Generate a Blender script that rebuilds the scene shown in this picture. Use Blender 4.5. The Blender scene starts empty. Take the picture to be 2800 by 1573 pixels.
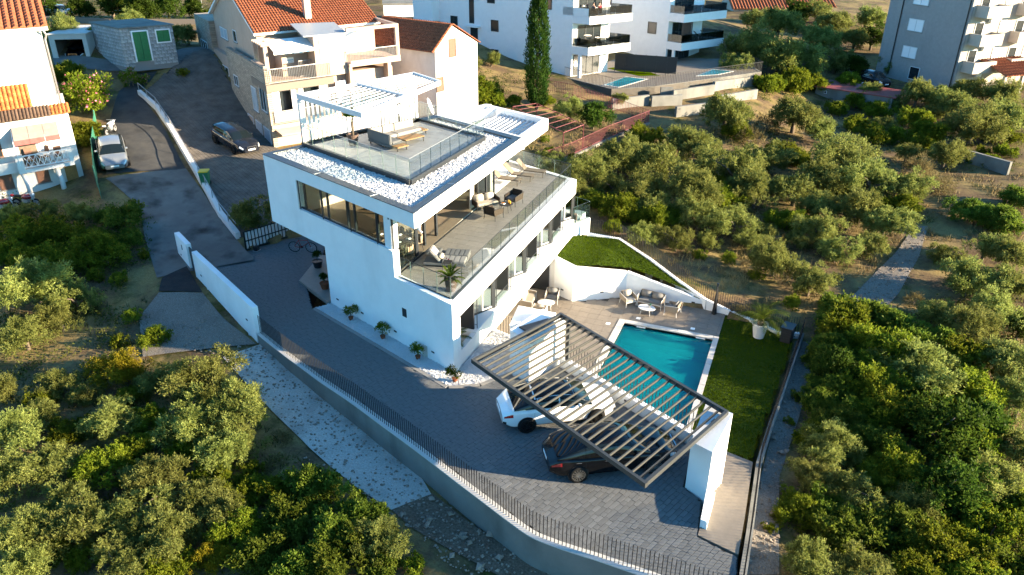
import bpy, bmesh, math, random
import numpy as np
from mathutils import Vector, Matrix, noise as mnoise
random.seed(7); rng = np.random.default_rng(7)
SC = bpy.context.scene; COL = SC.collection
rad = math.radians
# ------------------------------------------------------------------ camera (drone, 18.5 m above the driveway)
FPX, PITCH, ROLL, YAW, CZ = 2086.0, rad(26.585), rad(.337), rad(21.2), 18.5
CAMROT = Matrix.Rotation(YAW, 3, 'Z') @ Matrix.Rotation(math.pi/2 - PITCH, 3, 'X') @ Matrix.Rotation(ROLL, 3, 'Z')
cd = bpy.data.cameras.new('camera'); cd.sensor_width = 36; cd.lens = FPX/2800*36; cd.clip_start = .5; cd.clip_end = 3000
cam = bpy.data.objects.new('camera', cd); COL.objects.link(cam)
cam.matrix_world = Matrix.Translation((0, 0, CZ)) @ CAMROT.to_4x4()
SC.camera = cam
# ------------------------------------------------------------------ sky and sun (low evening sun from the back right)
SUN_AZ_VEC = Vector((.985, .17, 0)).normalized(); SUN_EL = rad(13.5)
w = bpy.data.worlds.new('World'); SC.world = w; w.use_nodes = True
nt = w.node_tree; bg = nt.nodes['Background']; sky = nt.nodes.new('ShaderNodeTexSky'); sky.sky_type = 'NISHITA'
sky.sun_disc = False; sky.sun_elevation = SUN_EL; sky.sun_rotation = math.atan2(SUN_AZ_VEC.x, SUN_AZ_VEC.y)
sky.air_density = 1.0; sky.dust_density = .6; sky.ozone_density = 2.0; sky.altitude = 50
wb = nt.nodes.new('ShaderNodeMix'); wb.data_type = 'RGBA'; wb.blend_type = 'MULTIPLY'; wb.inputs['Factor'].default_value = 1; wb.inputs['B'].default_value = (.50, 1.04, 1.34, 1)   # the photo is white-balanced for the warm sun
nt.links.new(sky.outputs[0], wb.inputs['A']); nt.links.new(wb.outputs['Result'], bg.inputs[0]); bg.inputs[1].default_value = .063
sl = bpy.data.lights.new('sun', 'SUN'); sl.energy = 5.0; sl.angle = rad(.55); sl.color = (1, .81, .56)
so = bpy.data.objects.new('sun', sl); COL.objects.link(so)
sdir = SUN_AZ_VEC*math.cos(SUN_EL) + Vector((0, 0, math.sin(SUN_EL)))
so.rotation_euler = sdir.to_track_quat('Z', 'Y').to_euler(); so.location = (60, 40, 60)
SC.view_settings.view_transform = 'Standard'; SC.view_settings.look = 'None'; SC.view_settings.gamma = 1
SC.view_settings.exposure = 2.45; SC.view_settings.use_curve_mapping = False
SC.render.engine = 'CYCLES'
cy = SC.cycles; cy.max_bounces = 7; cy.diffuse_bounces = 3; cy.glossy_bounces = 3; cy.transmission_bounces = 5
cy.transparent_max_bounces = 12; cy.caustics_reflective = False; cy.caustics_refractive = False
cy.use_denoising = True; cy.use_adaptive_sampling = True; cy.adaptive_threshold = .02
# ------------------------------------------------------------------ photo pixel -> place (the distance comes from the plane it touches)
def ray(x, y):
    return CAMROT @ Vector((x-1400, -(y-786.5), -FPX))
def G(x, y, z=0.):
    d = ray(x, y); return Vector((0, 0, CZ)) + d*((z-CZ)/d.z)
def GD(x, y, depth):
    return Vector((0, 0, CZ)) + ray(x, y)*(depth/FPX)
def GX(x, y, X):
    d = ray(x, y); return Vector((0, 0, CZ)) + d*(X/d.x)
# ------------------------------------------------------------------ materials
MATS = {}
def mat(name, col, rough=.6, metal=0., var=0., vs=3., bump=0., bs=40., spec=.5, col2=None, objvar=0., alpha=1., trans=0., coat=0., stain=0., emit=None):
    """Principled material with a noise driven colour variation, fine relief and optional stains, all in object space."""
    m = bpy.data.materials.new(name); m.use_nodes = True; n = m.node_tree.nodes; L = m.node_tree.links
    p = n['Principled BSDF']; p.inputs['Base Color'].default_value = (*col, 1); p.inputs['Roughness'].default_value = rough
    p.inputs['Metallic'].default_value = metal; p.inputs['Specular IOR Level'].default_value = min(spec, .12) if rough >= .75 else spec
    if coat: p.inputs['Coat Weight'].default_value = coat; p.inputs['Coat Roughness'].default_value = .03
    if trans: p.inputs['Transmission Weight'].default_value = trans
    if alpha < 1: p.inputs['Alpha'].default_value = alpha
    if emit: p.inputs['Emission Color'].default_value = (*emit[0], 1); p.inputs['Emission Strength'].default_value = emit[1]
    tc = n.new('ShaderNodeTexCoord')
    out = None
    if var or col2:
        no = n.new('ShaderNodeTexNoise'); no.inputs['Scale'].default_value = vs; no.inputs['Detail'].default_value = 6; no.inputs['Roughness'].default_value = .62
        L.new(tc.outputs['Object'], no.inputs['Vector'])
        rp = n.new('ShaderNodeValToRGB'); rp.color_ramp.elements[0].position = .32; rp.color_ramp.elements[1].position = .68
        c2 = col2 or tuple(min(1, c*(1+var)) for c in col); c1 = col if col2 else tuple(c*(1-var) for c in col)
        rp.color_ramp.elements[0].color = (*c1, 1); rp.color_ramp.elements[1].color = (*c2, 1)
        L.new(no.outputs['Fac'], rp.inputs['Fac']); out = rp.outputs['Color']
    if stain:
        ns = n.new('ShaderNodeTexNoise'); ns.inputs['Scale'].default_value = .7; ns.inputs['Detail'].default_value = 8
        mp = n.new('ShaderNodeMapping'); mp.inputs['Scale'].default_value = (1, 1, .35)
        L.new(tc.outputs['Object'], mp.inputs['Vector']); L.new(mp.outputs['Vector'], ns.inputs['Vector'])
        r2 = n.new('ShaderNodeValToRGB'); r2.color_ramp.elements[0].position = .5; r2.color_ramp.elements[1].position = .75
        r2.color_ramp.elements[0].color = (1, 1, 1, 1); r2.color_ramp.elements[1].color = (1-stain,)*3+(1,)
        L.new(ns.outputs['Fac'], r2.inputs['Fac'])
        mx = n.new('ShaderNodeMix'); mx.data_type = 'RGBA'; mx.blend_type = 'MULTIPLY'; mx.inputs['Factor'].default_value = 1
        if out: L.new(out, mx.inputs['A'])
        else: mx.inputs['A'].default_value = (*col, 1)
        L.new(r2.outputs['Color'], mx.inputs['B']); out = mx.outputs['Result']
    if objvar:
        oi = n.new('ShaderNodeObjectInfo'); hs = n.new('ShaderNodeHueSaturation')
        mr = n.new('ShaderNodeMapRange'); mr.inputs['To Min'].default_value = 1-objvar; mr.inputs['To Max'].default_value = 1+objvar
        L.new(oi.outputs['Random'], mr.inputs['Value']); L.new(mr.outputs['Result'], hs.inputs['Value'])
        if out: L.new(out, hs.inputs['Color'])
        else: hs.inputs['Color'].default_value = (*col, 1)
        out = hs.outputs['Color']
    if out: L.new(out, p.inputs['Base Color'])
    if bump:
        nb = n.new('ShaderNodeTexNoise'); nb.inputs['Scale'].default_value = bs; nb.inputs['Detail'].default_value = 5
        L.new(tc.outputs['Object'], nb.inputs['Vector'])
        b = n.new('ShaderNodeBump'); b.inputs['Strength'].default_value = min(1, bump); b.inputs['Distance'].default_value = .03
        L.new(nb.outputs['Fac'], b.inputs['Height']); L.new(b.outputs['Normal'], p.inputs['Normal'])
    MATS[name] = m
    return m
def glass(name, tint, alpha_like=.75, rough=.02):
    """thin architectural glass: tinted see-through plus a mirror coat by viewing angle"""
    m = bpy.data.materials.new(name); m.use_nodes = True; n = m.node_tree.nodes; L = m.node_tree.links
    n.remove(n['Principled BSDF']); o = n['Material Output']
    t = n.new('ShaderNodeBsdfTransparent'); t.inputs[0].default_value = (*[c*alpha_like for c in tint], 1)
    g = n.new('ShaderNodeBsdfGlossy'); g.inputs['Roughness'].default_value = rough; g.inputs[0].default_value = (.9, .95, 1, 1)
    lw = n.new('ShaderNodeLayerWeight'); pw = n.new('ShaderNodeMath'); pw.operation = 'POWER'; pw.inputs[1].default_value = 4.
    fr = n.new('ShaderNodeMapRange'); fr.inputs['To Min'].default_value = .05; fr.inputs['To Max'].default_value = .8
    L.new(lw.outputs['Facing'], pw.inputs[0]); L.new(pw.outputs[0], fr.inputs['Value'])
    mx = n.new('ShaderNodeMixShader'); L.new(fr.outputs[0], mx.inputs[0]); L.new(t.outputs[0], mx.inputs[1]); L.new(g.outputs[0], mx.inputs[2])
    L.new(mx.outputs[0], o.inputs[0]); MATS[name] = m
    return m
def leafmat(name, c1, c2, var=.25):
    m = bpy.data.materials.new(name); m.use_nodes = True; n = m.node_tree.nodes; L = m.node_tree.links
    p = n['Principled BSDF']; p.inputs['Roughness'].default_value = .55; p.inputs['Specular IOR Level'].default_value = .06
    tc = n.new('ShaderNodeTexCoord'); no = n.new('ShaderNodeTexNoise'); no.inputs['Scale'].default_value = 1.6; no.inputs['Detail'].default_value = 5
    L.new(tc.outputs['Object'], no.inputs['Vector'])
    rp = n.new('ShaderNodeValToRGB'); rp.color_ramp.elements[0].position = .35; rp.color_ramp.elements[1].position = .68
    rp.color_ramp.elements[0].color = (*c1, 1); rp.color_ramp.elements[1].color = (*c2, 1)
    L.new(no.outputs['Fac'], rp.inputs['Fac'])
    oi = n.new('ShaderNodeObjectInfo'); hs = n.new('ShaderNodeHueSaturation')
    mr = n.new('ShaderNodeMapRange'); mr.inputs['To Min'].default_value = 1-var; mr.inputs['To Max'].default_value = 1+var
    mh = n.new('ShaderNodeMapRange'); mh.inputs['To Min'].default_value = .485; mh.inputs['To Max'].default_value = .512
    L.new(oi.outputs['Random'], mr.inputs['Value']); L.new(oi.outputs['Random'], mh.inputs['Value'])
    L.new(mr.outputs['Result'], hs.inputs['Value']); L.new(mh.outputs['Result'], hs.inputs['Hue']); L.new(rp.outputs['Color'], hs.inputs['Color'])
    L.new(hs.outputs['Color'], p.inputs['Base Color'])
    t = n.new('ShaderNodeBsdfTranslucent'); L.new(hs.outputs['Color'], t.inputs[0])
    mx = n.new('ShaderNodeMixShader'); mx.inputs[0].default_value = .5
    L.new(p.outputs[0], mx.inputs[1]); L.new(t.outputs[0], mx.inputs[2]); L.new(mx.outputs[0], n['Material Output'].inputs[0])
    MATS[name] = m
    return m
# ------------------------------------------------------------------ objects
def tag(o, label=None, cat=None, group=None, kind=None):
    if label: o['label'] = label
    if cat: o['category'] = cat
    if group: o['group'] = group
    if kind: o['kind'] = kind
    return o
def thing(name, label, cat, loc=(0, 0, 0), rz=0., group=None, scale=1.):
    o = bpy.data.objects.new(name, None); COL.objects.link(o); o.location = loc; o.rotation_euler = (0, 0, rz)
    o.empty_display_size = .2
    if scale != 1: o.scale = (scale,)*3
    return tag(o, label, cat, group)
def base_matrix(o):
    return Matrix.LocRotScale(o.location, o.rotation_euler, o.scale)
def piece(name, mesh, parent=None, mw=None, world=False):
    o = bpy.data.objects.new(name, mesh); COL.objects.link(o)
    if mw is not None: o.matrix_basis = mw
    if parent is not None:
        o.parent = parent
        if world:
            pm = base_matrix(parent)
            if parent.parent is not None: pm = base_matrix(parent.parent) @ parent.matrix_parent_inverse @ pm
            o.matrix_parent_inverse = pm.inverted()
    return o
def copy_tree(o, parent=None):
    c = o.copy(); COL.objects.link(c)
    if parent is not None: c.parent = parent
    for ch in o.children: copy_tree(ch, c)
    return c
def V(*a): return Vector(a)
class MB:
    """collects shapes, builds ONE mesh object"""
    def __init__(s): s.v = []; s.f = []; s.m = []; s.cur = 0
    def add(s, vs, fs):
        b = len(s.v); s.v.extend([tuple(v) for v in vs]); s.f.extend([tuple(i+b for i in f) for f in fs]); s.m.extend([s.cur]*len(fs)); return s
    def box(s, x0, y0, z0, x1, y1, z1):
        x0, x1 = sorted((x0, x1)); y0, y1 = sorted((y0, y1)); z0, z1 = sorted((z0, z1))
        return s.add([(x0,y0,z0),(x1,y0,z0),(x1,y1,z0),(x0,y1,z0),(x0,y0,z1),(x1,y0,z1),(x1,y1,z1),(x0,y1,z1)],
                     [(0,3,2,1),(4,5,6,7),(0,1,5,4),(1,2,6,5),(2,3,7,6),(3,0,4,7)])
    def cbox(s, c, size, rz=0., rx=0., ry=0.):
        M = Matrix.Translation(c) @ Matrix.Rotation(rz, 4, 'Z') @ Matrix.Rotation(ry, 4, 'Y') @ Matrix.Rotation(rx, 4, 'X')
        a, b, d = size[0]/2, size[1]/2, size[2]/2
        return s.add([M @ Vector(q) for q in ((-a,-b,-d),(a,-b,-d),(a,b,-d),(-a,b,-d),(-a,-b,d),(a,-b,d),(a,b,d),(-a,b,d))],
                     [(0,3,2,1),(4,5,6,7),(0,1,5,4),(1,2,6,5),(2,3,7,6),(3,0,4,7)])
    def prism(s, poly, z0, z1):
        """poly: plan points; z0/z1: numbers or lists (one height per corner)"""
        poly = [tuple(p)[:2] for p in poly]; n = len(poly)
        ar = sum(poly[i][0]*poly[(i+1) % n][1]-poly[(i+1) % n][0]*poly[i][1] for i in range(n))
        z0 = [z0]*n if not hasattr(z0, '__len__') else list(z0); z1 = [z1]*n if not hasattr(z1, '__len__') else list(z1)
        if ar < 0: poly.reverse(); z0.reverse(); z1.reverse()
        vs = [(p[0], p[1], z0[i]) for i, p in enumerate(poly)] + [(p[0], p[1], z1[i]) for i, p in enumerate(poly)]
        fs = [tuple(range(n-1, -1, -1)), tuple(range(n, 2*n))] + [(i, (i+1) % n, n+(i+1) % n, n+i) for i in range(n)]
        return s.add(vs, fs)
    def wall(s, p, q, t, z0, z1, side=0.):
        """upright slab from plan point p to q, thickness t; side -1/0/1 shifts it; z1 may be (z at p, z at q)"""
        p = Vector(p[:2]); q = Vector(q[:2]); d = (q-p).normalized(); n = Vector((-d.y, d.x))
        a = n*(t/2*(1+side)); b = n*(-t/2*(1-side))
        z0 = z0 if hasattr(z0, '__len__') else (z0, z0); z1 = z1 if hasattr(z1, '__len__') else (z1, z1)
        return s.prism([p+b, q+b, q+a, p+a], [z0[0], z0[1], z0[1], z0[0]], [z1[0], z1[1], z1[1], z1[0]])
    def beam(s, p, q, w, h, up=(0, 0, 1)):
        p = Vector(p); q = Vector(q); d = (q-p).normalized(); u = Vector(up)
        r = d.cross(u)
        if r.length < 1e-4: r = d.cross(Vector((1, 0, 0)))
        r.normalize(); u = r.cross(d)
        a = r*(w/2); b = u*(h/2)
        return s.add([p-a-b, p+a-b, p+a+b, p-a+b, q-a-b, q+a-b, q+a+b, q-a+b],
                     [(0,1,2,3),(7,6,5,4),(0,4,5,1),(1,5,6,2),(2,6,7,3),(3,7,4,0)])
    def tube(s, pts, r, n=8, cap=True):
        pts = [Vector(p) for p in pts]; rs = r if hasattr(r, '__len__') else [r]*len(pts)
        rings = []; prev = None
        for i, p in enumerate(pts):
            d = (pts[min(i+1, len(pts)-1)]-pts[max(i-1, 0)]).normalized()
            if prev is None:
                a = d.cross(Vector((0, 0, 1)));
                if a.length < 1e-3: a = d.cross(Vector((1, 0, 0)))
            else: a = prev - d*prev.dot(d)
            a.normalize(); prev = a; b = d.cross(a)
            rings.append([p+(a*math.cos(t)+b*math.sin(t))*rs[i] for t in [2*math.pi*k/n for k in range(n)]])
        vs = [v for rg in rings for v in rg]; fs = []
        for i in range(len(pts)-1):
            for k in range(n):
                fs.append((i*n+k, i*n+(k+1) % n, (i+1)*n+(k+1) % n, (i+1)*n+k))
        if cap: fs.append(tuple(range(n-1, -1, -1))); fs.append(tuple((len(pts)-1)*n+k for k in range(n)))
        return s.add(vs, fs)
    def lathe(s, prof, c=(0, 0, 0), n=16, axis='Z', cap=True, sx=1., sy=1.):
        """prof: (radius, height) list"""
        vs = []; fs = []
        for (r, h) in prof:
            for k in range(n):
                t = 2*math.pi*k/n; a, b = r*math.cos(t)*sx, r*math.sin(t)*sy
                v = (a, b, h) if axis == 'Z' else ((a, h, b) if axis == 'Y' else (h, a, b))
                vs.append((v[0]+c[0], v[1]+c[1], v[2]+c[2]))
        for i in range(len(prof)-1):
            for k in range(n):
                f = (i*n+k, i*n+(k+1) % n, (i+1)*n+(k+1) % n, (i+1)*n+k)
                fs.append(f if axis != 'Y' else f[::-1])
        if cap: fs.append(tuple(range(n-1, -1, -1))); fs.append(tuple((len(prof)-1)*n+k for k in range(n)))
        return s.add(vs, fs)
    def quad(s, a, b, c, d): return s.add([a, b, c, d], [(0, 1, 2, 3)])
    def mesh(s, name, m=None, smooth=False, bevel=0.):
        me = bpy.data.meshes.new(name); me.from_pydata(s.v, [], s.f)
        ms = m if isinstance(m, (list, tuple)) else [m]
        for x in ms:
            if x is not None: me.materials.append(MATS[x] if isinstance(x, str) else x)
        if len(ms) > 1: me.polygons.foreach_set('material_index', s.m)
        if bevel:
            bm = bmesh.new(); bm.from_mesh(me)
            es = [e for e in bm.edges if len(e.link_faces) == 2 and e.calc_face_angle(0) > .6]
            bmesh.ops.bevel(bm, geom=es, offset=bevel, segments=2, affect='EDGES', clamp_overlap=True, material=-1); bm.to_mesh(me); bm.free()
        if smooth: me.polygons.foreach_set('use_smooth', [True]*len(me.polygons))
        me.update(); return me
    def build(s, name, m=None, parent=None, smooth=False, bevel=0., world=False, mw=None, kind=None):
        o = piece(name, s.mesh(name, m, smooth, bevel), parent, mw, world)
        if kind: o['kind'] = kind
        return o
def autosmooth(o, ang=.6):
    me = o.data; bm = bmesh.new(); bm.from_mesh(me)
    for f in bm.faces: f.smooth = True
    for e in bm.edges: e.smooth = not (len(e.link_faces) == 2 and e.calc_face_angle(0) > ang)
    bm.to_mesh(me); bm.free(); return o
def inside(poly, x, y):
    c = False; n = len(poly); j = n-1
    for i in range(n):
        xi, yi = poly[i][0], poly[i][1]; xj, yj = poly[j][0], poly[j][1]
        if (yi > y) != (yj > y) and x < (xj-xi)*(y-yi)/(yj-yi)+xi: c = not c
        j = i
    return c
def clip_convex(poly, clip):
    """Sutherland-Hodgman: poly clipped by convex counter-clockwise clip"""
    out = [tuple(p) for p in poly]
    n = len(clip)
    for i in range(n):
        ax, ay = clip[i][:2]; bx, by = clip[(i+1) % n][:2]; inp = out; out = []
        if not inp: break
        def side(p): return (bx-ax)*(p[1]-ay)-(by-ay)*(p[0]-ax)
        for k in range(len(inp)):
            p, q = inp[k-1], inp[k]; sp, sq = side(p), side(q)
            if (sp >= 0) != (sq >= 0):
                t = sp/(sp-sq); out.append((p[0]+(q[0]-p[0])*t, p[1]+(q[1]-p[1])*t))
            if sq >= 0: out.append(q)
    return out
def parea(p): return abs(sum(p[i-1][0]*p[i][1]-p[i][0]*p[i-1][1] for i in range(len(p))))/2
def tile_pieces(poly, u, size, gap, z, th, origin, bond=.5):
    """tiles of size (a,b) laid along plan direction u, clipped to a convex polygon; returns list of plan polygons"""
    u = Vector(u).normalized(); v = Vector((-u.y, u.x)); o = Vector(origin); a, b = size
    pl = [((Vector(p[:2])-o).dot(u), (Vector(p[:2])-o).dot(v)) for p in poly]
    if sum(pl[i-1][0]*pl[i][1]-pl[i][0]*pl[i-1][1] for i in range(len(pl))) < 0: pl.reverse()
    x0, x1 = min(p[0] for p in pl), max(p[0] for p in pl); y0, y1 = min(p[1] for p in pl), max(p[1] for p in pl)
    res = []
    for j in range(math.floor(y0/b), math.ceil(y1/b)):
        sh = bond*a*(j % 2)
        for i in range(math.floor(x0/a)-1, math.ceil(x1/a)+1):
            q = [(i*a+sh+gap/2, j*b+gap/2), ((i+1)*a+sh-gap/2, j*b+gap/2), ((i+1)*a+sh-gap/2, (j+1)*b-gap/2), (i*a+sh+gap/2, (j+1)*b-gap/2)]
            full = all(inside(pl, *p) for p in q)
            c = q if full else clip_convex(q, pl)
            if len(c) >= 3 and parea(c) > .12*a*b: res.append(([o+u*p[0]+v*p[1] for p in c], full))
    return res
# ------------------------------------------------------------------ terrain
S = 2800/2576.   # I read the photo at 2576 px width
_cp = []
for (x, y, z) in [(520,700,-.1),(470,740,-.2),(430,690,0),(600,640,.1),(560,560,.6),(470,540,.6),(520,470,1.5),(430,480,1.4),(330,430,2.2),(285,440,2.4),(390,330,3.1),(300,330,3.3),(330,220,4.6),
        (430,210,4.5),(470,170,5.3),(330,170,5.6),(200,150,6.1),(420,150,6.0),(560,400,2.1),(640,420,2.0),(480,280,3.6),(640,350,2.3),(650,480,1.5),(600,520,1.1),
        (100,500,1.2),(200,520,1.3),(60,560,.8),(20,420,2.0),(250,560,.9),(100,700,-.3),(300,650,-.1),(330,780,-.5),(150,800,-.8),(20,900,-1.2),(300,900,-.8),(450,800,-.4),(560,850,-.4),(640,870,-.3),(679,891,-.59),(723,936,-.82),(817,1011,-.9),(914,1092,-1.15),(1045,1194,-1.19),(1120,1254,-1.19),(1204,1320,-1.17),(1339,1421,-1.15),
        (560,890,-.5),(640,990,-.75),(740,1100,-1.0),(850,1200,-1.15),(960,1280,-1.2),(1000,1320,-1.3),(1100,1330,-1.3),(1200,1400,-1.4),(1000,1420,-1.6),(1300,1447,-1.35),(1450,1447,-1.25),(500,1000,-.8),(400,1100,-1.1),(600,1200,-1.3),(700,1300,-1.5),(500,1400,-1.9),(200,1000,-.9),(100,1200,-1.5),(200,1400,-2.0),(800,1400,-1.8),
        (1900,1400,-2.2),(1910,1300,-2.7),(1950,1150,-3.0),(2000,1000,-3.0),(2020,880,-3.0),(2100,1400,-3.4),(2300,1300,-3.6),(2500,1440,-3.8),(2200,1100,-3.4),(2500,1150,-3.6),(2050,760,-2.4),(2250,800,-2.4),(2500,850,-2.8),(1850,700,-2.2),(1700,640,-1.6),(1600,560,-1.0),(1500,500,-.5),
        (1950,560,-1.8),(2200,600,-2.0),(2500,650,-2.2),(1700,450,-1.2),(1900,400,-1.0),(2200,450,-1.4),(2450,480,-1.4),(1450,430,.0),(1400,370,.6),(1550,330,.9),(1640,330,.7),(1380,290,1.2),
        (1700,330,.3),(1800,330,.3),(2000,330,-1.7),(2200,330,-1.8),(2100,300,-1.8),(2400,360,-.8),(2550,330,-.4),(1250,250,2.0),(1300,210,2.6),(1520,275,1.2),(1650,260,1.5),(1900,250,1.5),
        (2060,215,-.2),(2200,215,.0),(2350,220,1.0),(2500,200,1.2),(2150,130,1.8),(2560,120,2.5),(2000,150,2.6),(1900,90,4.2),(1250,180,3.2),(1500,205,2.6),(1800,195,2.6),(1150,140,5.0),(1080,60,6.5),(1700,20,6.5),(2100,30,4.5),(2560,40,4.5),(250,40,9.5),(480,60,9.0),(60,60,8.5),(950,20,8.0)]:
    p = G(x*S, y*S, z); _cp.append((p.x, p.y, z))
_cp += [(-40, 8, -2), (-15, 8, -2.2), (0, 8, -2.2), (-5, 14, -1.5), (20, 10, -4.5), (40, 15, -5), (60, 30, -5), (80, 60, -4), (80, 110, 0), (-60, 20, 0), (-80, 40, 2.5), (-110, 80, 9), (-60, 140, 13), (0, 160, 11), (60, 170, 10), (120, 160, 9), (-130, 160, 17)]
_cp = np.array(_cp)
def _idw(X, Y):
    d2 = (X[..., None]-_cp[:, 0])**2 + (Y[..., None]-_cp[:, 1])**2 + 1.2
    w_ = d2**-1.5
    return (w_*_cp[:, 2]).sum(-1)/w_.sum(-1)
def _blur(Z, n):
    for _ in range(n):
        P = np.pad(Z, 1, mode='edge'); Z = (P[:-2, 1:-1]+P[2:, 1:-1]+P[1:-1, :-2]+P[1:-1, 2:]+2*Z)/6
    return Z
xs = np.unique(np.concatenate([np.linspace(-420, -80, 18), np.arange(-80, 62, .7), np.linspace(62, 420, 18)]))
ys = np.unique(np.concatenate([np.linspace(-150, 6, 9), np.arange(6, 132, .7), np.linspace(132, 700, 26)]))
XX, YY = np.meshgrid(xs, ys, indexing='ij'); ZZ = _idw(XX, YY)
_far = np.clip((YY-48)/14, 0, 1)
ZZ = _blur(ZZ, 12)*(1-_far) + _blur(ZZ, 90)*_far
def hf(x, y):
    i = min(len(xs)-2, max(0, int(np.searchsorted(xs, x))-1)); j = min(len(ys)-2, max(0, int(np.searchsorted(ys, y))-1))
    u = (x-xs[i])/(xs[i+1]-xs[i]); v = (y-ys[j])/(ys[j+1]-ys[j])
    return float(HZ[i, j]*(1-u)*(1-v)+HZ[i+1, j]*u*(1-v)+HZ[i, j+1]*(1-u)*v+HZ[i+1, j+1]*u*v)
for i in range(len(xs)):
    for j in range(len(ys)):
        x, y = XX[i, j], YY[i, j]
        if -80 < x < 62 and 6 < y < 132: ZZ[i, j] += .06*mnoise.noise((x*.5, y*.5, 0)) + .03*mnoise.noise((x*1.7, y*1.7, 3))
HZ = ZZ.copy()
def GT(x, y, off=0.):
    """where the line of sight through photo pixel (2576 px scale) meets the ground raised by off"""
    d = ray(x*S, y*S).normalized(); t = 16.
    for _ in range(400):
        p = Vector((0, 0, CZ))+d*t; e = p.z-hf(p.x, p.y)-off
        if e < .03: break
        t += max(.03, e*.7)
    return p
LAWN_FENCE = [(-11.9, 43.9, -.25)] + [tuple(G(x*S, y*S, z)) for x, y, z in [(1560,603,-.55),(1640,655,-1.0),(1715,712,-1.55),(1780,757,-2.1),(1840,785,-2.45),(1905,812,-2.6),(1960,838,-2.6)]] + [(1.55, 39.9, -2.6)]
COPING = [(-22.81,25.28),(-20.51,24.18),(-18.88,23.46),(-17.65,22.91),(-15.69,22.12),(-13.75,21.25),(-12.26,20.59),(-10.72,19.88),(-9.52,19.31),(-8.05,18.63),(-6.92,18.11),(-6.06,17.77),(-5.2,17.66),(-4.47,17.62),(-3.74,17.60),(-2.21,17.5),(.4,17.33)]
COMPOUND = COPING + [(.66,30.76),(1.54,39.8)] + [(p[0], p[1]) for p in LAWN_FENCE[::-1]][1:] + [(-13.2,45.2),(-18.2,47),(-21,47),(-28.6,36.6),(-30.9,31.4),(-29.9,29.5)]
_cen = Vector((-10, 32))
_shr = [tuple(Vector(p[:2]) + (_cen-Vector(p[:2])).normalized()*.75) for p in COMPOUND]
for i in range(len(xs)):
    for j in range(len(ys)):
        x, y = XX[i, j], YY[i, j]
        if -34 < x < 3 and 17 < y < 49 and inside(_shr, x, y): ZZ[i, j] = -5.2
vs = np.stack([XX, YY, ZZ], -1).reshape(-1, 3); ny = len(ys)
fs = [(i*ny+j, (i+1)*ny+j, (i+1)*ny+j+1, i*ny+j+1) for i in range(len(xs)-1) for j in range(ny-1)]
def ground_material():
    m = mat('dry_ground', (.20,.14,.08), .95, var=0, bump=.9, bs=6.)
    n = m.node_tree.nodes; L = m.node_tree.links; p = n['Principled BSDF']; tc = n['Texture Coordinate']
    def nz(sc, d=6):
        t = n.new('ShaderNodeTexNoise'); t.inputs['Scale'].default_value = sc; t.inputs['Detail'].default_value = d; t.inputs['Roughness'].default_value = .65; L.new(tc.outputs['Object'], t.inputs['Vector']); return t.outputs['Fac']
    def ramp(f, a, b, c1, c2):
        r = n.new('ShaderNodeValToRGB'); r.color_ramp.elements[0].position = a; r.color_ramp.elements[1].position = b
        r.color_ramp.elements[0].color = (*c1, 1); r.color_ramp.elements[1].color = (*c2, 1); L.new(f, r.inputs['Fac']); return r.outputs['Color']
    def mix(f, a, b, mode='MIX'):
        x = n.new('ShaderNodeMix'); x.data_type = 'RGBA'; x.blend_type = mode; L.new(f, x.inputs['Factor']); L.new(a, x.inputs['A']); L.new(b, x.inputs['B']); return x.outputs['Result']
    soil = ramp(nz(9), .3, .7, (.06,.038,.022), (.15,.105,.06)); straw = ramp(nz(14), .3, .7, (.14,.10,.04), (.29,.215,.09)); green = ramp(nz(7), .3, .7, (.028,.034,.008), (.07,.075,.016))
    a = mix(ramp(nz(.35), .42, .58, (0,0,0), (1,1,1)), soil, straw); b = mix(ramp(nz(.5, 9), .52, .66, (0,0,0), (1,1,1)), a, green)
    L.new(b, p.inputs['Base Color'])
    return m
ground_material()
me = bpy.data.meshes.new('ground'); me.from_pydata(vs.tolist(), [], fs); me.materials.append(MATS['dry_ground'])
me.polygons.foreach_set('use_smooth', [True]*len(me.polygons))
tag(piece('ground', me), kind='structure')
def ribbon(name, left, right, m, off=.03, cross=8, step=.6, thick=.0, zfun=None):
    """strip of ground between two edge lines (plan points), draped on the terrain"""
    def resample(pl, k):
        pl = [Vector(p[:2]) for p in pl]; ls = [0]
        for a, b in zip(pl, pl[1:]): ls.append(ls[-1]+(b-a).length)
        out = []
        for i in range(k+1):
            t = ls[-1]*i/k; j = max(jj for jj in range(len(pl)) if ls[jj] <= t+1e-6); j = min(j, len(pl)-2)
            out.append(pl[j].lerp(pl[j+1], min(1, (t-ls[j])/max(1e-6, ls[j+1]-ls[j]))))
        return out
    n = max(2, int(sum((Vector(b[:2])-Vector(a[:2])).length for a, b in zip(left, left[1:]))/step))
    A, B = resample(left, n), resample(right, n); vv = []; ff = []
    for i in range(n+1):
        for k in range(cross+1):
            q = A[i].lerp(B[i], k/cross); vv.append((q.x, q.y, (zfun(q.x, q.y) if zfun else hf(q.x, q.y))+off))
    for i in range(n):
        for k in range(cross): ff.append((i*(cross+1)+k, i*(cross+1)+k+1, (i+1)*(cross+1)+k+1, (i+1)*(cross+1)+k))
    me = bpy.data.meshes.new(name); me.from_pydata(vv, [], ff); me.materials.append(MATS[m])
    if me.polygons and me.polygons[0].normal.z < 0: me.flip_normals()
    me.polygons.foreach_set('use_smooth', [True]*len(me.polygons))
    o = piece(name, me); tag(o, kind='structure'); return o
def gl(pts): return [GT(x, y) for x, y in pts]
mat('asphalt', (.040,.042,.044), .9, col2=(.068,.066,.062), vs=.8, bump=.5, bs=60, stain=.4)
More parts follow.
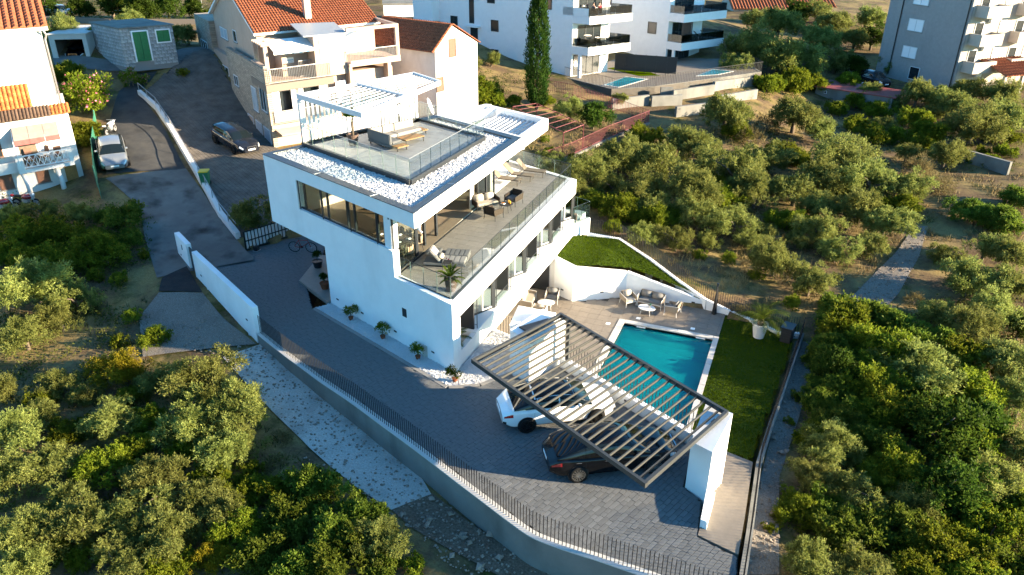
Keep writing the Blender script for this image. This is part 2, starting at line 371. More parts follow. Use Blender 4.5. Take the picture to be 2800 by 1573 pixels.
mat('rough_concrete', (.104,.102,.096), .95, col2=(.168,.164,.152), vs=.45, bump=.7, bs=14, stain=.7)
mat('fresh_asphalt', (.022,.024,.027), .92, col2=(.04,.04,.04), vs=2, bump=.6, bs=50)
mat('gravel_path', (.36,.33,.29), .95, col2=(.52,.485,.43), vs=16, bump=1., bs=9, stain=.4)
mat('crushed_stone', (.112,.098,.083), .95, col2=(.270,.240,.203), vs=18, bump=1., bs=20, stain=.3)
mat('brown_rubble', (.098,.068,.045), .95, col2=(.203,.150,.109), vs=12, bump=1., bs=10, stain=.4)
mat('road_grey', (.120,.120,.116), .9, col2=(.168,.164,.156), vs=.7, bump=.4, bs=50, stain=.3)
mat('court_joint', (.036,.036,.036), .95)
ribbon('road', gl([(268,440),(262,330),(300,230),(350,185)]) , gl([(560,640),(470,430),(400,300),(352,235),(395,180)])[1:], 'asphalt', .05)
ribbon('upper_road', gl([(140,168),(270,180),(420,165),(520,150),(700,100)]), gl([(130,140),(270,152),(430,132),(520,118),(690,80)]), 'road_grey', .07)
ribbon('lower_road', gl([(395,700),(365,600),(350,520),(265,450)]), gl([(640,655),(560,560),(515,490),(468,425)]), 'rough_concrete', .06)
ribbon('asphalt_patch', gl([(400,735),(408,700),(430,690)]), gl([(510,738),(495,715),(470,672)]), 'fresh_asphalt', .09, step=.3)
ribbon('crushed_stone_path', gl([(360,900),(350,800),(400,738)]), gl([(645,868),(560,800),(510,738)]), 'crushed_stone', .07)
ribbon('gravel_path', gl([(560,900),(660,1010),(780,1130),(900,1230),(985,1285)]), gl([(655,868),(800,985),(930,1080),(1040,1170),(1085,1245)]), 'gravel_path', .06)
ribbon('rubble_slope', gl([(985,1285),(1050,1340),(1250,1447),(1330,1500)]), gl([(1085,1240),(1200,1330),(1330,1410),(1400,1447)]), 'brown_rubble', .05)
ribbon('stony_strip', gl([(1870,1447),(1900,1250),(1945,1080),(2000,860)]), gl([(1960,1447),(1960,1200),(2010,1050),(2060,860)]), 'crushed_stone', .05)
ribbon('stony_path', gl([(2050,830),(2150,740),(2250,640),(2300,570)]), gl([(2190,820),(2260,740),(2310,650),(2335,570)]), 'crushed_stone', .05)
# ------------------------------------------------------------------ materials of the villa
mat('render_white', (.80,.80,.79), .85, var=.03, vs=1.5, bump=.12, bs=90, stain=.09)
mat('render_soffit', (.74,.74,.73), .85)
mat('coping_zinc', (.055,.065,.075), .38, metal=.4, var=.12, vs=2)
mat('anthracite', (.028,.032,.036), .42, metal=.25)
mat('anthracite_panel', (.02,.023,.027), .5)
mat('white_metal', (.60,.61,.62), .5)
mat('tile_grey', (.235,.212,.18), .6, var=.10, vs=4, objvar=.05, bump=.1, bs=30)
mat('tile_roof', (.275,.267,.253), .55, var=.10, vs=3, objvar=.03, bump=.1, bs=30)
mat('tile_deck', (.185,.155,.122), .65, var=.10, vs=4, objvar=.05, bump=.1, bs=30)
mat('tile_joint', (.070,.065,.058), .9)
mat('interior_floor', (.216,.174,.126), .45, var=.08, vs=2)
mat('interior_wall', (.496,.456,.400), .8)
mat('wood_dark', (.13,.095,.065), .45, var=.25, vs=6)
mat('kitchen_front', (.13,.10,.075), .45, var=.12, vs=5)
mat('pebble_white', (.56,.56,.56), .75, objvar=.0, var=.12, vs=25)
mat('curtain', (.75,.72,.66), .9)
mat('white_plate', (.85,.85,.84), .3)
mat('steel', (.55,.55,.56), .25, metal=1.)
mat('galv', (.42,.43,.44), .45, metal=.7)
mat('dark_plastic', (.015,.015,.017), .45)
mat('glass_edge', (.09,.14,.13), .3)
glass('glass_clear', (.955,.985,.975), .985)
glass('glass_tint', (.80,.88,.86), .94)
glass('glass_window', (.86,.90,.89), .92)
TPT = Vector((-12.68, 25.67)); DA = Vector((-.92455, .38107)); NA = Vector((-.38107, -.92455))
def at(t, n=0.): return TPT + DA*t + NA*n
ZD, ZT, ZR = -2.6, 3.38, 6.9           # pool deck, terrace, roof parapet
R1, R2, R3, R4 = at(14.4), at(2.23), Vector((-14.72, 43.9)), Vector((-19.75, 46.0))
villa = thing('villa', 'white modern two storey villa with flat pebble roof terrace and glass balustrades', 'house', (-16, 34, 0))
def vb(mb, name, m, parent=None, **k): return mb.build(name, m, parent or villa, world=True, **k)
def awall(mb, t0, t1, z0, z1, th=.35):
    mb.prism([at(t0), at(t1), at(t1, -th), at(t0, -th)], z0, z1)
# front facade (one continuous plane with the window strip cut out)
m = MB(); awall(m, 0, 9.45, -.3, 3.2); awall(m, 0, 3.86, 3.2, ZT); awall(m, 3.86, 14.4, 3.2, 4.66); awall(m, 11.45, 14.4, 4.66, 6.22); awall(m, 2.23, 14.4, 6.22, ZR)
vb(m, 'front_wall', 'render_white')
# upper storey: soffit under the overhang, left and back walls, roof fascia along the long side
LE = (R4-R1).normalized()
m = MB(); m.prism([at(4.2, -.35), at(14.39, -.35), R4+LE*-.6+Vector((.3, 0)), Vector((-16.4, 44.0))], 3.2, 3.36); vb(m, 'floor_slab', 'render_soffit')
m = MB()
m.prism([at(14.4, -.35), R1, R4, R4+Vector((.38, .0))], 3.2, ZR)      # left wall
vb(m, 'side_wall', 'render_white')
m = MB(); m.prism([R2, R2+Vector((0, .35)), Vector((-15.05, 43.9)), R3][::-1] if False else [R2, R3, Vector((-15.02, 43.76)), Vector((-15.02, R2.y+.12))], 6.2, ZR-.004); vb(m, 'roof_fascia', 'render_white')
m = MB(); m.wall(R3, R4, .3, 6.2, ZR-.006, 1); vb(m, 'back_fascia', 'render_white')
CB0, CB1 = Vector((-14.72, 39.2)), Vector((-21.35, 41.93))            # end of the solid roof, beyond it the open frame
roofpoly = [at(2.35, -.1), Vector((-14.95, 39.3)), CB1+Vector((0, .1)), at(14.3, -.1)]
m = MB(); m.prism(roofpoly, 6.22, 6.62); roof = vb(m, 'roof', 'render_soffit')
m = MB(); m.wall(CB0, CB1, .3, 6.2, ZR-.002, -1); vb(m, 'frame_beam', 'render_white')
# zinc coping
m = MB(); off = .42
def rim(a, b, c, d, z=ZR): m.prism([a, b, c, d], z+.002, z+.035)
A0, A1 = at(2.23, .03), at(14.4, .03); in0, in1 = Vector((-15.12, 27.1)), Vector((-25.62, 31.45))
rim(A1+LE*.0+Vector((-.03, 0)), A0+Vector((.03, 0)), in0, in1)
rim(A0+Vector((.03, 0)), CB0+Vector((.03, 0)), Vector((-15.12, 38.85)), in0)
rim(CB0+Vector((.03, 0)), CB1+Vector((-.03, 0)), Vector((-20.95, 41.35)), Vector((-15.12, 38.85)))
rim(A1+Vector((-.03, 0)), in1, Vector((-20.95, 41.35)), CB1+Vector((-.1, 0)))
vb(m, 'coping', 'coping_zinc', roof)
for t in (5.2, 9.6):
    m = MB(); m.prism([at(t, .034), at(t+.05, .034), at(t+.05, -.43), at(t, -.43)], ZR+.036, ZR+.046); vb(m, 'coping_joint', 'galv', roof)
for y in (30.5, 34.9):
    m = MB(); m.box(-15.11, y, ZR+.036, -14.69, y+.05, ZR+.046); vb(m, 'coping_joint', 'galv', roof)
# open frame with white slats beyond the solid roof
IB = Vector((-18.75, 45.45)), Vector((-20.5, 42.0))
m = MB(); m.wall(IB[0], IB[1], .12, 6.25, ZR-.02); vb(m, 'frame_beam', 'render_white')
fd = (R4-R3).normalized(); bd = (CB1-CB0).normalized()
for i in range(11):
    a = CB0 + bd*(.45+i*.36) + Vector((0, .28)); b = R3 + fd*(.42+i*.345) - Vector((0, .28))
    m = MB(); m.wall(a, b, .07, 6.28, 6.62); vb(m, 'slat', 'white_metal')
# roof terrace: deck, kerb, glass
RT = [Vector((-16.73, 29.95)), Vector((-25.12, 33.42)), Vector((-21.85, 40.45)), Vector((-16.55, 38.25))]
m = MB(); m.prism(RT, 6.6, 6.90); vb(m, 'roof_deck', 'tile_joint', roof)
for pl, full in tile_pieces([Vector(p) for p in RT], (0, 1), (.9, .9), .012, 0, 0, (-16.8, 30), 0):
    m = MB(); m.prism(pl, 6.9, 6.935); vb(m, 'tile', 'tile_roof', roof)
m = MB()
for a, b in ((RT[0], RT[1]), (RT[3], RT[0]), (RT[2], RT[3]), (RT[1], RT[2])): m.wall(a, b, .16, 6.6, 7.06, 0)
vb(m, 'kerb', 'anthracite', roof)
def glass_run(parent, a, b, n, z0, z1, m_='glass_clear', th=.022, gap=.012, name='glass_panel', world=True, top=None):
    a = Vector(a[:2]); b = Vector(b[:2])
    for i in range(n):
        p = a.lerp(b, i/n); q = a.lerp(b, (i+1)/n); d = (q-p).normalized()*gap/2
        mb = MB(); mb.wall(p+d, q-d, th, z0, z1); mb.m = [1, 1, 0, 1, 0, 1]; mb.build(name, [m_, 'glass_edge'], parent, world=world)
glass_run(villa, RT[0], RT[1], 9, 7.06, 8.06); glass_run(villa, RT[0], RT[3], 8, 7.06, 8.06); glass_run(villa, RT[3], RT[2], 5, 7.06, 8.06)
m = MB()
for a, b in ((RT[0], RT[1]), (RT[3], RT[0]), (RT[2], RT[3])): m.beam((*a, 8.075), (*b, 8.075), .022, .02)
vb(m, 'handrail', 'galv')
# white pebbles on the flat roof (nobody could count them)
def pebbles(name, polys, z, dens, r0, r1, parent=None, m_='pebble_white', zf=None):
    vv = []; ff = []
    octa = np.array([(1,0,0),(-1,0,0),(0,1,0),(0,-1,0),(0,0,1),(0,0,-1)], float); of = [(0,2,4),(2,1,4),(1,3,4),(3,0,4),(2,0,5),(1,2,5),(3,1,5),(0,3,5)]
    for poly in polys:
        x0, x1 = min(p[0] for p in poly), max(p[0] for p in poly); y0, y1 = min(p[1] for p in poly), max(p[1] for p in poly)
        n = int((x1-x0)*(y1-y0)*dens)
        for x, y, k in zip(rng.uniform(x0, x1, n), rng.uniform(y0, y1, n), rng.uniform(r0, r1, n)):
            if not inside(poly, x, y): continue
            o = octa*np.array([1, rng.uniform(.6, 1), rng.uniform(.5, .8)])*k; a = rng.uniform(0, 6.3); c, s_ = math.cos(a), math.sin(a); t = rng.uniform(-.6, .6)
            Rm = np.array([[c, -s_, 0], [s_, c, 0], [0, 0, 1]]) @ np.array([[1, 0, 0], [0, math.cos(t), -math.sin(t)], [0, math.sin(t), math.cos(t)]])
            b = len(vv); vv.extend((o @ Rm.T + np.array([x, y, (zf(x, y) if zf else z)+k*rng.uniform(0, .8)])).tolist()); ff.extend([(i+b, j+b, l+b) for i, j, l in of])
    me = bpy.data.meshes.new(name); me.from_pydata(vv, [], ff); me.materials.append(MATS[m_])
    o = piece(name, me, parent, None, parent is not None); o['kind'] = 'stuff'; return o
k0, k1, k2, k3 = [Vector(p) for p in (RT[0], RT[1], RT[2], RT[3])]
o0, o1, o2, o3 = in0, in1, Vector((-20.95, 41.35)), Vector((-15.12, 38.85))
m = MB(); m.prism([o0, o3, o2, o1], 6.62, 6.80); vb(m, 'pebble_bed', 'pebble_white', roof)
pebbles('pebbles', [[o0, o1, k1, k0], [o0, k0, k3, o3], [o3, k3, k2, o2]], 6.81, 230, .03, .062, roof)
# white slatted pergola on the roof, back screen
PG = [Vector((-20.0, 31.4)), Vector((-25.38, 33.7)), Vector((-22.45, 41.4)), Vector((-19.85, 39.75))]
perg = thing('roof_pergola', 'white slatted sun pergola with slatted back screen on the roof terrace', 'pergola', (*PG[1], 6.93))
ZP0, ZP1 = 9.3, 9.56
m = MB()
cen = sum(PG, Vector((0, 0)))/4
for i in range(4):
    a, b = PG[i], PG[(i+1) % 4]; d = (b-a).normalized(); n = Vector((-d.y, d.x)); n = n if n.dot(cen-a) > 0 else -n
    a2 = a + (n*.12)+(d*.12 if i % 2 else d*0); b2 = b + n*.12-(d*.12 if i % 2 else d*0)
    m.prism([a+(d*.12 if i % 2 else d*0), b-(d*.12 if i % 2 else d*0), b2, a2], ZP0, ZP1 - (.003 if i % 2 else 0))
mid0, mid1 = PG[0].lerp(PG[3], .52), PG[1].lerp(PG[2], .48)
m.wall(mid0, mid1, .12, ZP0+.004, ZP1-.006); m.build('frame', 'white_metal', perg, world=True)
for (a, b, c, d) in ((PG[0], PG[1], mid0, mid1), (mid0, mid1, PG[3], PG[2])):
    n = 10
    for i in range(1, n+1):
        t = i/(n+.6); p, q = a.lerp(b, t), c.lerp(d, t); dd = (q-p).normalized()*.13
        mb = MB(); p3, q3 = Vector((*(p+dd), ZP0+.14)), Vector((*(q-dd), ZP0+.14)); u = (q3-p3).normalized(); r_ = u.cross(Vector((0, 0, 1))).normalized()
        mb.beam(p3, q3, .20, .03, up=(r_*-.55+Vector((0, 0, 1)))); mb.build('slat', 'white_metal', perg, world=True)
SCR = [(-25.08, 33.5), (-23.9, 36.1), (-22.85, 38.4), (-21.95, 40.5)]
for i, p in enumerate(SCR):
    mb = MB(); mb.cbox((p[0], p[1], (6.93+ZP0)/2), (.16, .16, ZP0-6.935), rz=-.42); mb.build('post', 'white_metal', perg, world=True)
for i in range(3):
    a, b = Vector(SCR[i]), Vector(SCR[i+1]); n = 10
    mb = MB(); d = (b-a).normalized()*.09; mb.wall(a+d, b-d, .06, 6.95, 7.03); mb.build('rail', 'white_metal', perg, world=True)
    for j in range(n):
        p = a.lerp(b, (j+.75)/(n+.5)); mb = MB(); mb.wall(p-(b-a).normalized()*.075, p+(b-a).normalized()*.075, .025, 7.034, ZP0-.005); mb.build('screen_slat', 'white_metal', perg, world=True)
# steel flue behind the screen and satellite dish
fl = thing('steel_flue', 'round stainless steel chimney flue with cap at the pergola screen', 'flue', (-22.55, 39.35, 6.9))
m = MB(); m.lathe([(.13,0),(.13,1.15)], n=18); m.build('pipe', 'steel', fl, smooth=True)
m = MB(); m.lathe([(.15,1.12),(.20,1.2),(.20,1.45),(.15,1.5)], n=18); m.build('cap', 'steel', fl, smooth=True)
mat('dish_grey', (.55,.57,.58), .45)
ds = thing('satellite_dish', 'grey round satellite dish on a mast at the end of the roof terrace', 'satellite dish', (-21.45, 41.05, 6.9), rz=rad(-70))
m = MB(); m.tube([(0, 0, 0), (0, 0, .75)], .025); m.build('mast', 'galv', ds)
m = MB(); m.lathe([(.02, 0), (.25, .03), (.45, .09), (.52, .13)], c=(0, 0, 0), n=24, axis='Y', cap=False); m.build('reflector', 'dish_grey', ds, smooth=True, mw=Matrix.Translation((0, .06, .72)) @ Matrix.Rotation(rad(20), 4, 'X'))
m = MB(); m.tube([(0, .1, .6), (0, .5, .72)], .012); m.cbox((0, .52, .74), (.07, .1, .07)); m.build('feed_arm', 'dark_plastic', ds)
# ------------------------------------------------------------------ main terrace
TE = [TPT, Vector((-12.72, 43.58)), Vector((-18.0, 45.78)), Vector((-19.0, 43.6)), Vector((-16.4, 39.3)), at(4.02)]
m = MB(); m.prism([TPT+Vector((-.05, .4)), Vector((-12.75, 43.3)), Vector((-18, 45.5)), Vector((-20.5, 42.5)), at(9, -.3), at(.5, -.36)], 3.0, 3.28); terr = vb(m, 'terrace_slab', 'tile_joint')
for pl in ([at(.25, -.36), Vector((-13.05, 43.4)), Vector((-16.42, 44.8)), at(4.0, -.36)], [Vector((-16.42, 39.4)), Vector((-16.42, 44.8)), Vector((-18.0, 45.45)), Vector((-19.3, 42.3))]):
    for q, full in tile_pieces(pl, (1, 0), (.6, .6), .01, 0, 0, (-16.4, 25.2), .5):
        m = MB(); m.prism(q, 3.28, 3.325); vb(m, 'tile', 'tile_grey', terr)
m = MB(); m.prism([TPT, Vector((-12.68, 43.6)), Vector((-13.0, 43.4)), at(.0, -.36)+Vector((-.3, 0))], 2.46, ZT-.003); m.prism([Vector((-12.68, 43.6)), Vector((-18.0, 45.8)), Vector((-17.9, 45.5)), Vector((-13.0, 43.4))], 2.46, ZT-.006)
vb(m, 'parapet', 'render_white')
gp = Vector((-12.95, 26.15)); g2 = at(3.8, -.18); g3 = Vector((-12.98, 43.32)); g4 = Vector((-17.85, 45.34))
glass_run(villa, gp, g2, 4, ZT-.02, ZT+1.0, 'glass_clear'); glass_run(villa, gp, g3, 15, ZT-.02, ZT+1.0, 'glass_clear'); glass_run(villa, g3, g4, 4, ZT-.02, ZT+1.0, 'glass_clear')
m = MB(); m.beam((*gp, ZT+1.012), (*g2, ZT+1.012), .022, .022); m.beam((*gp, ZT+1.012), (*g3, ZT+1.012), .022, .022); m.beam((*g3, ZT+1.012), (*g4, ZT+1.012), .022, .022)
m.beam((*gp, ZT+.01), (*g2, ZT+.01), .05, .05); vb(m, 'handrail', 'anthracite')
# glazing of the upper storey towards the terrace
XG = -16.4
m = MB(); m.box(XG-.06, 27.35, 3.30, XG+.06, 39.4, 3.345); m.box(XG-.1, 27.3, 6.1, XG+.1, 39.4, 6.2); vb(m, 'sliding_track', 'anthracite')
for y0, y1 in ((27.45, 29.55), (36.9, 38.1), (38.1, 39.3)):
    f = MB(); 
    for yy in (y0, y1-.07): f.box(XG-.04, yy, 3.35, XG+.04, yy+.07, 6.1)
    f.box(XG-.04, y0, 3.35, XG+.04, y1, 3.42); fo = vb(f, 'window', 'anthracite')
    g = MB(); g.box(XG-.008, y0+.07, 3.42, XG+.008, y1-.07, 6.1); vb(g, 'pane', 'glass_tint', fo)
for y in (29.62, 30.9, 32.2):
    m = MB(); m.box(XG-.1-(.25 if y > 30 else 0), y, 3.35, XG+.02-(.25 if y > 30 else 0), y+.16, 6.15); vb(m, 'window_post', 'anthracite')
mb = MB()
for i in range(9): mb.tube([(XG-.25-.04*(i % 2), 36.4+i*.05, 3.36), (XG-.2-.03*(i % 2), 36.45+i*.045, 6.1)], .05, 6)
vb(mb, 'curtain', 'curtain', smooth=True)
# front corner glass pane + column
gA = at(3.86, -.15)
f = MB(); f.prism([at(3.98, -.1), at(3.98, -.2), at(4.06, -.2), at(4.06, -.1)], 4.66, 6.2); vb(f, 'window_post', 'anthracite')
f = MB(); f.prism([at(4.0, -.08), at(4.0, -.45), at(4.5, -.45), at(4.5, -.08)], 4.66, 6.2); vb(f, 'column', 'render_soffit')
# window strip in the front wall
T0, T1 = 4.5, 11.45
strip = MB(); strip.prism([at(T0, -.12), at(T1, -.12), at(T1, -.2), at(T0, -.2)], 4.66, 4.76); strip.prism([at(T0, -.12), at(T1, -.12), at(T1, -.2), at(T0, -.2)], 6.14, 6.22)
vb(strip, 'window_frame', 'anthracite')
cuts = [4.5, 5.0, 6.75, 7.35, 8.95, 9.5, 10.95, 11.45]
for i in range(len(cuts)-1):
    fr = MB(); w_ = .05 if i % 2 else .07
    fr.prism([at(cuts[i], -.11), at(cuts[i]+w_, -.11), at(cuts[i]+w_, -.21), at(cuts[i], -.21)], 4.762, 6.138); fo = vb(fr, 'window', 'anthracite')
    g = MB(); g.prism([at(cuts[i]+w_, -.155), at(cuts[i+1], -.155), at(cuts[i+1], -.17), at(cuts[i]+w_, -.17)], 4.762, 6.138); vb(g, 'pane', 'glass_window', fo)
for t in (4.95, 7.0, 9.3, 11.3):
    mb = MB(); mb.prism([at(t, .0), at(t+.04, .0), at(t+.04, -.04), at(t, -.04)], 4.6, 6.2); vb(mb, 'guard_bar', 'anthracite')
mb = MB(); mb.prism([at(3.9, .03), at(11.5, .03), at(11.5, -.11), at(3.9, -.11)], 4.662, 4.69); vb(mb, 'sill', 'render_soffit')
# interior seen through the glass: floor, core wall, kitchen and dining room
m = MB(); m.prism([at(4.1, -.4), at(14, -.4), Vector((-21.6, 41.5)), Vector((-16.47, 39.3))], 3.362, 3.372); vb(m, 'room_floor', 'interior_floor')
m = MB(); m.wall((-16.6, 39.35), (-21.6, 41.4), .2, 3.37, 6.2); m.wall(at(13.9, -.5), (-21.7, 41.2), .2, 3.372, 6.19); vb(m, 'room_wall', 'interior_wall')
kit = thing('kitchen_island', 'brown kitchen island with dark worktop behind the strip window', 'kitchen island', (*at(8.6, -2.9), 3.372), rz=math.atan2(DA.y, DA.x))
m = MB(); m.box(-1.4, -.45, 0, 1.4, .45, .88); m.build('cabinet', 'kitchen_front', kit, bevel=.01)
m = MB(); m.box(-1.45, -.5, .882, 1.45, .5, .92); m.build('worktop', 'wood_dark', kit)
kw = thing('kitchen_cupboard', 'tall brown kitchen cupboard wall behind the strip window', 'cupboard', (*at(9.6, -4.2), 3.372), rz=math.atan2(DA.y, DA.x))
for i in range(5):
    m = MB(); m.box(-1.6+i*.62, -.3, 0, -1.6+i*.62+.61, .3, 2.4); m.build('door', 'kitchen_front', kw, bevel=.008)
dt = thing('dining_table', 'dark dining table laid for a meal behind the strip window', 'table', (*at(6.2, -1.9), 3.372), rz=math.atan2(DA.y, DA.x))
m = MB(); m.box(-1.1, -.5, .70, 1.1, .5, .745); m.build('table_top', 'wood_dark', dt, bevel=.01)
for sx in (-1, 1):
    m = MB(); m.box(sx*.8-.05, -.4, 0, sx*.8+.05, .4, .698); m.build('leg', 'wood_dark', dt)
for i in range(3):
    for sy in (-1, 1):
        p = dt.location + Matrix.Rotation(dt.rotation_euler.z, 3, 'Z') @ Vector((-.7+i*.7, sy*.3, .748))
        m = MB(); m.lathe([(.02, 0), (.13, .015), (.14, .025)], n=14); pl = m.build('plate', 'white_plate', smooth=True); pl.location = p
        tag(pl, 'round white plate on the dark dining table behind the strip window', 'plate', 'plates on the dining table')
mat('chair_beige', (.294,.231,.161), .8)
def dining_chair():
    r = thing('dining_chair', 'beige upholstered dining chair at the dark dining table', 'chair', group='chairs at the dining table')
    m = MB(); m.box(-.24, -.24, .40, .24, .24, .48); m.build('seat', 'chair_beige', r, bevel=.03)
    m = MB()
    for i in range(7):
        a = rad(-75+i*25); m.tube([(.25*math.sin(a), -.25*math.cos(a), .46), (.28*math.sin(a), -.28*math.cos(a), .80)], .05, 6)
    m.build('backrest', 'chair_beige', r, smooth=True)
    for sx in (-1, 1):
        for sy in (-1, 1):
            m = MB(); m.tube([(sx*.18, sy*.18, .4), (sx*.23, sy*.23, 0)], .015, 6); m.build('leg', 'dark_plastic', r)
    return r
dc = dining_chair(); ang = dt.rotation_euler.z
for i in range(6):
    c = dc if i == 0 else copy_tree(dc)
    c.location = dt.location + Matrix.Rotation(ang, 3, 'Z') @ Vector((-.7+(i % 3)*.7, .78 if i < 3 else -.78, 0)); c.rotation_euler = (0, 0, ang+(math.pi if i < 3 else 0))
c = copy_tree(dc); c.location = (*at(4.9, -1.6), 3.372); c.rotation_euler = (0, 0, 1.2); tag(c, 'beige upholstered dining chair by the front corner pane', 'chair')
# ------------------------------------------------------------------ ground floor towards the pool
XB = -12.62
m = MB(); m.box(XB-.4, 25.9, -.3, XB, 26.33, 2.46); vb(m, 'corner_column', 'render_white')
m = MB(); m.box(XB-.25, 26.33, -.3, XB-.0, 27.95, .78); vb(m, 'planter_wall', 'render_white')
m = MB(); m.box(-14.6, 27.95, -.22, XB+.004, 43.25, .85); vb(m, 'ledge', 'render_white')
m = MB(); m.box(-15.2, 27.6, .0, -14.6, 43.2, 3.0); m.box(-14.6, 26.35, -.2, -12.9, 27.9, .6); vb(m, 'inner_wall', 'interior_wall')
m = MB(); m.box(-14.6, 27.98, .852, -12.66, 43.2, .86); vb(m, 'ledge_paving', 'render_soffit')
for i in range(4):
    yf = 28.17+i*4.3; yo = yf+2.22
    fin = MB(); fin.box(-14.55, yf-.05, .865, -12.80, yf+.05, 3.0); vb(fin, 'fin', 'anthracite_panel')
    fr = MB(); fr.wall((-12.86, yo), (-12.74, yo+.16), .12, .864, 3.0); fo = vb(fr, 'window', 'anthracite')
    a, b = Vector((-13.85, yf+.2)), Vector((-12.84, yo-.03))
    g = MB(); g.wall(a, b, .012, .94, 3.0); vb(g, 'pane', 'glass_window', fo)
    g = MB(); g.wall(a, b, .05, .862, .94); vb(g, 'sill', 'anthracite', fo)
    d = (b-a).normalized()
    g = MB(); g.wall(b-d*.62, b-d*.56, .05, .95, 2.95); g.wall(b-d*.6, b, .04, .945, 1.0); vb(g, 'sash', 'white_metal', fo)
    for yy in (yf+.12, yo+.26):
        mb = MB(); mb.tube([(-12.7, yy, .865), (-12.7, yy, 2.7)], .018, 6); mb.tube([(-12.82, yy, 1.05), (-12.7, yy, 1.05)], .012, 6); vb(mb, 'guard_rod', 'anthracite')
    if i < 3:
        mb = MB(); mb.beam((-12.76, yo+.3, 1.32), (-12.76, yf+4.22, 1.32), .03, .04); vb(mb, 'guard_rail', 'anthracite')
        g = MB(); g.box(-12.765, yo+.3, .88, -12.755, yf+4.22, 1.30); vb(g, 'glass_panel', 'glass_tint')
# patio under the house: dark door, back wall
m = MB(); m.box(-15.2, 29.5, ZD, -15.0, 40.5, -.22); m.box(-15.0, 39.9, ZD, -12.63, 40.1, -.22); vb(m, 'patio_wall', 'render_white')
m = MB(); m.box(-14.55, 39.82, ZD+.02, -13.05, 39.9, ZD+2.15); m.box(-15.0, 39.84, ZD, -14.55, 39.9, -.25); vb(m, 'patio_door', 'anthracite_panel')
# small side balcony with glass at the far end
m = MB(); m.wall((-12.62, 43.27), (-11.98, 44.8), .25, -.6, .50, 1); m.box(-14.5, 43.27, -.6, -12.63, 46, .4); vb(m, 'balcony_wall', 'render_white')
glass_run(villa, (-12.70, 43.35), (-12.06, 44.85), 2, .5, 1.6, 'glass_tint'); glass_run(villa, (-12.06, 44.85), (-14.0, 45.7), 2, .5, 1.6, 'glass_tint')
# entrance plinth under the overhang, wall lamps, vent
m = MB(); m.prism([Vector((-24.4, 30.7)), Vector((-25.3, 34.0)), Vector((-22.8, 34.5)), at(9.5, -.3), at(9.5, .15)], -.1, .12); vb(m, 'entrance_step', 'tile_grey')
m = MB(); m.prism([at(9.45, -.3), at(9.45, -4), at(14.0, -4.2), at(14.0, -4.5), at(9.2, -4.5), at(9.2, -.3)], 0, 3.2); vb(m, 'recess_wall', 'anthracite_panel')
for t in (1.3, 4.0, 6.6, 8.7):
    m = MB(); m.prism([at(t, .012), at(t+.2, .012), at(t+.2, -.01), at(t, -.01)], .42, .50); vb(m, 'wall_lamp', 'dark_plastic')
m = MB(); m.prism([at(3.15, .015), at(3.45, .015), at(3.45, -.01), at(3.15, -.01)], 1.55, 1.98); vb(m, 'vent', 'anthracite')
m = MB(); m.tube([(-14.66, 26.75, 6.12), (-14.5, 26.62, 6.1), (-14.38, 26.5, 6.12)], .04, 8); m.cbox((-14.66, 26.75, 6.15), (.1, .1, .1)); vb(m, 'camera', 'white_metal')
# ------------------------------------------------------------------ driveway, walls, pool, lawn
mat('paver', (.132,.136,.136), .8, var=.14, vs=2.2, objvar=.14, bump=.25, bs=30)
mat('paver_field', (.132,.136,.136), .8, var=.10, vs=5, bump=.25, bs=30)
mat('joint', (.035,.034,.033), .95)
mat('kerb_stone', (.228,.222,.210), .85, var=.08, vs=3, bump=.2)
mat('concrete_wall', (.165,.163,.148), .9, col2=(.215,.21,.192), vs=.9, bump=.3, bs=18, stain=.35)
mat('coping_light', (.496,.480,.448), .8, var=.05)
mat('fence_black', (.012,.013,.015), .45, metal=.2)
mat('coping_stone', (.495,.473,.435), .75, var=.05, vs=3, objvar=.04, bump=.15)
mat('pool_tile', (.208,.352,.336), .35, var=.06, vs=2)
DRIVE = [tuple(Vector(p)+Vector((.06,.14))) for p in COPING] + [(.28,19.3),(-1.05,19.75),(-1.08,20.2),(-1.2,21.5),(-1.9,22.0),(-1.9,24.3),(-8.6,27.9),(-9.4,26.2),(-10.4,26.5),(-11.2,25.15),(-12.47,24.45),(-21.98,28.42),(-23.5,30.2),(-25.0,33.8),(-27.2,38.0),(-28.4,36.5),(-31.0,30.9),(-29.9,29.4)]
drive = MB(); drive.prism(DRIVE, -1.4, -.035); drive = drive.build('driveway', 'joint'); tag(drive, kind='structure')
pud = Vector((.36, .93)).normalized(); pvd = Vector((-pud.y, pud.x)); allp = []
random.seed(3)
for j in range(-140, 260):
    x = -60+random.random()
    while x < 60:
        L_ = random.choice((.24, .36, .36, .48)); c = pud*(x+L_/2) + pvd*(j*.18) + Vector((-10, 25)); x += L_
        if -32.5 < c.x < .7 and 17.0 < c.y < 38.8:
            if any(inside(DRIVE, *(c+pud*(sx*L_/2)+pvd*(sy*.09))) for sx in (-1, 0, 1) for sy in (-1, 0, 1)): allp.append((c, L_))
def ins_clear(c, L_):
    q = [c+pud*(sx*L_/2)+pvd*(sy*.09) for sx in (-1, 1) for sy in (-1, 1)]
    return all(inside(DRIVE, p.x, p.y) for p in q)
cutp = []
def split(c, L_, w_, dep):
    q = [c+pud*(sx*L_/2)+pvd*(sy*w_/2) for sx in (-1, 1) for sy in (-1, 1)]; k = sum(inside(DRIVE, p.x, p.y) for p in q)
    if k == 4: cutp.append((c, L_, w_)); return
    if dep == 0 or (k == 0 and not inside(DRIVE, c.x, c.y)): return
    for sx in (-1, 1):
        for sy in (-1, 1): split(c+pud*(sx*L_/4)+pvd*(sy*w_/4), L_/2, w_/2, dep-1)
full_ = []
for c, L_ in allp:
    if ins_clear(c, L_): full_.append((c, L_))
    else: split(c, L_, .18, 2)
allp = full_
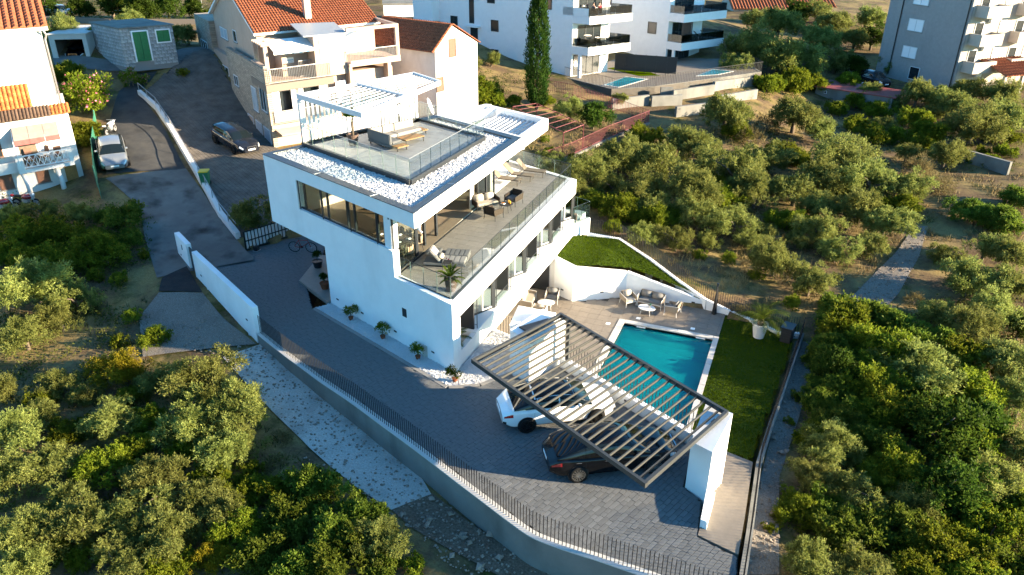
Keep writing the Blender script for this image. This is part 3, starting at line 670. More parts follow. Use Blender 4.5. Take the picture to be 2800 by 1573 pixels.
front = sorted([i for i, (c, L_) in enumerate(allp) if c.y < 20.8 and -9 < c.x < -1.2], key=lambda i: allp[i][0].y)[:300]; fset = set(front)
pm = {}
for L_ in (.24, .36, .48):
    a = MB(); a.box(-L_/2+.006, -.084, -.03, L_/2-.006, .084, .0); pm[L_] = a.mesh('paver', 'paver')
rest = MB()
for i, (c, L_) in enumerate(allp):
    dz = random.uniform(-.004, .004)
    if i in fset:
        piece('paver', pm[L_], drive, Matrix.Translation((c.x, c.y, dz)) @ Matrix.Rotation(math.atan2(pud.y, pud.x), 4, 'Z'))
    else:
        q = [c+pud*(sx*(L_/2-.006))+pvd*(sy*.084) for sx, sy in ((-1, -1), (1, -1), (1, 1), (-1, 1))]
        rest.add([(p.x, p.y, -.03) for p in q]+[(p.x, p.y, dz) for p in q], [(4,5,6,7),(0,1,5,4),(1,2,6,5),(2,3,7,6),(3,0,4,7)])
for c, L_, w_ in cutp:
    q = [c+pud*(sx*L_/2*.99)+pvd*(sy*w_/2*.99) for sx, sy in ((-1, -1), (1, -1), (1, 1), (-1, 1))]; rest.add([(p.x, p.y, -.03) for p in q]+[(p.x, p.y, 0) for p in q], [(4,5,6,7),(0,1,5,4),(1,2,6,5),(2,3,7,6),(3,0,4,7)])
o = rest.build('pavers', 'paver_field', drive); o['kind'] = 'stuff'
# kerb and white gravel bed along the villa
GB = [at(9.45, .0), at(9.6, .85), Vector((-12.45, 24.62)), Vector((-11.3, 25.3)), Vector((-10.42, 26.6)), Vector((-11.5, 29.55)), Vector((-12.5, 29.85)), Vector((-12.6, 25.7)), TPT]
m = MB(); m.prism([(p[0], p[1]) for p in GB], -.3, -.01); gb = m.build('gravel_bed', 'pebble_white'); tag(gb, kind='structure')
m = MB()
for a, b in ((GB[1], GB[2]), (GB[2], GB[3]), (GB[3], GB[4])): m.wall(a, b, .2, -.2, .012, -1)
m.build('kerb', 'kerb_stone', gb)
o = pebbles('pebbles', [[(p[0], p[1]) for p in GB]], .0, 230, .024, .05, gb)
# retaining wall with its bar fence along the driveway
rw = thing('retaining_wall', 'curved grey concrete retaining wall below the driveway fence', 'wall', (-12, 21, -1))
def off_line(pl, d):
    out = []
    for i, p in enumerate(pl):
        a = Vector(pl[max(0, i-1)][:2]); b = Vector(pl[min(len(pl)-1, i+1)][:2]); t = (b-a).normalized(); out.append(Vector(p[:2])+Vector((-t.y, t.x))*d)
    return out
CO = [Vector(p) for p in COPING]; fine = []
for i in range(len(CO)-1):
    p0, p1, p2, p3 = CO[max(0, i-1)], CO[i], CO[i+1], CO[min(len(CO)-1, i+2)]
    for k in range(6):
        t = k/6; fine.append(.5*((2*p1)+(p2-p0)*t+(2*p0-5*p1+4*p2-p3)*t*t+(3*p1-p0-3*p2+p3)*t**3))
fine.append(CO[-1])
inn, out_ = off_line(fine, .13), off_line(fine, -.13)
def strip_mesh(A, B, z0, z1):
    mb = MB(); n = len(A); vs_ = []
    for a, b in zip(A, B): vs_ += [(a.x, a.y, z0), (a.x, a.y, z1), (b.x, b.y, z1), (b.x, b.y, z0)]
    fs_ = []
    for i in range(n-1):
        o_ = i*4; fs_ += [(o_, o_+4, o_+5, o_+1), (o_+1, o_+5, o_+6, o_+2), (o_+2, o_+6, o_+7, o_+3)]
    fs_ += [(0, 1, 2, 3), ((n-1)*4+3, (n-1)*4+2, (n-1)*4+1, (n-1)*4)]
    mb.add(vs_, fs_); return mb
for k0_, k1_ in ((0, 14), (14, 30), (30, 46), (46, 66), (66, 80), (80, len(fine)-1)):
    strip_mesh(inn[k0_:k1_+1], out_[k0_:k1_+1], -4.6, .03).build('wall_panel', 'concrete_wall', rw, world=True)
strip_mesh(off_line(fine, .15), off_line(fine, -.16), .033, .07).build('coping', 'coping_light', rw, world=True)
barmesh = MB().box(-.011, -.011, 0, .011, .011, 1.0).mesh('bar', 'fence_black')
def bar_fence(name, label, line, spacing, h, zf, group=None, mesh=None, rails=()):
    L0 = Vector(line[0][:2]); th = thing(name, label, 'fence', (L0.x, L0.y, zf(L0.x, L0.y)), group=group)
    pts = [Vector(p[:2]) for p in line]; acc = 0.; nxt = spacing*.5
    for a, b in zip(pts, pts[1:]):
        l = (b-a).length; ang_ = math.atan2((b-a).y, (b-a).x)
        while nxt < acc+l:
            q = a.lerp(b, (nxt-acc)/l); nxt += spacing
            piece('bar', mesh or barmesh, th, Matrix.Translation(Vector((q.x, q.y, zf(q.x, q.y)))-th.location) @ Matrix.Rotation(ang_, 4, 'Z') @ Matrix.Diagonal((1, 1, h, 1)))
        for rz_ in rails:
            m_ = MB(); m_.beam((a.x, a.y, zf(a.x, a.y)+rz_), (b.x, b.y, zf(b.x, b.y)+rz_), .03, .03); m_.build('rail', mesh.materials[0] if mesh else 'fence_black', th, world=True)
        acc += l
    return th
bar_fence('bar_fence', 'black vertical bar fence on the curved driveway retaining wall', off_line(fine, .0), .135, .98, lambda x, y: .065)
# white boundary wall by the gate, gate pier and gate
ww = thing('boundary_wall', 'long white rendered boundary wall at the end of the driveway fence', 'wall', (-26, 27, 0))
WA, WB_ = Vector((-22.9, 25.33)), Vector((-30.2, 29.45))
m = MB(); m.wall(WA, WB_, .28, (-1.2, -.5), (1.42, 1.42), 0); m.build('wall', 'render_white', ww, world=True)
for t in (.12, .88):
    p = WA.lerp(WB_, t); n = Vector((-.513, -.858)).normalized()
    m = MB(); m.cbox((p.x+n.x*.15, p.y+n.y*.15, .35), (.2, .02, .07), rz=math.atan2((WB_-WA).y, (WB_-WA).x)); m.build('wall_lamp', 'dark_plastic', ww, world=True)
gpier = thing('gate_pier', 'short white wall with letter slot beside the dark pedestrian gate', 'wall', (-32, 30.6, 0))
WC, WD = Vector((-31.05, 29.96)), Vector((-32.9, 31.08))
m = MB(); m.wall(WC, WD, .28, -.5, 1.5); m.build('wall', 'render_white', gpier, world=True)
for z_, t in ((1.0, .45), (.35, .7)):
    p = WC.lerp(WD, t); n = Vector((-.513, -.858)).normalized(); m = MB(); m.cbox((p.x+n.x*.15, p.y+n.y*.15, z_), (.16 if z_ < .9 else .1, .02, .07 if z_ < .9 else .3), rz=math.atan2((WD-WC).y, (WD-WC).x)); m.build('letter_slot' if z_ > .9 else 'wall_lamp', 'dark_plastic', gpier, world=True)
m = MB(); m.wall(WB_.lerp(WC, .06), WB_.lerp(WC, .94), .06, -.1, 1.35); pg = m.build('pedestrian_gate', 'anthracite'); tag(pg, 'narrow dark pedestrian gate between two white walls', 'gate')
gate = thing('sliding_gate', 'open sliding driveway gate with white boards between black bars', 'gate', (-29.9, 33.2, 0))
GA, GB2 = Vector((-29.75, 33.0)), Vector((-27.9, 37.6)); gd = (GB2-GA).normalized(); gl_ = (GB2-GA).length
m = MB(); m.beam((*GA, .12), (*GB2, .12), .06, .08); m.beam((*GA, .66), (*GB2, .66), .05, .06); m.beam((*GA, 1.25), (*GB2, 1.25), .05, .06); m.beam((*GA, .08), (*GA, 1.28), .07, .07); m.beam((*GB2, .08), (*GB2, 1.28), .07, .07); m.build('frame', 'fence_black', gate, world=True)
n = 22
for i in range(n):
    p = GA.lerp(GB2, (i+.5)/n); nn = Vector((gd.y, -gd.x))*.05
    m = MB(); m.wall(p-gd*.085-nn, p+gd*.085-nn, .02, .17, 1.22); m.build('board', 'white_metal', gate, world=True)
    q = GA.lerp(GB2, i/n); m = MB(); m.beam((q.x, q.y, .16), (q.x, q.y, 1.22), .02, .03); m.build('bar', 'fence_black', gate, world=True)
gm = thing('gate_motor', 'small dark gate motor box at the sliding gate', 'gate motor', (*(GA+gd*.5+Vector((.25, -.1))), 0)); m = MB(); m.box(-.12, -.16, 0, .12, .16, .3); m.build('housing', 'dark_plastic', gm, bevel=.03); m = MB(); m.box(-.16, -.2, -.01, .16, .2, .03); m.build('base_plate', 'galv', gm)
m = MB(); m.beam((-31.2, 30.7, -.02), (-29.75, 33.0, -.02), .25, .1); o = m.build('threshold', 'kerb_stone'); tag(o, kind='structure')
# ------------------------------------------------------------------ pool deck
PX0, PX1, PY0, PY1 = -7.73, -2.78, 27.2, 37.55
DECKP = [(-15, 29.9), (-12.3, 29.9), (-8.55, 28.0), (-2.5, 24.8), (-2.5, 41.0), (-3.4, 41.0), (-8.4, 40.75), (-11.2, 38.95), (-12.6, 39.4), (-12.6, 40), (-15, 40)]
def quadbox(mb, p, z0, z1): mb.prism(p, z0, z1)
m = MB(); m.prism([(-15.2, 29.5), (-8.5, 27.75), (PX0, 27.4), (PX0, 41.2), (-15.2, 41.2)], ZD-1, ZD-.045); m.prism([(PX0, PY1), (-2.5, PY1), (-2.5, 41.2), (PX0, 41.2)], ZD-1.01, ZD-.047); m.prism([(PX1, 25), (-2.5, 25), (-2.5, PY1), (PX1, PY1)], ZD-1.02, ZD-.049)
deck = m.build('pool_deck', 'tile_joint'); tag(deck, kind='structure')
for pl in ([(-14.9, 29.7), (-8.6, 28.05), (-8.08, 27.8), (-8.08, 41.0), (-14.9, 41.0)], [(-8.08, 37.92), (-2.52, 37.92), (-2.52, 41.0), (-8.08, 41.0)]):
    for q, full in tile_pieces(pl, (0, 1), (.6, .6), .012, 0, 0, (-8.08, 37.92), 0):
        c = sum(q, Vector((0, 0)))/len(q)
        if c.y > 40.9 or (c.x < -8.4 and c.y > 38.9+(c.x+11.2)*.62 and c.x > -11.2) or (c.x < -11.3 and c.y > 39.6) or (c.x > -4 and c.y > 41): continue
        m = MB(); m.prism(q, ZD-.04, ZD); m.build('tile', 'tile_deck', deck)
m = MB(); m.box(PX0, PY0-1, ZD-1.55, PX1, PY1, ZD-1.45); m.box(PX0-.1, PY0-1, ZD-1.5, PX0, PY1+.1, ZD-.05); m.box(PX1, PY0-1, ZD-1.5, PX1+.1, PY1+.1, ZD-.052); m.box(PX0, PY1, ZD-1.5, PX1, PY1+.1, ZD-.054); m.box(PX0, PY0-1.1, ZD-1.5, PX1, PY0-1, ZD-.056)
pool = m.build('pool', 'pool_tile'); tag(pool, kind='structure')
def coping_run(a, b, w_, n):
    a, b = Vector(a), Vector(b)
    for i in range(n):
        p, q = a.lerp(b, i/n+.0012), a.lerp(b, (i+1)/n-.0012); mb = MB(); mb.wall(p, q, w_, ZD-.045, ZD+.025); mb.build('coping_stone', 'coping_stone', pool)
coping_run((PX0-.17, PY0), (PX0-.17, PY1+.34), .36, 11); coping_run((PX0+.01, PY1+.17), (PX1-.01, PY1+.17), .34, 5); coping_run((PX1+.14, PY0-1.5), (PX1+.14, PY1+.34), .28, 12)
wm = bpy.data.materials.new('pool_water'); wm.use_nodes = True; n_ = wm.node_tree.nodes; L_ = wm.node_tree.links; n_.remove(n_['Principled BSDF'])
tr = n_.new('ShaderNodeBsdfTransparent'); tr.inputs[0].default_value = (.03,.74,.82, 1); gs = n_.new('ShaderNodeBsdfGlossy'); gs.inputs['Roughness'].default_value = .03
fr = n_.new('ShaderNodeFresnel'); fr.inputs[0].default_value = 1.33; mx = n_.new('ShaderNodeMixShader'); nz = n_.new('ShaderNodeTexNoise'); nz.inputs['Scale'].default_value = 2.2; nz.inputs['Detail'].default_value = 3
bp = n_.new('ShaderNodeBump'); bp.inputs['Strength'].default_value = .5; bp.inputs['Distance'].default_value = .05; L_.new(nz.outputs['Fac'], bp.inputs['Height']); L_.new(bp.outputs[0], gs.inputs['Normal']); L_.new(bp.outputs[0], fr.inputs['Normal'])
df = n_.new('ShaderNodeBsdfDiffuse'); df.inputs[0].default_value = (.0,.46,.52, 1); m2 = n_.new('ShaderNodeMixShader'); m2.inputs[0].default_value = .42
nz2 = n_.new('ShaderNodeTexNoise'); nz2.inputs['Scale'].default_value = 1.1; nz2.inputs['Detail'].default_value = 5; nz2.inputs['Distortion'].default_value = 1.5; rp2 = n_.new('ShaderNodeValToRGB'); rp2.color_ramp.elements[0].position = .35; rp2.color_ramp.elements[1].position = .72; rp2.color_ramp.elements[0].color = (.0,.20,.26,1); rp2.color_ramp.elements[1].color = (.005,.34,.38,1); L_.new(nz2.outputs['Fac'], rp2.inputs['Fac']); L_.new(rp2.outputs['Color'], df.inputs[0]); L_.new(tr.outputs[0], m2.inputs[1]); L_.new(df.outputs[0], m2.inputs[2]); L_.new(fr.outputs[0], mx.inputs[0]); L_.new(m2.outputs[0], mx.inputs[1]); L_.new(gs.outputs[0], mx.inputs[2]); L_.new(mx.outputs[0], n_['Material Output'].inputs[0]); MATS['pool_water'] = wm
m = MB(); m.quad((PX0+.002, PY0-.99, ZD-.16), (PX1-.002, PY0-.99, ZD-.16), (PX1-.002, PY1-.002, ZD-.16), (PX0+.002, PY1-.002, ZD-.16)); m.build('water', 'pool_water', pool)
for x in (-7.0, -3.7):
    m = MB(); m.box(x, PY1-.03, ZD-.12, x+.5, PY1-.005, ZD-.06); m.build('skimmer', 'white_plate', pool)
for x, y in ((-8.55, 37.1), (-7.1, 38.35), (-4.0, 38.3)):
    m = MB(); m.box(x-.12, y-.12, ZD+.001, x+.12, y+.12, ZD+.006); m.build('hatch', 'white_plate', deck)
# ------------------------------------------------------------------ white retaining wall of the lawn
lw = thing('lawn_wall', 'white angled retaining wall between the pool deck and the upper lawn', 'wall', (-9, 40, ZD))
W1, W2, W3, W4 = Vector((-12.6, 39.5)), Vector((-11.25, 38.94)), Vector((-8.45, 40.75)), Vector((-2.55, 41.0))
def wl(a, b, z1, n='wall'):
    m = MB(); m.wall(a, b, .24, ZD-.1, z1, 1); return m.build(n, 'render_white', lw, world=True)
wl(W1, W2, (-.2, -.34)); wl(W2, W3, (-.342, -.95)); wl(W3, W4, (-.952, -2.45))
for a, b, t, z_ in ((W1, W2, .45, .5), (W2, W3, .55, .45), (W3, W4, .68, .3)):
    p = a.lerp(b, t); d = (b-a).normalized(); n = Vector((d.y, -d.x)); m = MB(); m.cbox((p.x+n.x*.01, p.y+n.y*.01, ZD+z_), (.2, .03, .08), rz=math.atan2(d.y, d.x)); m.build('wall_lamp', 'dark_plastic', lw, world=True)
# lawns: base sheet + blades
mat('turf_base', (.028,.047,.002), .95, var=.2, vs=8)
mat('turf_blade', (.052,.082,.0008), .8, spec=0., var=.22, vs=.9)
LF = [Vector(p) for p in LAWN_FENCE]
up_in = [W1, W2, W3, W4]
def lawn_z(x, y):
    if x > -2.55: return ZD
    # upper lawn falls from the house to the deck corner
    t = max(0, min(1, (x+12.6)/10.05)); a = [-.25, -.4, -.95, -1.6, -2.5]; k = t*4; i = min(3, int(k)); return a[i]+(a[i+1]-a[i])*(k-i)
upper = [W1+Vector((0, .2)), W2+Vector((.1, .24)), W3+Vector((0, .24)), W4+Vector((0, .2))] + [Vector((p.x, p.y)) for p in LF[::-1] if p.x < -2.5] + [Vector((-12.6, 43.2))]
lower = [Vector((-2.52, 24.8)), Vector((-.6, 27.9)), Vector((.25, 27.75)), Vector((.58, 30.76)), Vector((1.45, 39.8))] + [Vector((p.x, p.y)) for p in LF[::-1] if p.x > -2.5] + [Vector((-2.52, 42.3))]
def lawn(name, poly, step=.2):
    x0, x1 = min(p[0] for p in poly), max(p[0] for p in poly); y0, y1 = min(p[1] for p in poly), max(p[1] for p in poly); mb = MB(); nx, ny_ = int((x1-x0)/step)+1, int((y1-y0)/step)+1
    for i in range(nx):
        for j in range(ny_):
            q = [(x0+i*step, y0+j*step), (x0+(i+1)*step, y0+j*step), (x0+(i+1)*step, y0+(j+1)*step), (x0+i*step, y0+(j+1)*step)]
            if sum(inside(poly, *p) for p in q) >= 3: mb.add([(p[0], p[1], lawn_z(*p)-.03) for p in q], [(0, 1, 2, 3)])
    o = mb.build(name, 'turf_base'); tag(o, kind='structure')
    N = int((x1-x0)*(y1-y0)*420); px = rng.uniform(x0, x1, N); py = rng.uniform(y0, y1, N); vv = []; ff = []
    for x, y in zip(px, py):
        if not inside(poly, x, y): continue
        a = rng.uniform(0, 6.28); h = rng.uniform(.035, .07); wv = .016; lx, ly = rng.uniform(-.03, .03, 2); z = lawn_z(x, y)-.03; b = len(vv)
        vv += [(x-wv*math.cos(a), y-wv*math.sin(a), z), (x+wv*math.cos(a), y+wv*math.sin(a), z), (x+lx, y+ly, z+h)]; ff.append((b, b+1, b+2))
    me = bpy.data.meshes.new('grass'); me.from_pydata(vv, [], ff); me.materials.append(MATS['turf_blade']); g = piece('grass', me); tag(g, 'short mown green grass of the villa lawn' if name == 'lawn' else 'short mown green grass beside the pool', 'grass', kind='stuff')
lawn('lawn', [tuple(p) for p in upper]); lawn('pool_lawn', [tuple(p) for p in lower])
# fence with low white kerb round the lawn
lk = thing('lawn_kerb', 'low white kerb wall curving round the outer edge of the lawn', 'wall', tuple(LF[3]))
for a, b in zip(LF, LF[1:]):
    m = MB(); m.wall((a.x, a.y), (b.x, b.y), .2, min(a.z, b.z)-1.2, (a.z+.12, b.z+.12), -1); m.build('kerb', 'render_white', lk, world=True)
def lfz(x, y):
    best = min(range(len(LF)-1), key=lambda i: ((Vector((x, y))-Vector((LF[i].x, LF[i].y)).lerp(Vector((LF[i+1].x, LF[i+1].y)), max(0, min(1, (Vector((x, y))-Vector((LF[i].x, LF[i].y))).dot(Vector((LF[i+1].x-LF[i].x, LF[i+1].y-LF[i].y)))/max(1e-6, (LF[i+1]-LF[i]).xy.length_squared))))).length))
    a, b = LF[best], LF[best+1]; t = max(0, min(1, (Vector((x, y))-a.xy).dot((b-a).xy)/(b-a).xy.length_squared)); return a.z+(b.z-a.z)*t+.11
bar_fence('garden_fence', 'black vertical bar fence on the curved white kerb behind the lawn', [Vector((p.x, p.y)) for p in off_line([(p.x, p.y) for p in LF], -.1)], .135, 1.0, lfz)
# right boundary wall and fence
rb = thing('boundary_kerb', 'narrow concrete boundary wall beside the stony strip', 'wall', (1, 30, ZD))
RB = [Vector((.40, 17.25)), Vector((.42, 27.5)), Vector((.70, 30.8)), Vector((1.62, 39.95))]
def rbz(x, y): return .07 if y < 20.5 else (.07+(y-20.5)/7.3*(ZD+.1-.07) if y < 27.8 else ZD+.1)
prev = None
for y in list(np.arange(17.25, 27.6, .9))+[27.5, 30.8, 39.95]:
    k = max(i for i in range(len(RB)) if RB[i].y <= y+1e-6); k = min(k, 2); t = (y-RB[k].y)/(RB[k+1].y-RB[k].y); p = RB[k].lerp(RB[k+1], t)
    if prev is not None:
        m = MB(); m.wall(prev, p, .22, -4.6, (rbz(*prev), rbz(*p)), -1); m.build('wall_panel', 'concrete_wall', rb, world=True)
    prev = p
bar_fence('boundary_fence', 'black vertical bar fence along the concrete wall beside the stony strip', [p+Vector((.12, 0)) for p in RB], .135, 1.0, rbz)
# ------------------------------------------------------------------ steps from the driveway down to the lawn
st = MB(); n = 15
steps = thing('garden_steps', 'pale tiled steps leading from the driveway down to the lawn', 'steps', (-.3, 22, -1))
m = MB(); m.prism([(-1.06, 19.78), (.28, 19.4), (.29, 21.4), (-1.0, 21.6)], -.5, .012); m.build('landing', 'tile_deck', steps, world=True)
for i in range(n):
    t0, t1 = i/n, (i+1)/n; z = -2.6*(i+1)/n; ya0, ya1 = 21.6+t0*6.4, 21.6+t1*6.4; yb0, yb1 = 21.4+t0*6.3, 21.4+t1*6.3
    m = MB(); m.prism([(-1.0+.15*t0, ya0), (.29, yb0), (.29, yb1), (-1.0+.15*t1, ya1)], z-.6, z); m.build('tread', 'tile_deck', steps, world=True)
# carport: parapet with bars, white pillar, stair block
pw = thing('carport_parapet', 'low white parapet wall between the parked cars and the pool', 'wall', (-5, 26, 0))
PA, PB = Vector((-8.55, 27.95)), Vector((-1.75, 24.35))
m = MB(); m.wall(PA, PB, .26, -3.6, .42, 1); m.build('wall', 'render_white', pw, world=True)
for t in (.18, .52, .84):
    p = PA.lerp(PB, t); d = (PB-PA).normalized(); n2 = Vector((d.y, -d.x)); m = MB(); m.cbox((p.x+n2.x*.01, p.y+n2.y*.01, .2), (.2, .03, .08), rz=math.atan2(d.y, d.x)); m.build('wall_lamp', 'dark_plastic', pw, world=True)
pd = (PB-PA).normalized(); pn = Vector((-pd.y, pd.x))*.13
bar_fence('parapet_fence', 'black bars standing on the low parapet between cars and pool', [PA+pn, PB+pn], .165, .95, lambda x, y: .42)
pil = thing('carport_pillar', 'white rendered pillar wall carrying the corner of the dark carport frame', 'pillar', (-1.4, 22.8, 0))
m = MB(); m.prism([(-1.86, 21.97), (-1.08, 21.52), (-.72, 23.9), (-1.72, 24.45)], -3.2, [2.02, 2.12, 2.2, 2.1]); m.build('wall', 'render_white', pil, world=True)
m = MB(); m.prism([(-1.07, 20.2), (-.84, 20.12), (-.80, 21.6), (-1.10, 21.53)], -2.0, [.32, .32, .42, .42]); m.build('low_wall', 'render_white', pil, world=True)
blk = thing('stair_block', 'white angular stair block with sloping top beside the carport', 'stair block', (-9.6, 27, 0))
B0, B1, B2, B3 = Vector((-10.38, 26.56)), Vector((-9.36, 26.24)), Vector((-8.5, 28.5)), Vector((-9.7, 28.9))
m = MB(); m.prism([B0, B1, B2, B3], -2.6, [2.2, 2.0, 2.0, 2.2]); m.build('wall', 'render_white', blk, world=True)
wedge = [G(1394,890,2.15), G(1417.5,838,1.25), G(1520,858,1.25), G(1500,868,2.05)]
m = MB(); zc = [2.21, 1.3, 1.3, 2.12]
m.prism([(p.x, p.y) for p in wedge], [z-.4 for z in zc], zc); m.build('sloping_slab', 'render_white', blk, world=True)
hole = [G(1419,892,2.25), G(1500,870,2.22), G(1455,910,2.22)]
m = MB(); m.prism([(p.x, p.y) for p in hole], 2.0, 2.225); m.build('skylight', 'dark_plastic', blk, world=True)
bar_fence('guard_fence', 'short row of black bars at the end of the white gravel bed', [Vector((-12.35, 29.8)), Vector((-10.9, 29.33))], .17, 1.05, lambda x, y: 0.)
gw = MB(); gw.wall((-12.6, 29.9), (-10.3, 29.2), .2, ZD, 0.); o = gw.build('guard_wall', 'render_white'); tag(o, 'white wall below the short row of guard bars at the gravel bed', 'wall')
m = MB(); m.wall((-10.35, 29.2), (-10.1, 27.2), .2, ZD, -.02); m.build('cheek_wall', 'render_white', blk, world=True)
# dark slatted carport pergola
mat('pergola_grey', (.048,.050,.048), .45, metal=.2)
mat('pergola_slat', (.048,.048,.042), .55)
C0, C1, C2, C3 = Vector((-10.84, 23.5)), Vector((-8.74, 28.56)), Vector((-.86, 23.75)), Vector((-2.80, 18.83))
cp = thing('carport_pergola', 'dark grey slatted metal carport frame above the parked cars', 'carport', (-6, 23.5, 0))
m = MB(); ZC0, ZC1 = 2.2, 2.38
cc = (C0+C1+C2+C3)/4
for i, (a, b) in enumerate(((C0, C1), (C1, C2), (C2, C3), (C3, C0))):
    d = (b-a).normalized(); n2 = Vector((-d.y, d.x)); n2 = n2 if n2.dot(cc-a) > 0 else -n2; e = d*.12 if i % 2 == 0 else d*0
    m.prism([a+e, b-e, b-e+n2*.12, a+e+n2*.12], ZC0, ZC1-(.003 if i % 2 == 0 else 0))
m.build('frame', 'pergola_grey', cp, world=True)
NS = 27
for i in range(1, NS):
    t = i/NS; a, b = C0.lerp(C3, t), C1.lerp(C2, t); d = (b-a).normalized()*.13
    m = MB(); m.beam((*(a+d), ZC0+.08), (*(b-d), ZC0+.08), .042, .10); m.build('slat', 'pergola_slat', cp, world=True)
m = MB(); m.box(-8.25, 27.85, .42, -8.11, 27.99, ZC0); m.build('post', 'pergola_grey', cp, world=True)
m = MB(); m.cbox((-1.3, 23.2, 2.16), (.25, .08, .12), rz=1.2); m.cbox((-9.5, 26.6, 2.16), (.25, .1, .2), rz=1.2); m.build('bracket', 'pergola_grey', cp, world=True)
# ------------------------------------------------------------------ neighbouring houses
mat('pink_plaster', (.409,.310,.248), .85, var=.05, vs=2, bump=.12, bs=70, stain=.12)
mat('grey_plaster', (.300,.289,.281), .9, var=.06, vs=3, bump=.3, bs=40, stain=.1)
mat('cream_plaster', (.434,.385,.329), .9, var=.05, vs=2, bump=.15, bs=60, stain=.12)
mat('old_white', (.612,.595,.570), .9, var=.06, vs=1.5, bump=.15, bs=40, stain=.25)
mat('apt_white', (.78,.77,.76), .85, var=.03, vs=2, bump=.08, bs=80)
mat('terracotta', (.252,.087,.042), .8, var=.35, vs=5, bump=.2)
mat('tile_orange', (.360,.128,.041), .8, var=.25, vs=3, objvar=.3, bump=.2)
mat('tile_dark', (.098,.064,.045), .85, var=.3, vs=4, objvar=.2, bump=.2)
mat('brown_shutter', (.154,.070,.042), .7, var=.15, vs=8)
mat('white_shutter', (.80,.80,.80), .6)
mat('blue_grey_shutter', (.30,.36,.42), .6)
mat('green_door', (.020,.152,.044), .55, var=.12, vs=4)
mat('stone_block', (.336,.336,.336), .9, var=.35, vs=6, objvar=.15, bump=.8, bs=12)
mat('mortar', (.240,.232,.224), .95)
mat('wood_orange', (.315,.154,.042), .6, var=.2, vs=6)
mat('red_paint', (.15,.03,.035), .55, var=.15, vs=5)
mat('metal_roof', (.315,.336,.350), .45, metal=.4)
mat('red_metal_roof', (.240,.056,.048), .55, var=.15, vs=3)
mat('rail_metal', (.38,.37,.36), .45, metal=.6)
mat('green_fence', (.02,.13,.08), .7)
mat('dark_glass', (.02,.026,.03), .12, spec=.8)
mat('awning_red', (.252,.084,.077), .85, var=.15, vs=3); mat('awning_grey', (.266,.231,.203), .85, var=.1, vs=3)
mat('awning_blue', (.18,.36,.55), .85); mat('cloth_white', (.78,.76,.73), .9)
def stone_clad():
    m = mat('stone_clad', (.46,.40,.335), .9); n = m.node_tree.nodes; L = m.node_tree.links; p = n['Principled BSDF']; tc = n['Texture Coordinate']
    mp = n.new('ShaderNodeMapping'); mp.inputs['Rotation'].default_value = (rad(90), 0, 0)
    b = n.new('ShaderNodeTexBrick'); b.inputs['Scale'].default_value = 1; b.inputs['Brick Width'].default_value = .42; b.inputs['Row Height'].default_value = .15; b.inputs['Mortar Size'].default_value = .012
    b.inputs['Color1'].default_value = (.40,.34,.27, 1); b.inputs['Color2'].default_value = (.27,.225,.18, 1); b.inputs['Mortar'].default_value = (.18,.155,.13, 1)
    L.new(tc.outputs['UV'], b.inputs['Vector']); L.new(b.outputs['Color'], p.inputs['Base Color'])
    bu = n.new('ShaderNodeBump'); bu.inputs['Distance'].default_value = .03; L.new(b.outputs['Fac'], bu.inputs['Height']); bu.invert = True; L.new(bu.outputs[0], p.inputs['Normal'])
stone_clad()
def wall_uv(o, d, u0=0.):
    """UV in metres: along plan direction d and height"""
    me = o.data; uv = me.uv_layers.new(); d = Vector((*d, 0))
    for l in me.loops:
        v = me.vertices[l.vertex_index].co; uv.data[l.index].uv = (v.xyz.dot(d), v.z)
class Fr:
    def __init__(s, P, azu, azv): s.P = Vector(P); s.du = Vector((math.sin(rad(azu)), math.cos(rad(azu)))); s.dv = Vector((math.sin(rad(azv)), math.cos(rad(azv))))
    def p(s, u, v): return Vector((s.P.x, s.P.y)) + s.du*u + s.dv*v
    def p3(s, u, v, z): return Vector((*s.p(u, v), z))
    def box(s, mb, u0, u1, v0, v1, z0, z1): mb.prism([s.p(u0, v0), s.p(u1, v0), s.p(u1, v1), s.p(u0, v1)], z0, z1); return mb
    def mk(s, name, m, parent, *boxes, **k):
        mb = MB()
        for b in boxes: s.box(mb, *b)
        return mb.build(name, m, parent, world=True, **k)
    def win(s, parent, face, a0, a1, z0, z1, at_=0., fm='white_metal', gm='dark_glass', name='window', mull=1, fw=.06, sill=True):
        """window standing on the wall plane v=at_ (face 'u', looks towards -v) or u=at_ (face 'v', looks towards -u)"""
        def bx(c0, c1, d0, d1, za, zb, mb): s.box(mb, *((c0, c1, at_-d1, at_-d0) if face == 'u' else (at_-d1, at_-d0, c0, c1)), za, zb)
        mb = MB(); bx(a0, a0+fw, -.01, .06, z0, z1, mb); bx(a1-fw, a1, -.01, .06, z0, z1, mb); bx(a0+fw, a1-fw, -.01, .058, z0, z0+fw, mb); bx(a0+fw, a1-fw, -.01, .058, z1-fw, z1, mb)
        for k in range(1, mull):
            c = a0+(a1-a0)*k/mull; bx(c-.03, c+.03, -.01, .056, z0+fw, z1-fw, mb)
        f = mb.build(name, fm, parent, world=True)
        mb = MB(); bx(a0+fw, a1-fw, -.012, .02, z0+fw, z1-fw, mb); mb.build('pane' if gm.endswith('glass') else 'shutter', gm, f, world=True)
        if sill: mb = MB(); bx(a0-.06, a1+.06, 0, .12, z0-.06, z0-.002, mb); mb.build('sill', 'kerb_stone', f, world=True)
        return f
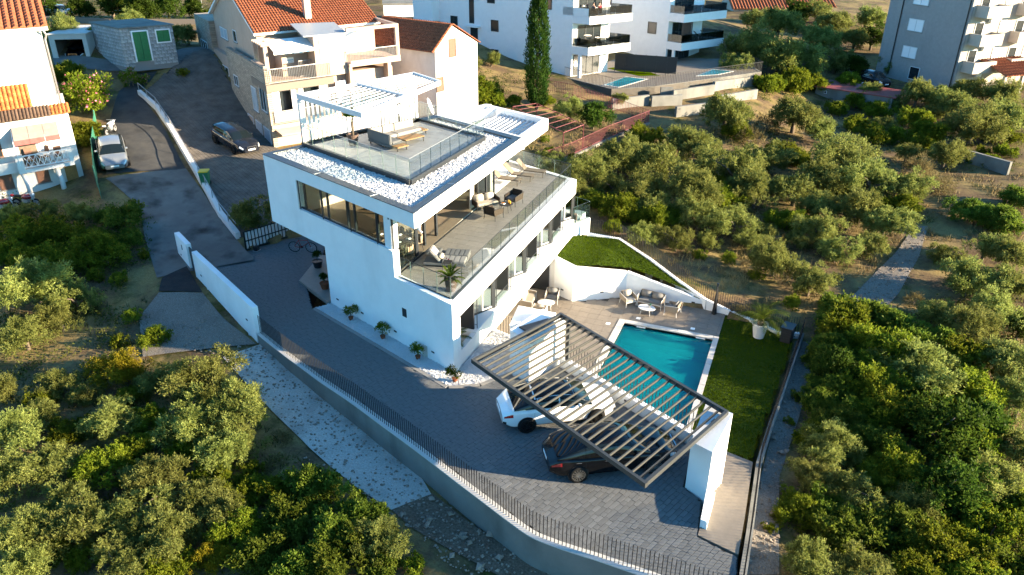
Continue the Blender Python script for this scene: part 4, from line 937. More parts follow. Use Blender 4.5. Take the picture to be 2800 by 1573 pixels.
def tile_roof(name, a, b, c, d, m, parent, col=.24, row=.36, world=True, each=False, maxn=300):
    """barrel tiles on the sloping quad a-b (eave) .. d-c (ridge)"""
    a, b, c, d = [Vector(x) for x in (a, b, c, d)]; nu = max(1, round((b-a).length/col)); nv = max(1, round((d-a).length/row)); nrm = (b-a).cross(d-a).normalized()
    if nrm.z < 0: nrm = -nrm
    mb = MB(); cnt = 0; objs = []
    def P(u, v): return a.lerp(b, u).lerp(d.lerp(c, u), v)
    for j in range(nv):
        for i in range(nu):
            v0, v1 = j/nv, min(1, (j+1.08)/nv); ring0, ring1 = [], []
            for k in range(5):
                u = (i+k/4)/nu; h = math.sin(k/4*math.pi)*col*.38
                ring0.append(P(u, v0)+nrm*(h+.045)); ring1.append(P(u, v1)+nrm*(h+.01))
            t = MB() if each and cnt < maxn else mb
            t.add(ring0+ring1, [(k, k+1, 6+k, 5+k) for k in range(4)]+[(0, 5, 4)[:0] or (4, 3, 2, 1, 0)])
            cnt += 1
            if t is not mb: t.build('roof_tile', m, parent, world=world)
    if mb.v:
        o = mb.build(name, m, parent, world=world, smooth=False); o['kind'] = 'stuff'; return o
def rail_run(parent, a, b, z0, h, sp=.13, m='rail_metal', bar=.012, name='railing'):
    a, b = Vector(a), Vector(b); mb = MB(); mb.beam((*a, z0+h), (*b, z0+h), .05, .05); mb.beam((*a, z0+.08), (*b, z0+.08), .03, .03); L_ = (b-a).length
    r = mb.build(name, m, parent, world=True); me = MB().box(-bar, -bar, 0, bar, bar, h-.1).mesh('bar', m)
    for i in range(int(L_/sp)+1):
        p = a.lerp(b, min(1, i*sp/L_)); piece('bar', me, r, Matrix.Translation((p.x, p.y, z0+.09)), world=True)
    return r
# ---- pink house
pk = Fr((-36.98, 45.73, 2.0), 28.4, -53.0)
ph = thing('pink_house', 'large pink and stone clad house with red tiled roof and balconies', 'house', (-36.98, 45.73, 2.0))
o = pk.mk('stone_wall', 'stone_clad', ph, (0, .35, 0, 11.5, 1.0, 7.85)); wall_uv(o, pk.dv)
o = pk.mk('stone_wall', 'stone_clad', ph, (.3, 4, 18.3, 24.6, 2.0, 9.1)); wall_uv(o, pk.dv)
pk.mk('wall', 'pink_plaster', ph, (.36, 11, .6, 18.3, 1.0, 6.8), (.8, 11, 3.9, 18.3, 6.8, 9.9), (4.1, 6.75, .02, 3.9, 6.8, 9.75), (.1, 6.75, .12, .6, 1, 3.75))
mb = MB(); A_, B_, C_ = pk.p(.8, 3.9), pk.p(.8, 18.3), pk.p(.8, 11.1); mb.add([(*A_, 9.9), (*B_, 9.9), (*C_, 12.75), (*(A_+pk.du*.3), 9.9), (*(B_+pk.du*.3), 9.9), (*(C_+pk.du*.3), 12.75)], [(0, 2, 1), (3, 4, 5), (0, 1, 4, 3), (1, 2, 5, 4), (2, 0, 3, 5)]); mb.build('gable', 'pink_plaster', ph, world=True)
tile_roof('roof_tiles', pk.p3(.5, 3.4, 9.85), pk.p3(11.4, 3.4, 9.85), pk.p3(11.4, 11.1, 12.9), pk.p3(.5, 11.1, 12.9), 'terracotta', ph)
tile_roof('roof_tiles', pk.p3(11.4, 18.8, 9.8), pk.p3(.5, 18.8, 9.8), pk.p3(.5, 11.1, 12.9), pk.p3(11.4, 11.1, 12.9), 'terracotta', ph, col=.3, row=.6)
mb = MB(); mb.prism([pk.p(.5, 3.4), pk.p(11.4, 3.4), pk.p(11.4, 11.1), pk.p(.5, 11.1)], [9.7, 9.7, 12.75, 12.75], [9.84, 9.84, 12.89, 12.89]); mb.prism([pk.p(.5, 11.1), pk.p(11.4, 11.1), pk.p(11.4, 18.8), pk.p(.5, 18.8)], [12.75, 12.75, 9.6, 9.6], [12.89, 12.89, 9.79, 9.79]); mb.build('roof', 'render_white', ph, world=True)
for u_, v_, z_ in ((5.2, 4.6, 10.1), (9.6, 9.5, 12.0)):
    ch = pk.mk('chimney', 'pink_plaster', ph, (u_, u_+.55, v_, v_+.55, z_, z_+2.0)); pk.mk('chimney_cap', 'render_white', ch, (u_-.08, u_+.63, v_-.08, v_+.63, z_+2.02, z_+2.2))
for (v0, v1, z0, z1, g) in ((13.57, 16.1, 8.0, 8.9, 'blue_grey_shutter'), (10.3, 11.4, 8.25, 9.2, 'dark_glass'), (13.3, 15.8, 5.1, 5.8, 'dark_glass')):
    pk.win(ph, 'v', v0, v1, z0, z1, .8 if z0 > 6.8 else .36, gm=g, mull=2 if v1-v0 > 1.5 else 1)
for (v0, v1, z0, z1, g, k) in ((8.6, 9.95, 5.05, 5.9, 'dark_glass', 2), (3.1, 4.5, 4.1, 5.95, 'blue_grey_shutter', 1), (.5, 2.0, 4.6, 6.4, 'dark_glass', 2), (8.65, 9.7, 2.2, 3.05, 'dark_glass', 1), (5.3, 6.9, 2.0, 3.3, 'pink_plaster', 1), (2.85, 4.6, 1.9, 3.3, 'blue_grey_shutter', 1), (.6, 2.3, 1.9, 3.3, 'blue_grey_shutter', 1)):
    pk.win(ph, 'v', v0, v1, z0, z1, 0., gm=g, mull=k, sill=z0 > 2.5)
pk.win(ph, 'v', 20.5, 23.2, 4.4, 7.0, .3, gm='dark_glass', mull=3)
# terrace over the corner: slab, railing, awning, air conditioner, big shutter
pk.mk('terrace_slab', 'stone_clad', ph, (-.06, 5.35, -.25, 3.9, 6.25, 6.78)); rail_run(ph, pk.p(.2, -.15), pk.p(5.2, -.15), 6.8, 1.05); rail_run(ph, pk.p(5.2, -.15), pk.p(5.2, 1.0), 6.8, 1.05, .13); rail_run(ph, pk.p(3.0, .9), pk.p(4.9, .9), 6.8, 1.2)
pk.mk('terrace_wall', 'pink_plaster', ph, (2.0, 4.1, 1.9, 3.9, 6.79, 9.3), (.1, .4, .4, 3.9, 7.86, 8.0), (.3, .6, .5, .8, 6.8, 9.3), (.3, .6, 3.3, 3.6, 6.8, 9.3))
for i in range(6): pk.mk('pergola_beam', 'pink_plaster', ph, (.2+.0*i, 2.2, .7+i*.5, .82+i*.5, 9.32, 9.5))
ac = pk.mk('air_conditioner', 'white_shutter', ph, (3.0, 3.75, 1.6, 1.88, 8.4, 8.95)); mb = MB(); c = pk.p3(3.3, 1.58, 8.67); mb.lathe([(.2, 0), (.2, .01)], n=14, axis='Y'); mb.build('fan_grille', 'dark_plastic', ac, world=True, mw=Matrix.Translation(c) @ Matrix.Rotation(rad(-28.4-53+90-0), 4, 'Z'))
for i in range(12):
    u0 = .9+i*.28; mb = MB(); mb.prism([pk.p(u0, .0), pk.p(u0+.278, .0), pk.p(u0+.278, 2.1), pk.p(u0, 2.1)], [8.98, 8.98, 9.5, 9.5], [9.0, 9.0, 9.52, 9.52]); mb.build('awning_panel', 'cloth_white', ph, world=True)
    pk.mk('awning_valance', 'awning_blue' if i % 2 else 'cloth_white', ph, (u0, u0+.278, -.02, .0, 8.78, 9.0))
pk.mk('window', 'white_shutter', ph, (4.55, 5.95, -.03, .02, 8.05, 9.55)); 
mb = MB(); mb.prism([pk.p(3.4, .2), pk.p(6.9, -.1), pk.p(6.9, 2.6), pk.p(3.4, 3.2)], [9.76, 9.76, 10.2, 10.3], [9.84, 9.84, 10.28, 10.38]); mb.build('canopy', 'metal_roof', ph, world=True)
# right loggia with balcony and pergola
pk.mk('loggia_slab', 'pink_plaster', ph, (6.76, 11.4, -.4, 3.9, 7.3, 7.55)); rail_run(ph, pk.p(6.9, -.35), pk.p(11.3, -.35), 7.56, .95)
pk.mk('balcony_front', 'pink_plaster', ph, (6.9, 11.4, -.39, -.32, 7.56, 7.75))
pk.mk('loggia_post', 'pink_plaster', ph, (11.1, 11.4, -.3, .0, 7.56, 9.9), (6.76, 11.4, -.3, .0, 9.9, 10.15), (11.1, 11.4, .0, 3.9, 9.9, 10.15))
pk.mk('window', 'white_shutter', ph, (7.2, 9.2, 3.80, 3.88, 7.6, 9.5)); pk.mk('window', 'cloth_white', ph, (9.3, 10.2, 3.81, 3.89, 7.6, 9.5))
# lower floor loggia: curtains, railing with panels, slab
pk.mk('lower_slab', 'pink_plaster', ph, (0, 5.3, -.2, .6, 3.55, 3.8)); pk.mk('loggia_recess', 'dark_glass', ph, (1.0, 4.6, .58, .605, 3.85, 6.0)); rail_run(ph, pk.p(.3, -.12), pk.p(5.2, -.12), 3.8, .95, .1)
pk.mk('parapet', 'cloth_white', ph, (.3, 2.6, -.06, -.03, 3.95, 4.65))
for u0 in (.4, 1.9, 2.3, 4.2):
    mb = MB()
    for i in range(6):
        q = pk.p(u0+i*.1, .05+.04*(i % 2)); mb.tube([(q.x, q.y, 3.95), (q.x, q.y, 6.2)], .055, 6)
    mb.build('curtain', 'cloth_white', ph, world=True, smooth=True)
for i in range(7): pk.mk('pergola_beam', 'pink_plaster', ph, (.3, 3.6, -1.6+i*.24, -1.48+i*.24, 3.3-.04*i*0, 3.42))
pk.win(ph, 'u', 7.6, 9.4, 4.2, 6.0, .12+.48, gm='dark_glass', mull=2); pk.mk('window', 'white_shutter', ph, (5.6, 6.5, .08, .12, 4.6, 6.3)); pk.mk('pillar', 'pink_plaster', ph, (10.2, 10.5, -.3, .6, 2, 7.3), (6.76, 7.0, -.3, .6, 2, 7.3))
# small wall sign on the terrace wall
sg = pk.mk('sign', 'cloth_white', ph, (2.35, 2.95, 1.86, 1.895, 7.75, 8.15)); pk.mk('sign_print', 'awning_blue', sg, (2.38, 2.9, 1.855, 1.859, 7.93, 8.0), (2.4, 2.85, 1.855, 1.859, 7.80, 7.84)); 
# ---- white gabled house behind
wg = Fr((-29.2, 57.6, 3.2), 15, -75)
gh = thing('gabled_house', 'old white house with gable wall, brown shutters and red tiled roof', 'house', (-29.2, 57.6, 3.2))
wg.mk('wall', 'old_white', gh, (0, 5.5, 0, 8, 2.0, 7.9))
mb = MB(); a, b, c = wg.p(0, 0), wg.p(5.5, 0), wg.p(2.2, 0); a2, b2, c2 = wg.p(0, 8), wg.p(5.5, 8), wg.p(2.2, 8)
mb.add([(*a, 7.9), (*b, 7.9), (*c, 9.6), (*a2, 7.9), (*b2, 7.9), (*c2, 9.6)], [(0, 1, 2), (3, 5, 4), (0, 2, 5, 3), (1, 4, 5, 2)]); mb.build('gable', 'old_white', gh, world=True)
tile_roof('roof_tiles', wg.p3(-.35, -.15, 7.75), wg.p3(-.35, 8, 7.75), wg.p3(2.2, 8, 9.72), wg.p3(2.2, -.15, 9.72), 'terracotta', gh, col=.26)
tile_roof('roof_tiles', wg.p3(5.8, 8, 7.8), wg.p3(5.8, -.15, 7.8), wg.p3(2.2, -.15, 9.72), wg.p3(2.2, 8, 9.72), 'terracotta', gh, col=.26)
wg.win(gh, 'u', 1.7, 2.6, 7.1, 8.6, 0, fm='brown_shutter', gm='brown_shutter', sill=False); wg.win(gh, 'u', -.0, .9, 4.5, 5.7, -.0, fm='brown_shutter', gm='brown_shutter', sill=False)
# ---- white house at the road
lh = Fr((-45.38, 35.99, 1.1), -152.4, -51.8)
wh = thing('white_house', 'white house with balcony, red awning and patched tile roofs beside the road', 'house', (-45.38, 35.99, 1.1))
lh.mk('wall', 'old_white', wh, (0, 12, 0, 7, .3, 6.1)); lh.mk('wall', 'old_white', wh, (.35, 12, 1.6, 9, 6.1, 11.2))
mb = MB(); mb.prism([lh.p(-.1, 1.3), lh.p(12, 1.3), lh.p(12, 6), lh.p(-.1, 6)], [11.2, 11.2, 12.4, 12.4], [11.4, 11.4, 12.6, 12.6]); mb.build('roof', 'old_white', wh, world=True)
tile_roof('roof_tiles', lh.p3(-.12, 1.25, 11.42), lh.p3(12, 1.25, 11.42), lh.p3(12, 6, 12.64), lh.p3(-.12, 6, 12.64), 'terracotta', wh, col=.4, row=.5)
mb = MB(); mb.tube([lh.p3(.2, 1.2, 11.2), lh.p3(.1, 1.45, 10.9), lh.p3(.22, 1.5, 10.6), lh.p3(.25, 1.5, 6.2)], .06, 8); mb.build('drain_pipe', 'rail_metal', wh, world=True, smooth=True)
tile_roof('roof_tiles', lh.p3(1.9, .35, 6.75), lh.p3(12, .35, 6.75), lh.p3(12, 1.58, 8.0), lh.p3(1.9, 1.58, 8.0), 'tile_orange', wh, col=.25, row=.3, each=True, maxn=160)
tile_roof('roof_tiles', lh.p3(1.0, -.45, 6.2), lh.p3(12, -.45, 6.2), lh.p3(12, .4, 6.72), lh.p3(1.0, .4, 6.72), 'tile_dark', wh, col=.2, row=.9, each=True, maxn=60)
tile_roof('roof_tiles', lh.p3(-.15, -.1, 6.15), lh.p3(1.0, -.1, 6.15), lh.p3(1.0, .9, 6.6), lh.p3(-.15, .9, 6.6), 'tile_orange', wh, col=.22, row=.35, each=True, maxn=40)
lh.mk('loft_wall', 'old_white', wh, (1.2, 12, .42, 1.6, 6.1, 6.7))
# balcony
lh.mk('balcony_slab', 'old_white', wh, (.35, 3.6, -1.1, 0, 3.0, 3.22), (.35, .6, -1.1, -.85, 3.22, 4.15), (3.2, 3.6, -1.1, -.6, 3.22, 4.15), (3.6, 9, -.6, 0, 3.0, 3.22), (3.6, 9, -.6, -.45, 3.22, 3.7))
r = MB(); r.beam(lh.p3(.6, -1.05, 4.1), lh.p3(3.2, -1.05, 4.1), .06, .05); r.beam(lh.p3(.6, -1.05, 3.35), lh.p3(3.2, -1.05, 3.35), .05, .05); rl = r.build('balustrade', 'white_shutter', wh, world=True)
for i in range(7):
    u0 = .65+i*.36; mb = MB(); mb.beam(lh.p3(u0, -1.05, 3.37), lh.p3(u0+.36, -1.05, 4.08), .025, .025); mb.beam(lh.p3(u0+.36, -1.05, 3.37), lh.p3(u0, -1.05, 4.08), .025, .025); mb.beam(lh.p3(u0, -1.05, 3.37), lh.p3(u0, -1.05, 4.08), .02, .02); mb.build('lattice', 'white_shutter', rl, world=True)
for i in range(3):
    mb = MB(); u0 = .8+i*.87; mb.prism([lh.p(u0, -1.3), lh.p(u0+.85, -1.3), lh.p(u0+.85, -.02), lh.p(u0, -.02)], [5.15, 5.15, 5.72, 5.72], [5.17, 5.17, 5.74, 5.74]); mb.build('awning_panel', 'awning_grey', wh, world=True)
    lh.mk('awning_valance', 'awning_red', wh, (u0, u0+.85, -1.32, -1.30, 4.85, 5.17))
mb = MB(); mb.beam(lh.p3(.8, -1.28, 5.1), lh.p3(.8, -.0, 5.6), .04, .04); mb.beam(lh.p3(3.45, -1.28, 5.1), lh.p3(3.45, 0, 5.6), .04, .04); mb.beam(lh.p3(3.45, -1.28, 5.1), lh.p3(3.4, -1.05, 3.3), .04, .04); mb.build('awning_arm', 'white_shutter', wh, world=True)
lh.mk('recess', 'wood_dark', wh, (2.3, 3.3, -.02, 0.01, 3.25, 5.2)); lh.mk('recess', 'cloth_white', wh, (.9, 2.2, -.025, .01, 3.3, 5.1))
lh.win(wh, 'u', .32, 1.05, 1.1, 2.75, 0, fm='wood_orange', gm='wood_orange', name='door', sill=False); lh.win(wh, 'u', 2.0, 2.75, 1.9, 3.0, 0, fm='brown_shutter', gm='brown_shutter'); lh.win(wh, 'u', 4.1, 4.9, 1.9, 3.0, 0, fm='brown_shutter', gm='brown_shutter'); lh.win(wh, 'u', 4.2, 5.2, 4.0, 5.4, 0, fm='brown_shutter', gm='dark_glass')
for u0 in (1.35, 3.3):
    mb = MB(); mb.tube([lh.p3(u0, -.95, 1.0), lh.p3(u0, -.95, 2.2), lh.p3(u0+.1, -.7, 2.75), lh.p3(u0+.2, -.3, 3.0)], .16, 8); mb.build('arch_pillar', 'old_white', wh, world=True, smooth=True)
# ---- stone shed with green door: every block its own piece
ss = Fr((-54.68, 49.99, 6.4), 31.7, -70.8)
sh = thing('stone_shed', 'flat roofed shed of grey rusticated stone blocks with green door and shutter', 'shed', (-54.68, 49.99, 6.4))
ss.mk('wall', 'mortar', sh, (.06, 4.3, .06, 5.5, 5.6, 9.05)); ss.mk('roof', 'concrete_wall', sh, (-.05, 4.4, -.05, 5.6, 9.1, 9.22))
bmesh_ = {}
def block(L_):
    k = round(L_, 2)
    if k not in bmesh_: bmesh_[k] = MB().box(0, -.06, 0, L_, .0, .27).mesh('stone_block', 'stone_block', bevel=.025)
    return bmesh_[k]
ru = math.atan2(ss.du.y, ss.du.x); rv = math.atan2(ss.dv.y, ss.dv.x)
for j in range(11):
    z_ = 6.02+j*.285; u0 = 0. if j % 2 else -.0; x = 0.
    while x < 4.25:
        L_ = min(.5 if (j % 2 or x > 0) else .25, 4.3-x)
        if not ((.8 < x+L_/2 < 2.2 and z_ < 8.9) or (2.75 < x+L_/2 < 4.0 and 7.7 < z_ < 8.85)) and L_ > .1: piece('stone_block', block(L_-.02), sh, Matrix.Translation(ss.p3(x, .05, z_)) @ Matrix.Rotation(ru, 4, 'Z'), world=True)
        x += L_
    x = 0.
    while x < 4.6:
        L_ = .5 if (j % 2 == 0 or x > 0) else .25; piece('stone_block', block(L_-.02), sh, Matrix.Translation(ss.p3(.05, x+L_, z_)) @ Matrix.Rotation(rv+math.pi, 4, 'Z'), world=True); x += L_
dr = ss.mk('door', 'green_door', sh, (.95, 1.52, -.06, .02, 6.4, 8.8), (1.54, 2.1, -.06, .02, 6.4, 8.8)); ss.mk('door_frame', 'render_white', dr, (.83, .94, -.07, .03, 6.4, 8.9), (2.11, 2.22, -.07, .03, 6.4, 8.9), (.94, 2.11, -.07, .03, 8.81, 8.92))
wn = ss.mk('shutter', 'green_door', sh, (2.88, 3.38, -.05, .02, 7.85, 8.78), (3.4, 3.9, -.05, .02, 7.85, 8.78)); ss.mk('window_frame', 'render_white', wn, (2.78, 4.0, -.055, .03, 7.74, 7.84), (2.78, 4.0, -.055, .03, 8.79, 8.88), (2.78, 2.87, -.054, .03, 7.84, 8.79), (3.91, 4.0, -.054, .03, 7.84, 8.79))
# ---- metal garage
gg = Fr((-59.49, 50.76, 6.0), -121, -25.4)
ga = thing('metal_garage', 'pale sheet metal garage with open front holding a black car', 'garage', (-59.49, 50.76, 6.0))
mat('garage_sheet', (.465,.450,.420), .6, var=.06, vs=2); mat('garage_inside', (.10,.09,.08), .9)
gg.mk('wall', 'garage_sheet', ga, (0, .08, 0, 5.2, 5.6, 8.35), (2.95, 3.03, 0, 5.2, 5.6, 8.35), (.08, 2.95, 5.1, 5.2, 5.6, 8.35), (.08, .35, 0, .12, 5.6, 8.35), (2.62, 2.95, 0, .12, 5.6, 8.35), (.35, 2.62, 0, .12, 7.95, 8.35))
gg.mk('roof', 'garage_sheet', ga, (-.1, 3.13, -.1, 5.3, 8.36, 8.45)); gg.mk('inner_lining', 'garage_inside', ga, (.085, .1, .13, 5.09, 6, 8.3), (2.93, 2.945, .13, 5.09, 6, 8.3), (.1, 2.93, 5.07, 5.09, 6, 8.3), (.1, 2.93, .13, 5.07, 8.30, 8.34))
# ---- white apartment houses
glass('glass_smoke', (.42,.45,.45), .8)
def apartments(name, label, P, azu, azv, LU, LV, zs, bodyu, vlen, ztop, zg, holes):
    f = Fr(P, azu, azv); t = thing(name, label, 'apartment house', (P[0], P[1], zg))
    f.mk('wall', 'apt_white', t, (0, bodyu, 2.0, vlen, zg-1.5, ztop))
    for k, (zb, zt_) in enumerate(zs):
        f.mk('balcony_slab', 'apt_white', t, (0, LU, 0, 2.0, zb, zt_), (bodyu, LU, 2.0, LV+2.5, zb, zt_), (-.02, 0.0, 2.0, LV, zb, zt_))
        f.mk('balcony_coping', 'anthracite', t, (.02, LU-.02, .02, .16, zt_+.002, zt_+.05), (LU-.18, LU-.02, .16, LV, zt_+.002, zt_+.05))
        n = 5
        for i in range(n):
            a, b = f.p(LU*i/n+.02, .09), f.p(LU*(i+1)/n-.02, .09); mb = MB(); mb.wall(a, b, .02, zt_+.05, zt_+.85); mb.build('glass_panel', 'glass_smoke', t, world=True)
        mb = MB(); mb.wall(f.p(.05, .1), f.p(.05, 1.95), .02, zt_+.05, zt_+.85); mb.build('glass_panel', 'glass_smoke', t, world=True)
        mb = MB(); mb.wall(f.p(LU-.08, .1), f.p(LU-.08, LV), .02, zt_+.05, zt_+.85); mb.build('glass_panel', 'glass_smoke', t, world=True)
        f.win(t, 'u', .7, 3.9, zt_+.02, zt_+2.0, 2.0, fm='anthracite', gm='dark_glass', mull=3, sill=False)
    f.win(t, 'u', .25, 3.9, zg+.05, zg+2.2, 2.0, fm='anthracite', gm='dark_glass', mull=4, sill=False)
    f.mk('ground_floor_post', 'apt_white', t, (-.0, .2, .9, 1.2, zg, zs[0][0]))
    for (v0, v1, z0, z1, u_) in holes: f.win(t, 'v', v0, v1, z0, z1, 0, fm='anthracite', gm='dark_glass', sill=False)
    return f, t
a1, t1_ = apartments('white_apartments', 'white apartment house with stacked glass balconies behind the tall cypress', (-22.04, 78.04, 5.52), 32.2, -75.3, 5.95, 3.1, ((4.74, 5.52), (7.79, 8.51)), 5.2, 22.5, 11.8, 2.4, ((11.5, 12.5, 6.1, 7.3, 0), (17.3, 18.3, 6.1, 7.3, 0), (14.4, 15.4, 4.0, 6.3, 0), (14.9, 15.55, 6.7, 9.3, 0), (11.5, 12.5, 3.0, 4.2, 0), (12.0, 13.0, 9.0, 10.2, 0), (4.6, 5.2, 8.9, 10.6, 0)))
a1.mk('entrance_canopy', 'apt_white', t1_, (-.6, 0, 14.0, 15.8, 6.35, 6.5)); a1.mk('side_balcony', 'anthracite', t1_, (-.7, -.02, 20.4, 22.6, 5.4, 6.4)); a1.mk('wing', 'apt_white', t1_, (-.9, 0, 20.0, 23, 6.6, 11.5)); a1.mk('balcony_screen', 'apt_white', t1_, (0, .25, 0.2, 3.2, 8.52, 9.3))
a2, t2_ = apartments('white_apartments', 'white apartment house with slatted screen balcony beside the olive grove', (-14.77, 91.14, 4.56), 32.2, -66.7, 7.3, 2.9, ((3.71, 4.56), (6.79, 7.68)), 5.8, 16, 11.0, 2.0, ((3.6, 4.8, 5.2, 6.5, 0),))
for i in range(9):
    mb = MB(); q0 = a2.p(.35+i*.2, .35); mb.cbox((q0.x, q0.y, 5.7), (.05, .1, 2.1), rz=math.atan2(a2.du.y, a2.du.x)); mb.build('screen_slat', 'anthracite', t2_, world=True)
# terraces with pools in front of them
tz = 2.4
tw = thing('terrace_wall', 'concrete retaining wall carrying the pool terraces of the white apartments', 'wall', (-14, 78, 0))
TP = [Vector((-24.5, 78.0)), Vector((-18.4, 74.2)), Vector((-14.7, 77.3)), Vector((-5.5, 89.2)), Vector((-9, 97)), Vector((-22, 92))]
for a, b in ((TP[0], TP[1]), (TP[1], TP[2]), (TP[2], TP[3]), (TP[3], TP[4])):
    n = max(1, round((b-a).length/4))
    for i in range(n):
        mb = MB(); mb.wall(a.lerp(b, i/n), a.lerp(b, (i+1)/n), .25, -1.5, tz+.03, 1); mb.build('wall_panel', 'concrete_wall', tw, world=True)
mb = MB(); mb.prism(TP, -2, tz); o = mb.build('pool_terrace', 'tile_deck'); tag(o, kind='structure')
def flat_pool(px, name='small_pool'):
    pts = [G(1100+x*.4146, y*.4146, tz+.06) for x, y in px]; c = sum(pts, Vector())/4
    mb = MB(); mb.prism([c.xy+(p.xy-c.xy)*1.12 for p in pts], tz-.1, tz+.05); o = mb.build(name, 'coping_stone'); tag(o, kind='structure')
    mb = MB(); mb.prism([p.xy for p in pts], tz-.1, tz+.056); mb.build('water', 'pool_water_far', o)
mat('pool_water_far', (.02,.23,.30), .08, spec=.6)
flat_pool(((1330,560),(1475,508),(1605,522),(1430,572))); flat_pool(((1950,498),(2050,458),(2175,470),(2080,490)))
def tzf(x, y): return tz+.03
fbar = MB().box(-.012, -.012, 0, .012, .012, 1.0).mesh('bar', 'fence_black')
bar_fence('terrace_fence', 'black bar fence round the pool terrace of the apartments by the cypress', [TP[0], TP[1]+Vector((.1, .1)), TP[2]], .2, 1.05, tzf, mesh=fbar, rails=(1.05,))
bar_fence('terrace_fence', 'black bar fence round the pool terrace of the apartments by the olive grove', [TP[2], TP[3], TP[4]], .22, 1.05, tzf, mesh=fbar, rails=(1.05,))
scr = thing('privacy_screen', 'black perforated metal privacy screen between the two pool terraces', 'screen', (-12, 82, tz))
s0, s1 = G(1100+1400*.4146, 470*.4146, tz), G(1100+1805*.4146, 500*.4146, tz)
for i in range(6):
    a, b = s0.xy.lerp(s1.xy, i/6), s0.xy.lerp(s1.xy, (i+1)/6); d = (b-a).normalized()*.03; mb = MB()
    mb.wall(a+d, b-d, .03, tz+.15, tz+1.9); mb.build('panel', 'anthracite', scr, world=True); mb = MB(); mb.beam((*a, tz), (*a, tz+1.95), .06, .06); mb.build('post', 'anthracite', scr, world=True)
mb = MB(); q = [G(1100+x*.4146, y*.4146, tz+.03) for x, y in ((1355,450),(1500,430),(1700,500),(1560,500))]; mb.prism([p.xy for p in q], tz-.05, tz+.03); o = mb.build('terrace_lawn', 'turf_blade'); tag(o, kind='structure')
# stepped garden walls below
for i, (x0, y0, x1, y1, z0, z1) in enumerate(((1380,720,1620,690,.1,1.3),(1640,700,1840,690,.0,1.0),(1700,640,1780,640,.3,1.6),(1780,660,2050,620,.3,1.4),(1800,770,2000,745,-.2,.8),(2050,600,2330,560,.4,1.6),(2060,700,2330,650,0,1.0))):
    a, b = GT((1100+x0*.4146)/S, y0*.4146/S), GT((1100+x1*.4146)/S, y1*.4146/S); mb = MB(); mb.wall(a, b, .3, min(a.z, b.z)-1.5, (a.z+.95, b.z+.95)); o = mb.build('garden_wall', 'concrete_wall')
    tag(o, ['long sunlit garden wall just below the pool terrace corner','stub of pale garden wall beside the red fence end','tall short garden wall with shaded face under the terrace','broad pale garden wall on the second step below the terrace','lowest pale garden wall sunk in dry grass','upper pale garden wall by the terrace end','pale garden wall behind the olive tree'][i], 'garden wall', 'stepped garden walls')
# ---- grey apartment block
gf = Fr((14.01, 95.17, 1.2), 47.9, -42.1)
gt = thing('grey_apartments', 'tall grey plastered apartment block with cream balcony side and white shutters', 'apartment house', (14.01, 95.17, 1.2))
gf.mk('wall', 'grey_plaster', gt, (-.02, .25, 0, 10.9, 0, 16)); gf.mk('wall', 'cream_plaster', gt, (.26, 16, .02, 10.9, 0, 16))
for v0, v1, z0, z1 in ((5.5, 7.6, 8.9, 10.4), (5.5, 7.6, 6.1, 7.4), (5.6, 7.6, 3.2, 4.45)): gf.win(gt, 'v', v0, v1, z0, z1, -.02, gm='white_shutter', mull=2)
gf.win(gt, 'v', 4.6, 6.0, 1.0, 2.4, -.02, gm='dark_glass')
for v in (.25, 8.9):
    mb = MB(); mb.tube([gf.p3(-.1, v, 1.0), gf.p3(-.1, v, 12)], .06, 8); mb.build('drain_pipe', 'dark_plastic', gt, world=True)
for k, zb in enumerate((2.9, 5.7, 8.5)):
    for u0, u1, w_ in ((.6, 3.8, 1.5), (6.5, 8.6, 1.1), (11, 14, 1.1)):
        gf.mk('balcony', 'cream_plaster', gt, (u0, u1, -w_, .0, zb-.12, zb+.08), (u0, u1, -w_, -w_+.12, zb+.08, zb+1.05), (u0, u0+.12, -w_+.12, 0, zb+.08, zb+1.05), (u1-.12, u1, -w_+.12, 0, zb+.08, zb+1.05))
        gf.win(gt, 'u', u0+.5, u0+1.7, zb+.1, zb+2.1, .02, gm='dark_glass', sill=False, name='balcony_door')
    gf.win(gt, 'u', 4.6, 5.6, zb+1.0, zb+2.2, .02, gm='white_shutter'); gf.win(gt, 'u', 9.2, 10.2, zb+1.0, zb+2.2, .02, gm='white_shutter')
    gf.mk('air_conditioner', 'white_shutter', gt, (2.8, 3.5, -.35, 0, zb-.75, zb-.2))
# porch with tiled roof
pr = thing('tiled_porch', 'small porch with sloping red tile roof at the grey apartment block', 'porch', (*gf.p(5, -2.4), 1.0))
tile_roof('roof_tiles', gf.p3(3.0, -3.6, 2.7), gf.p3(9.0, -3.6, 2.7), gf.p3(9.0, -.1, 3.9), gf.p3(3.0, -.1, 3.9), 'terracotta', pr, col=.4, row=.5)
gf.mk('post', 'cream_plaster', pr, (3.2, 3.5, -3.4, -3.1, 0, 2.72), (5.8, 6.1, -3.4, -3.1, 0, 2.72), (8.5, 8.8, -3.4, -3.1, 0, 2.72))
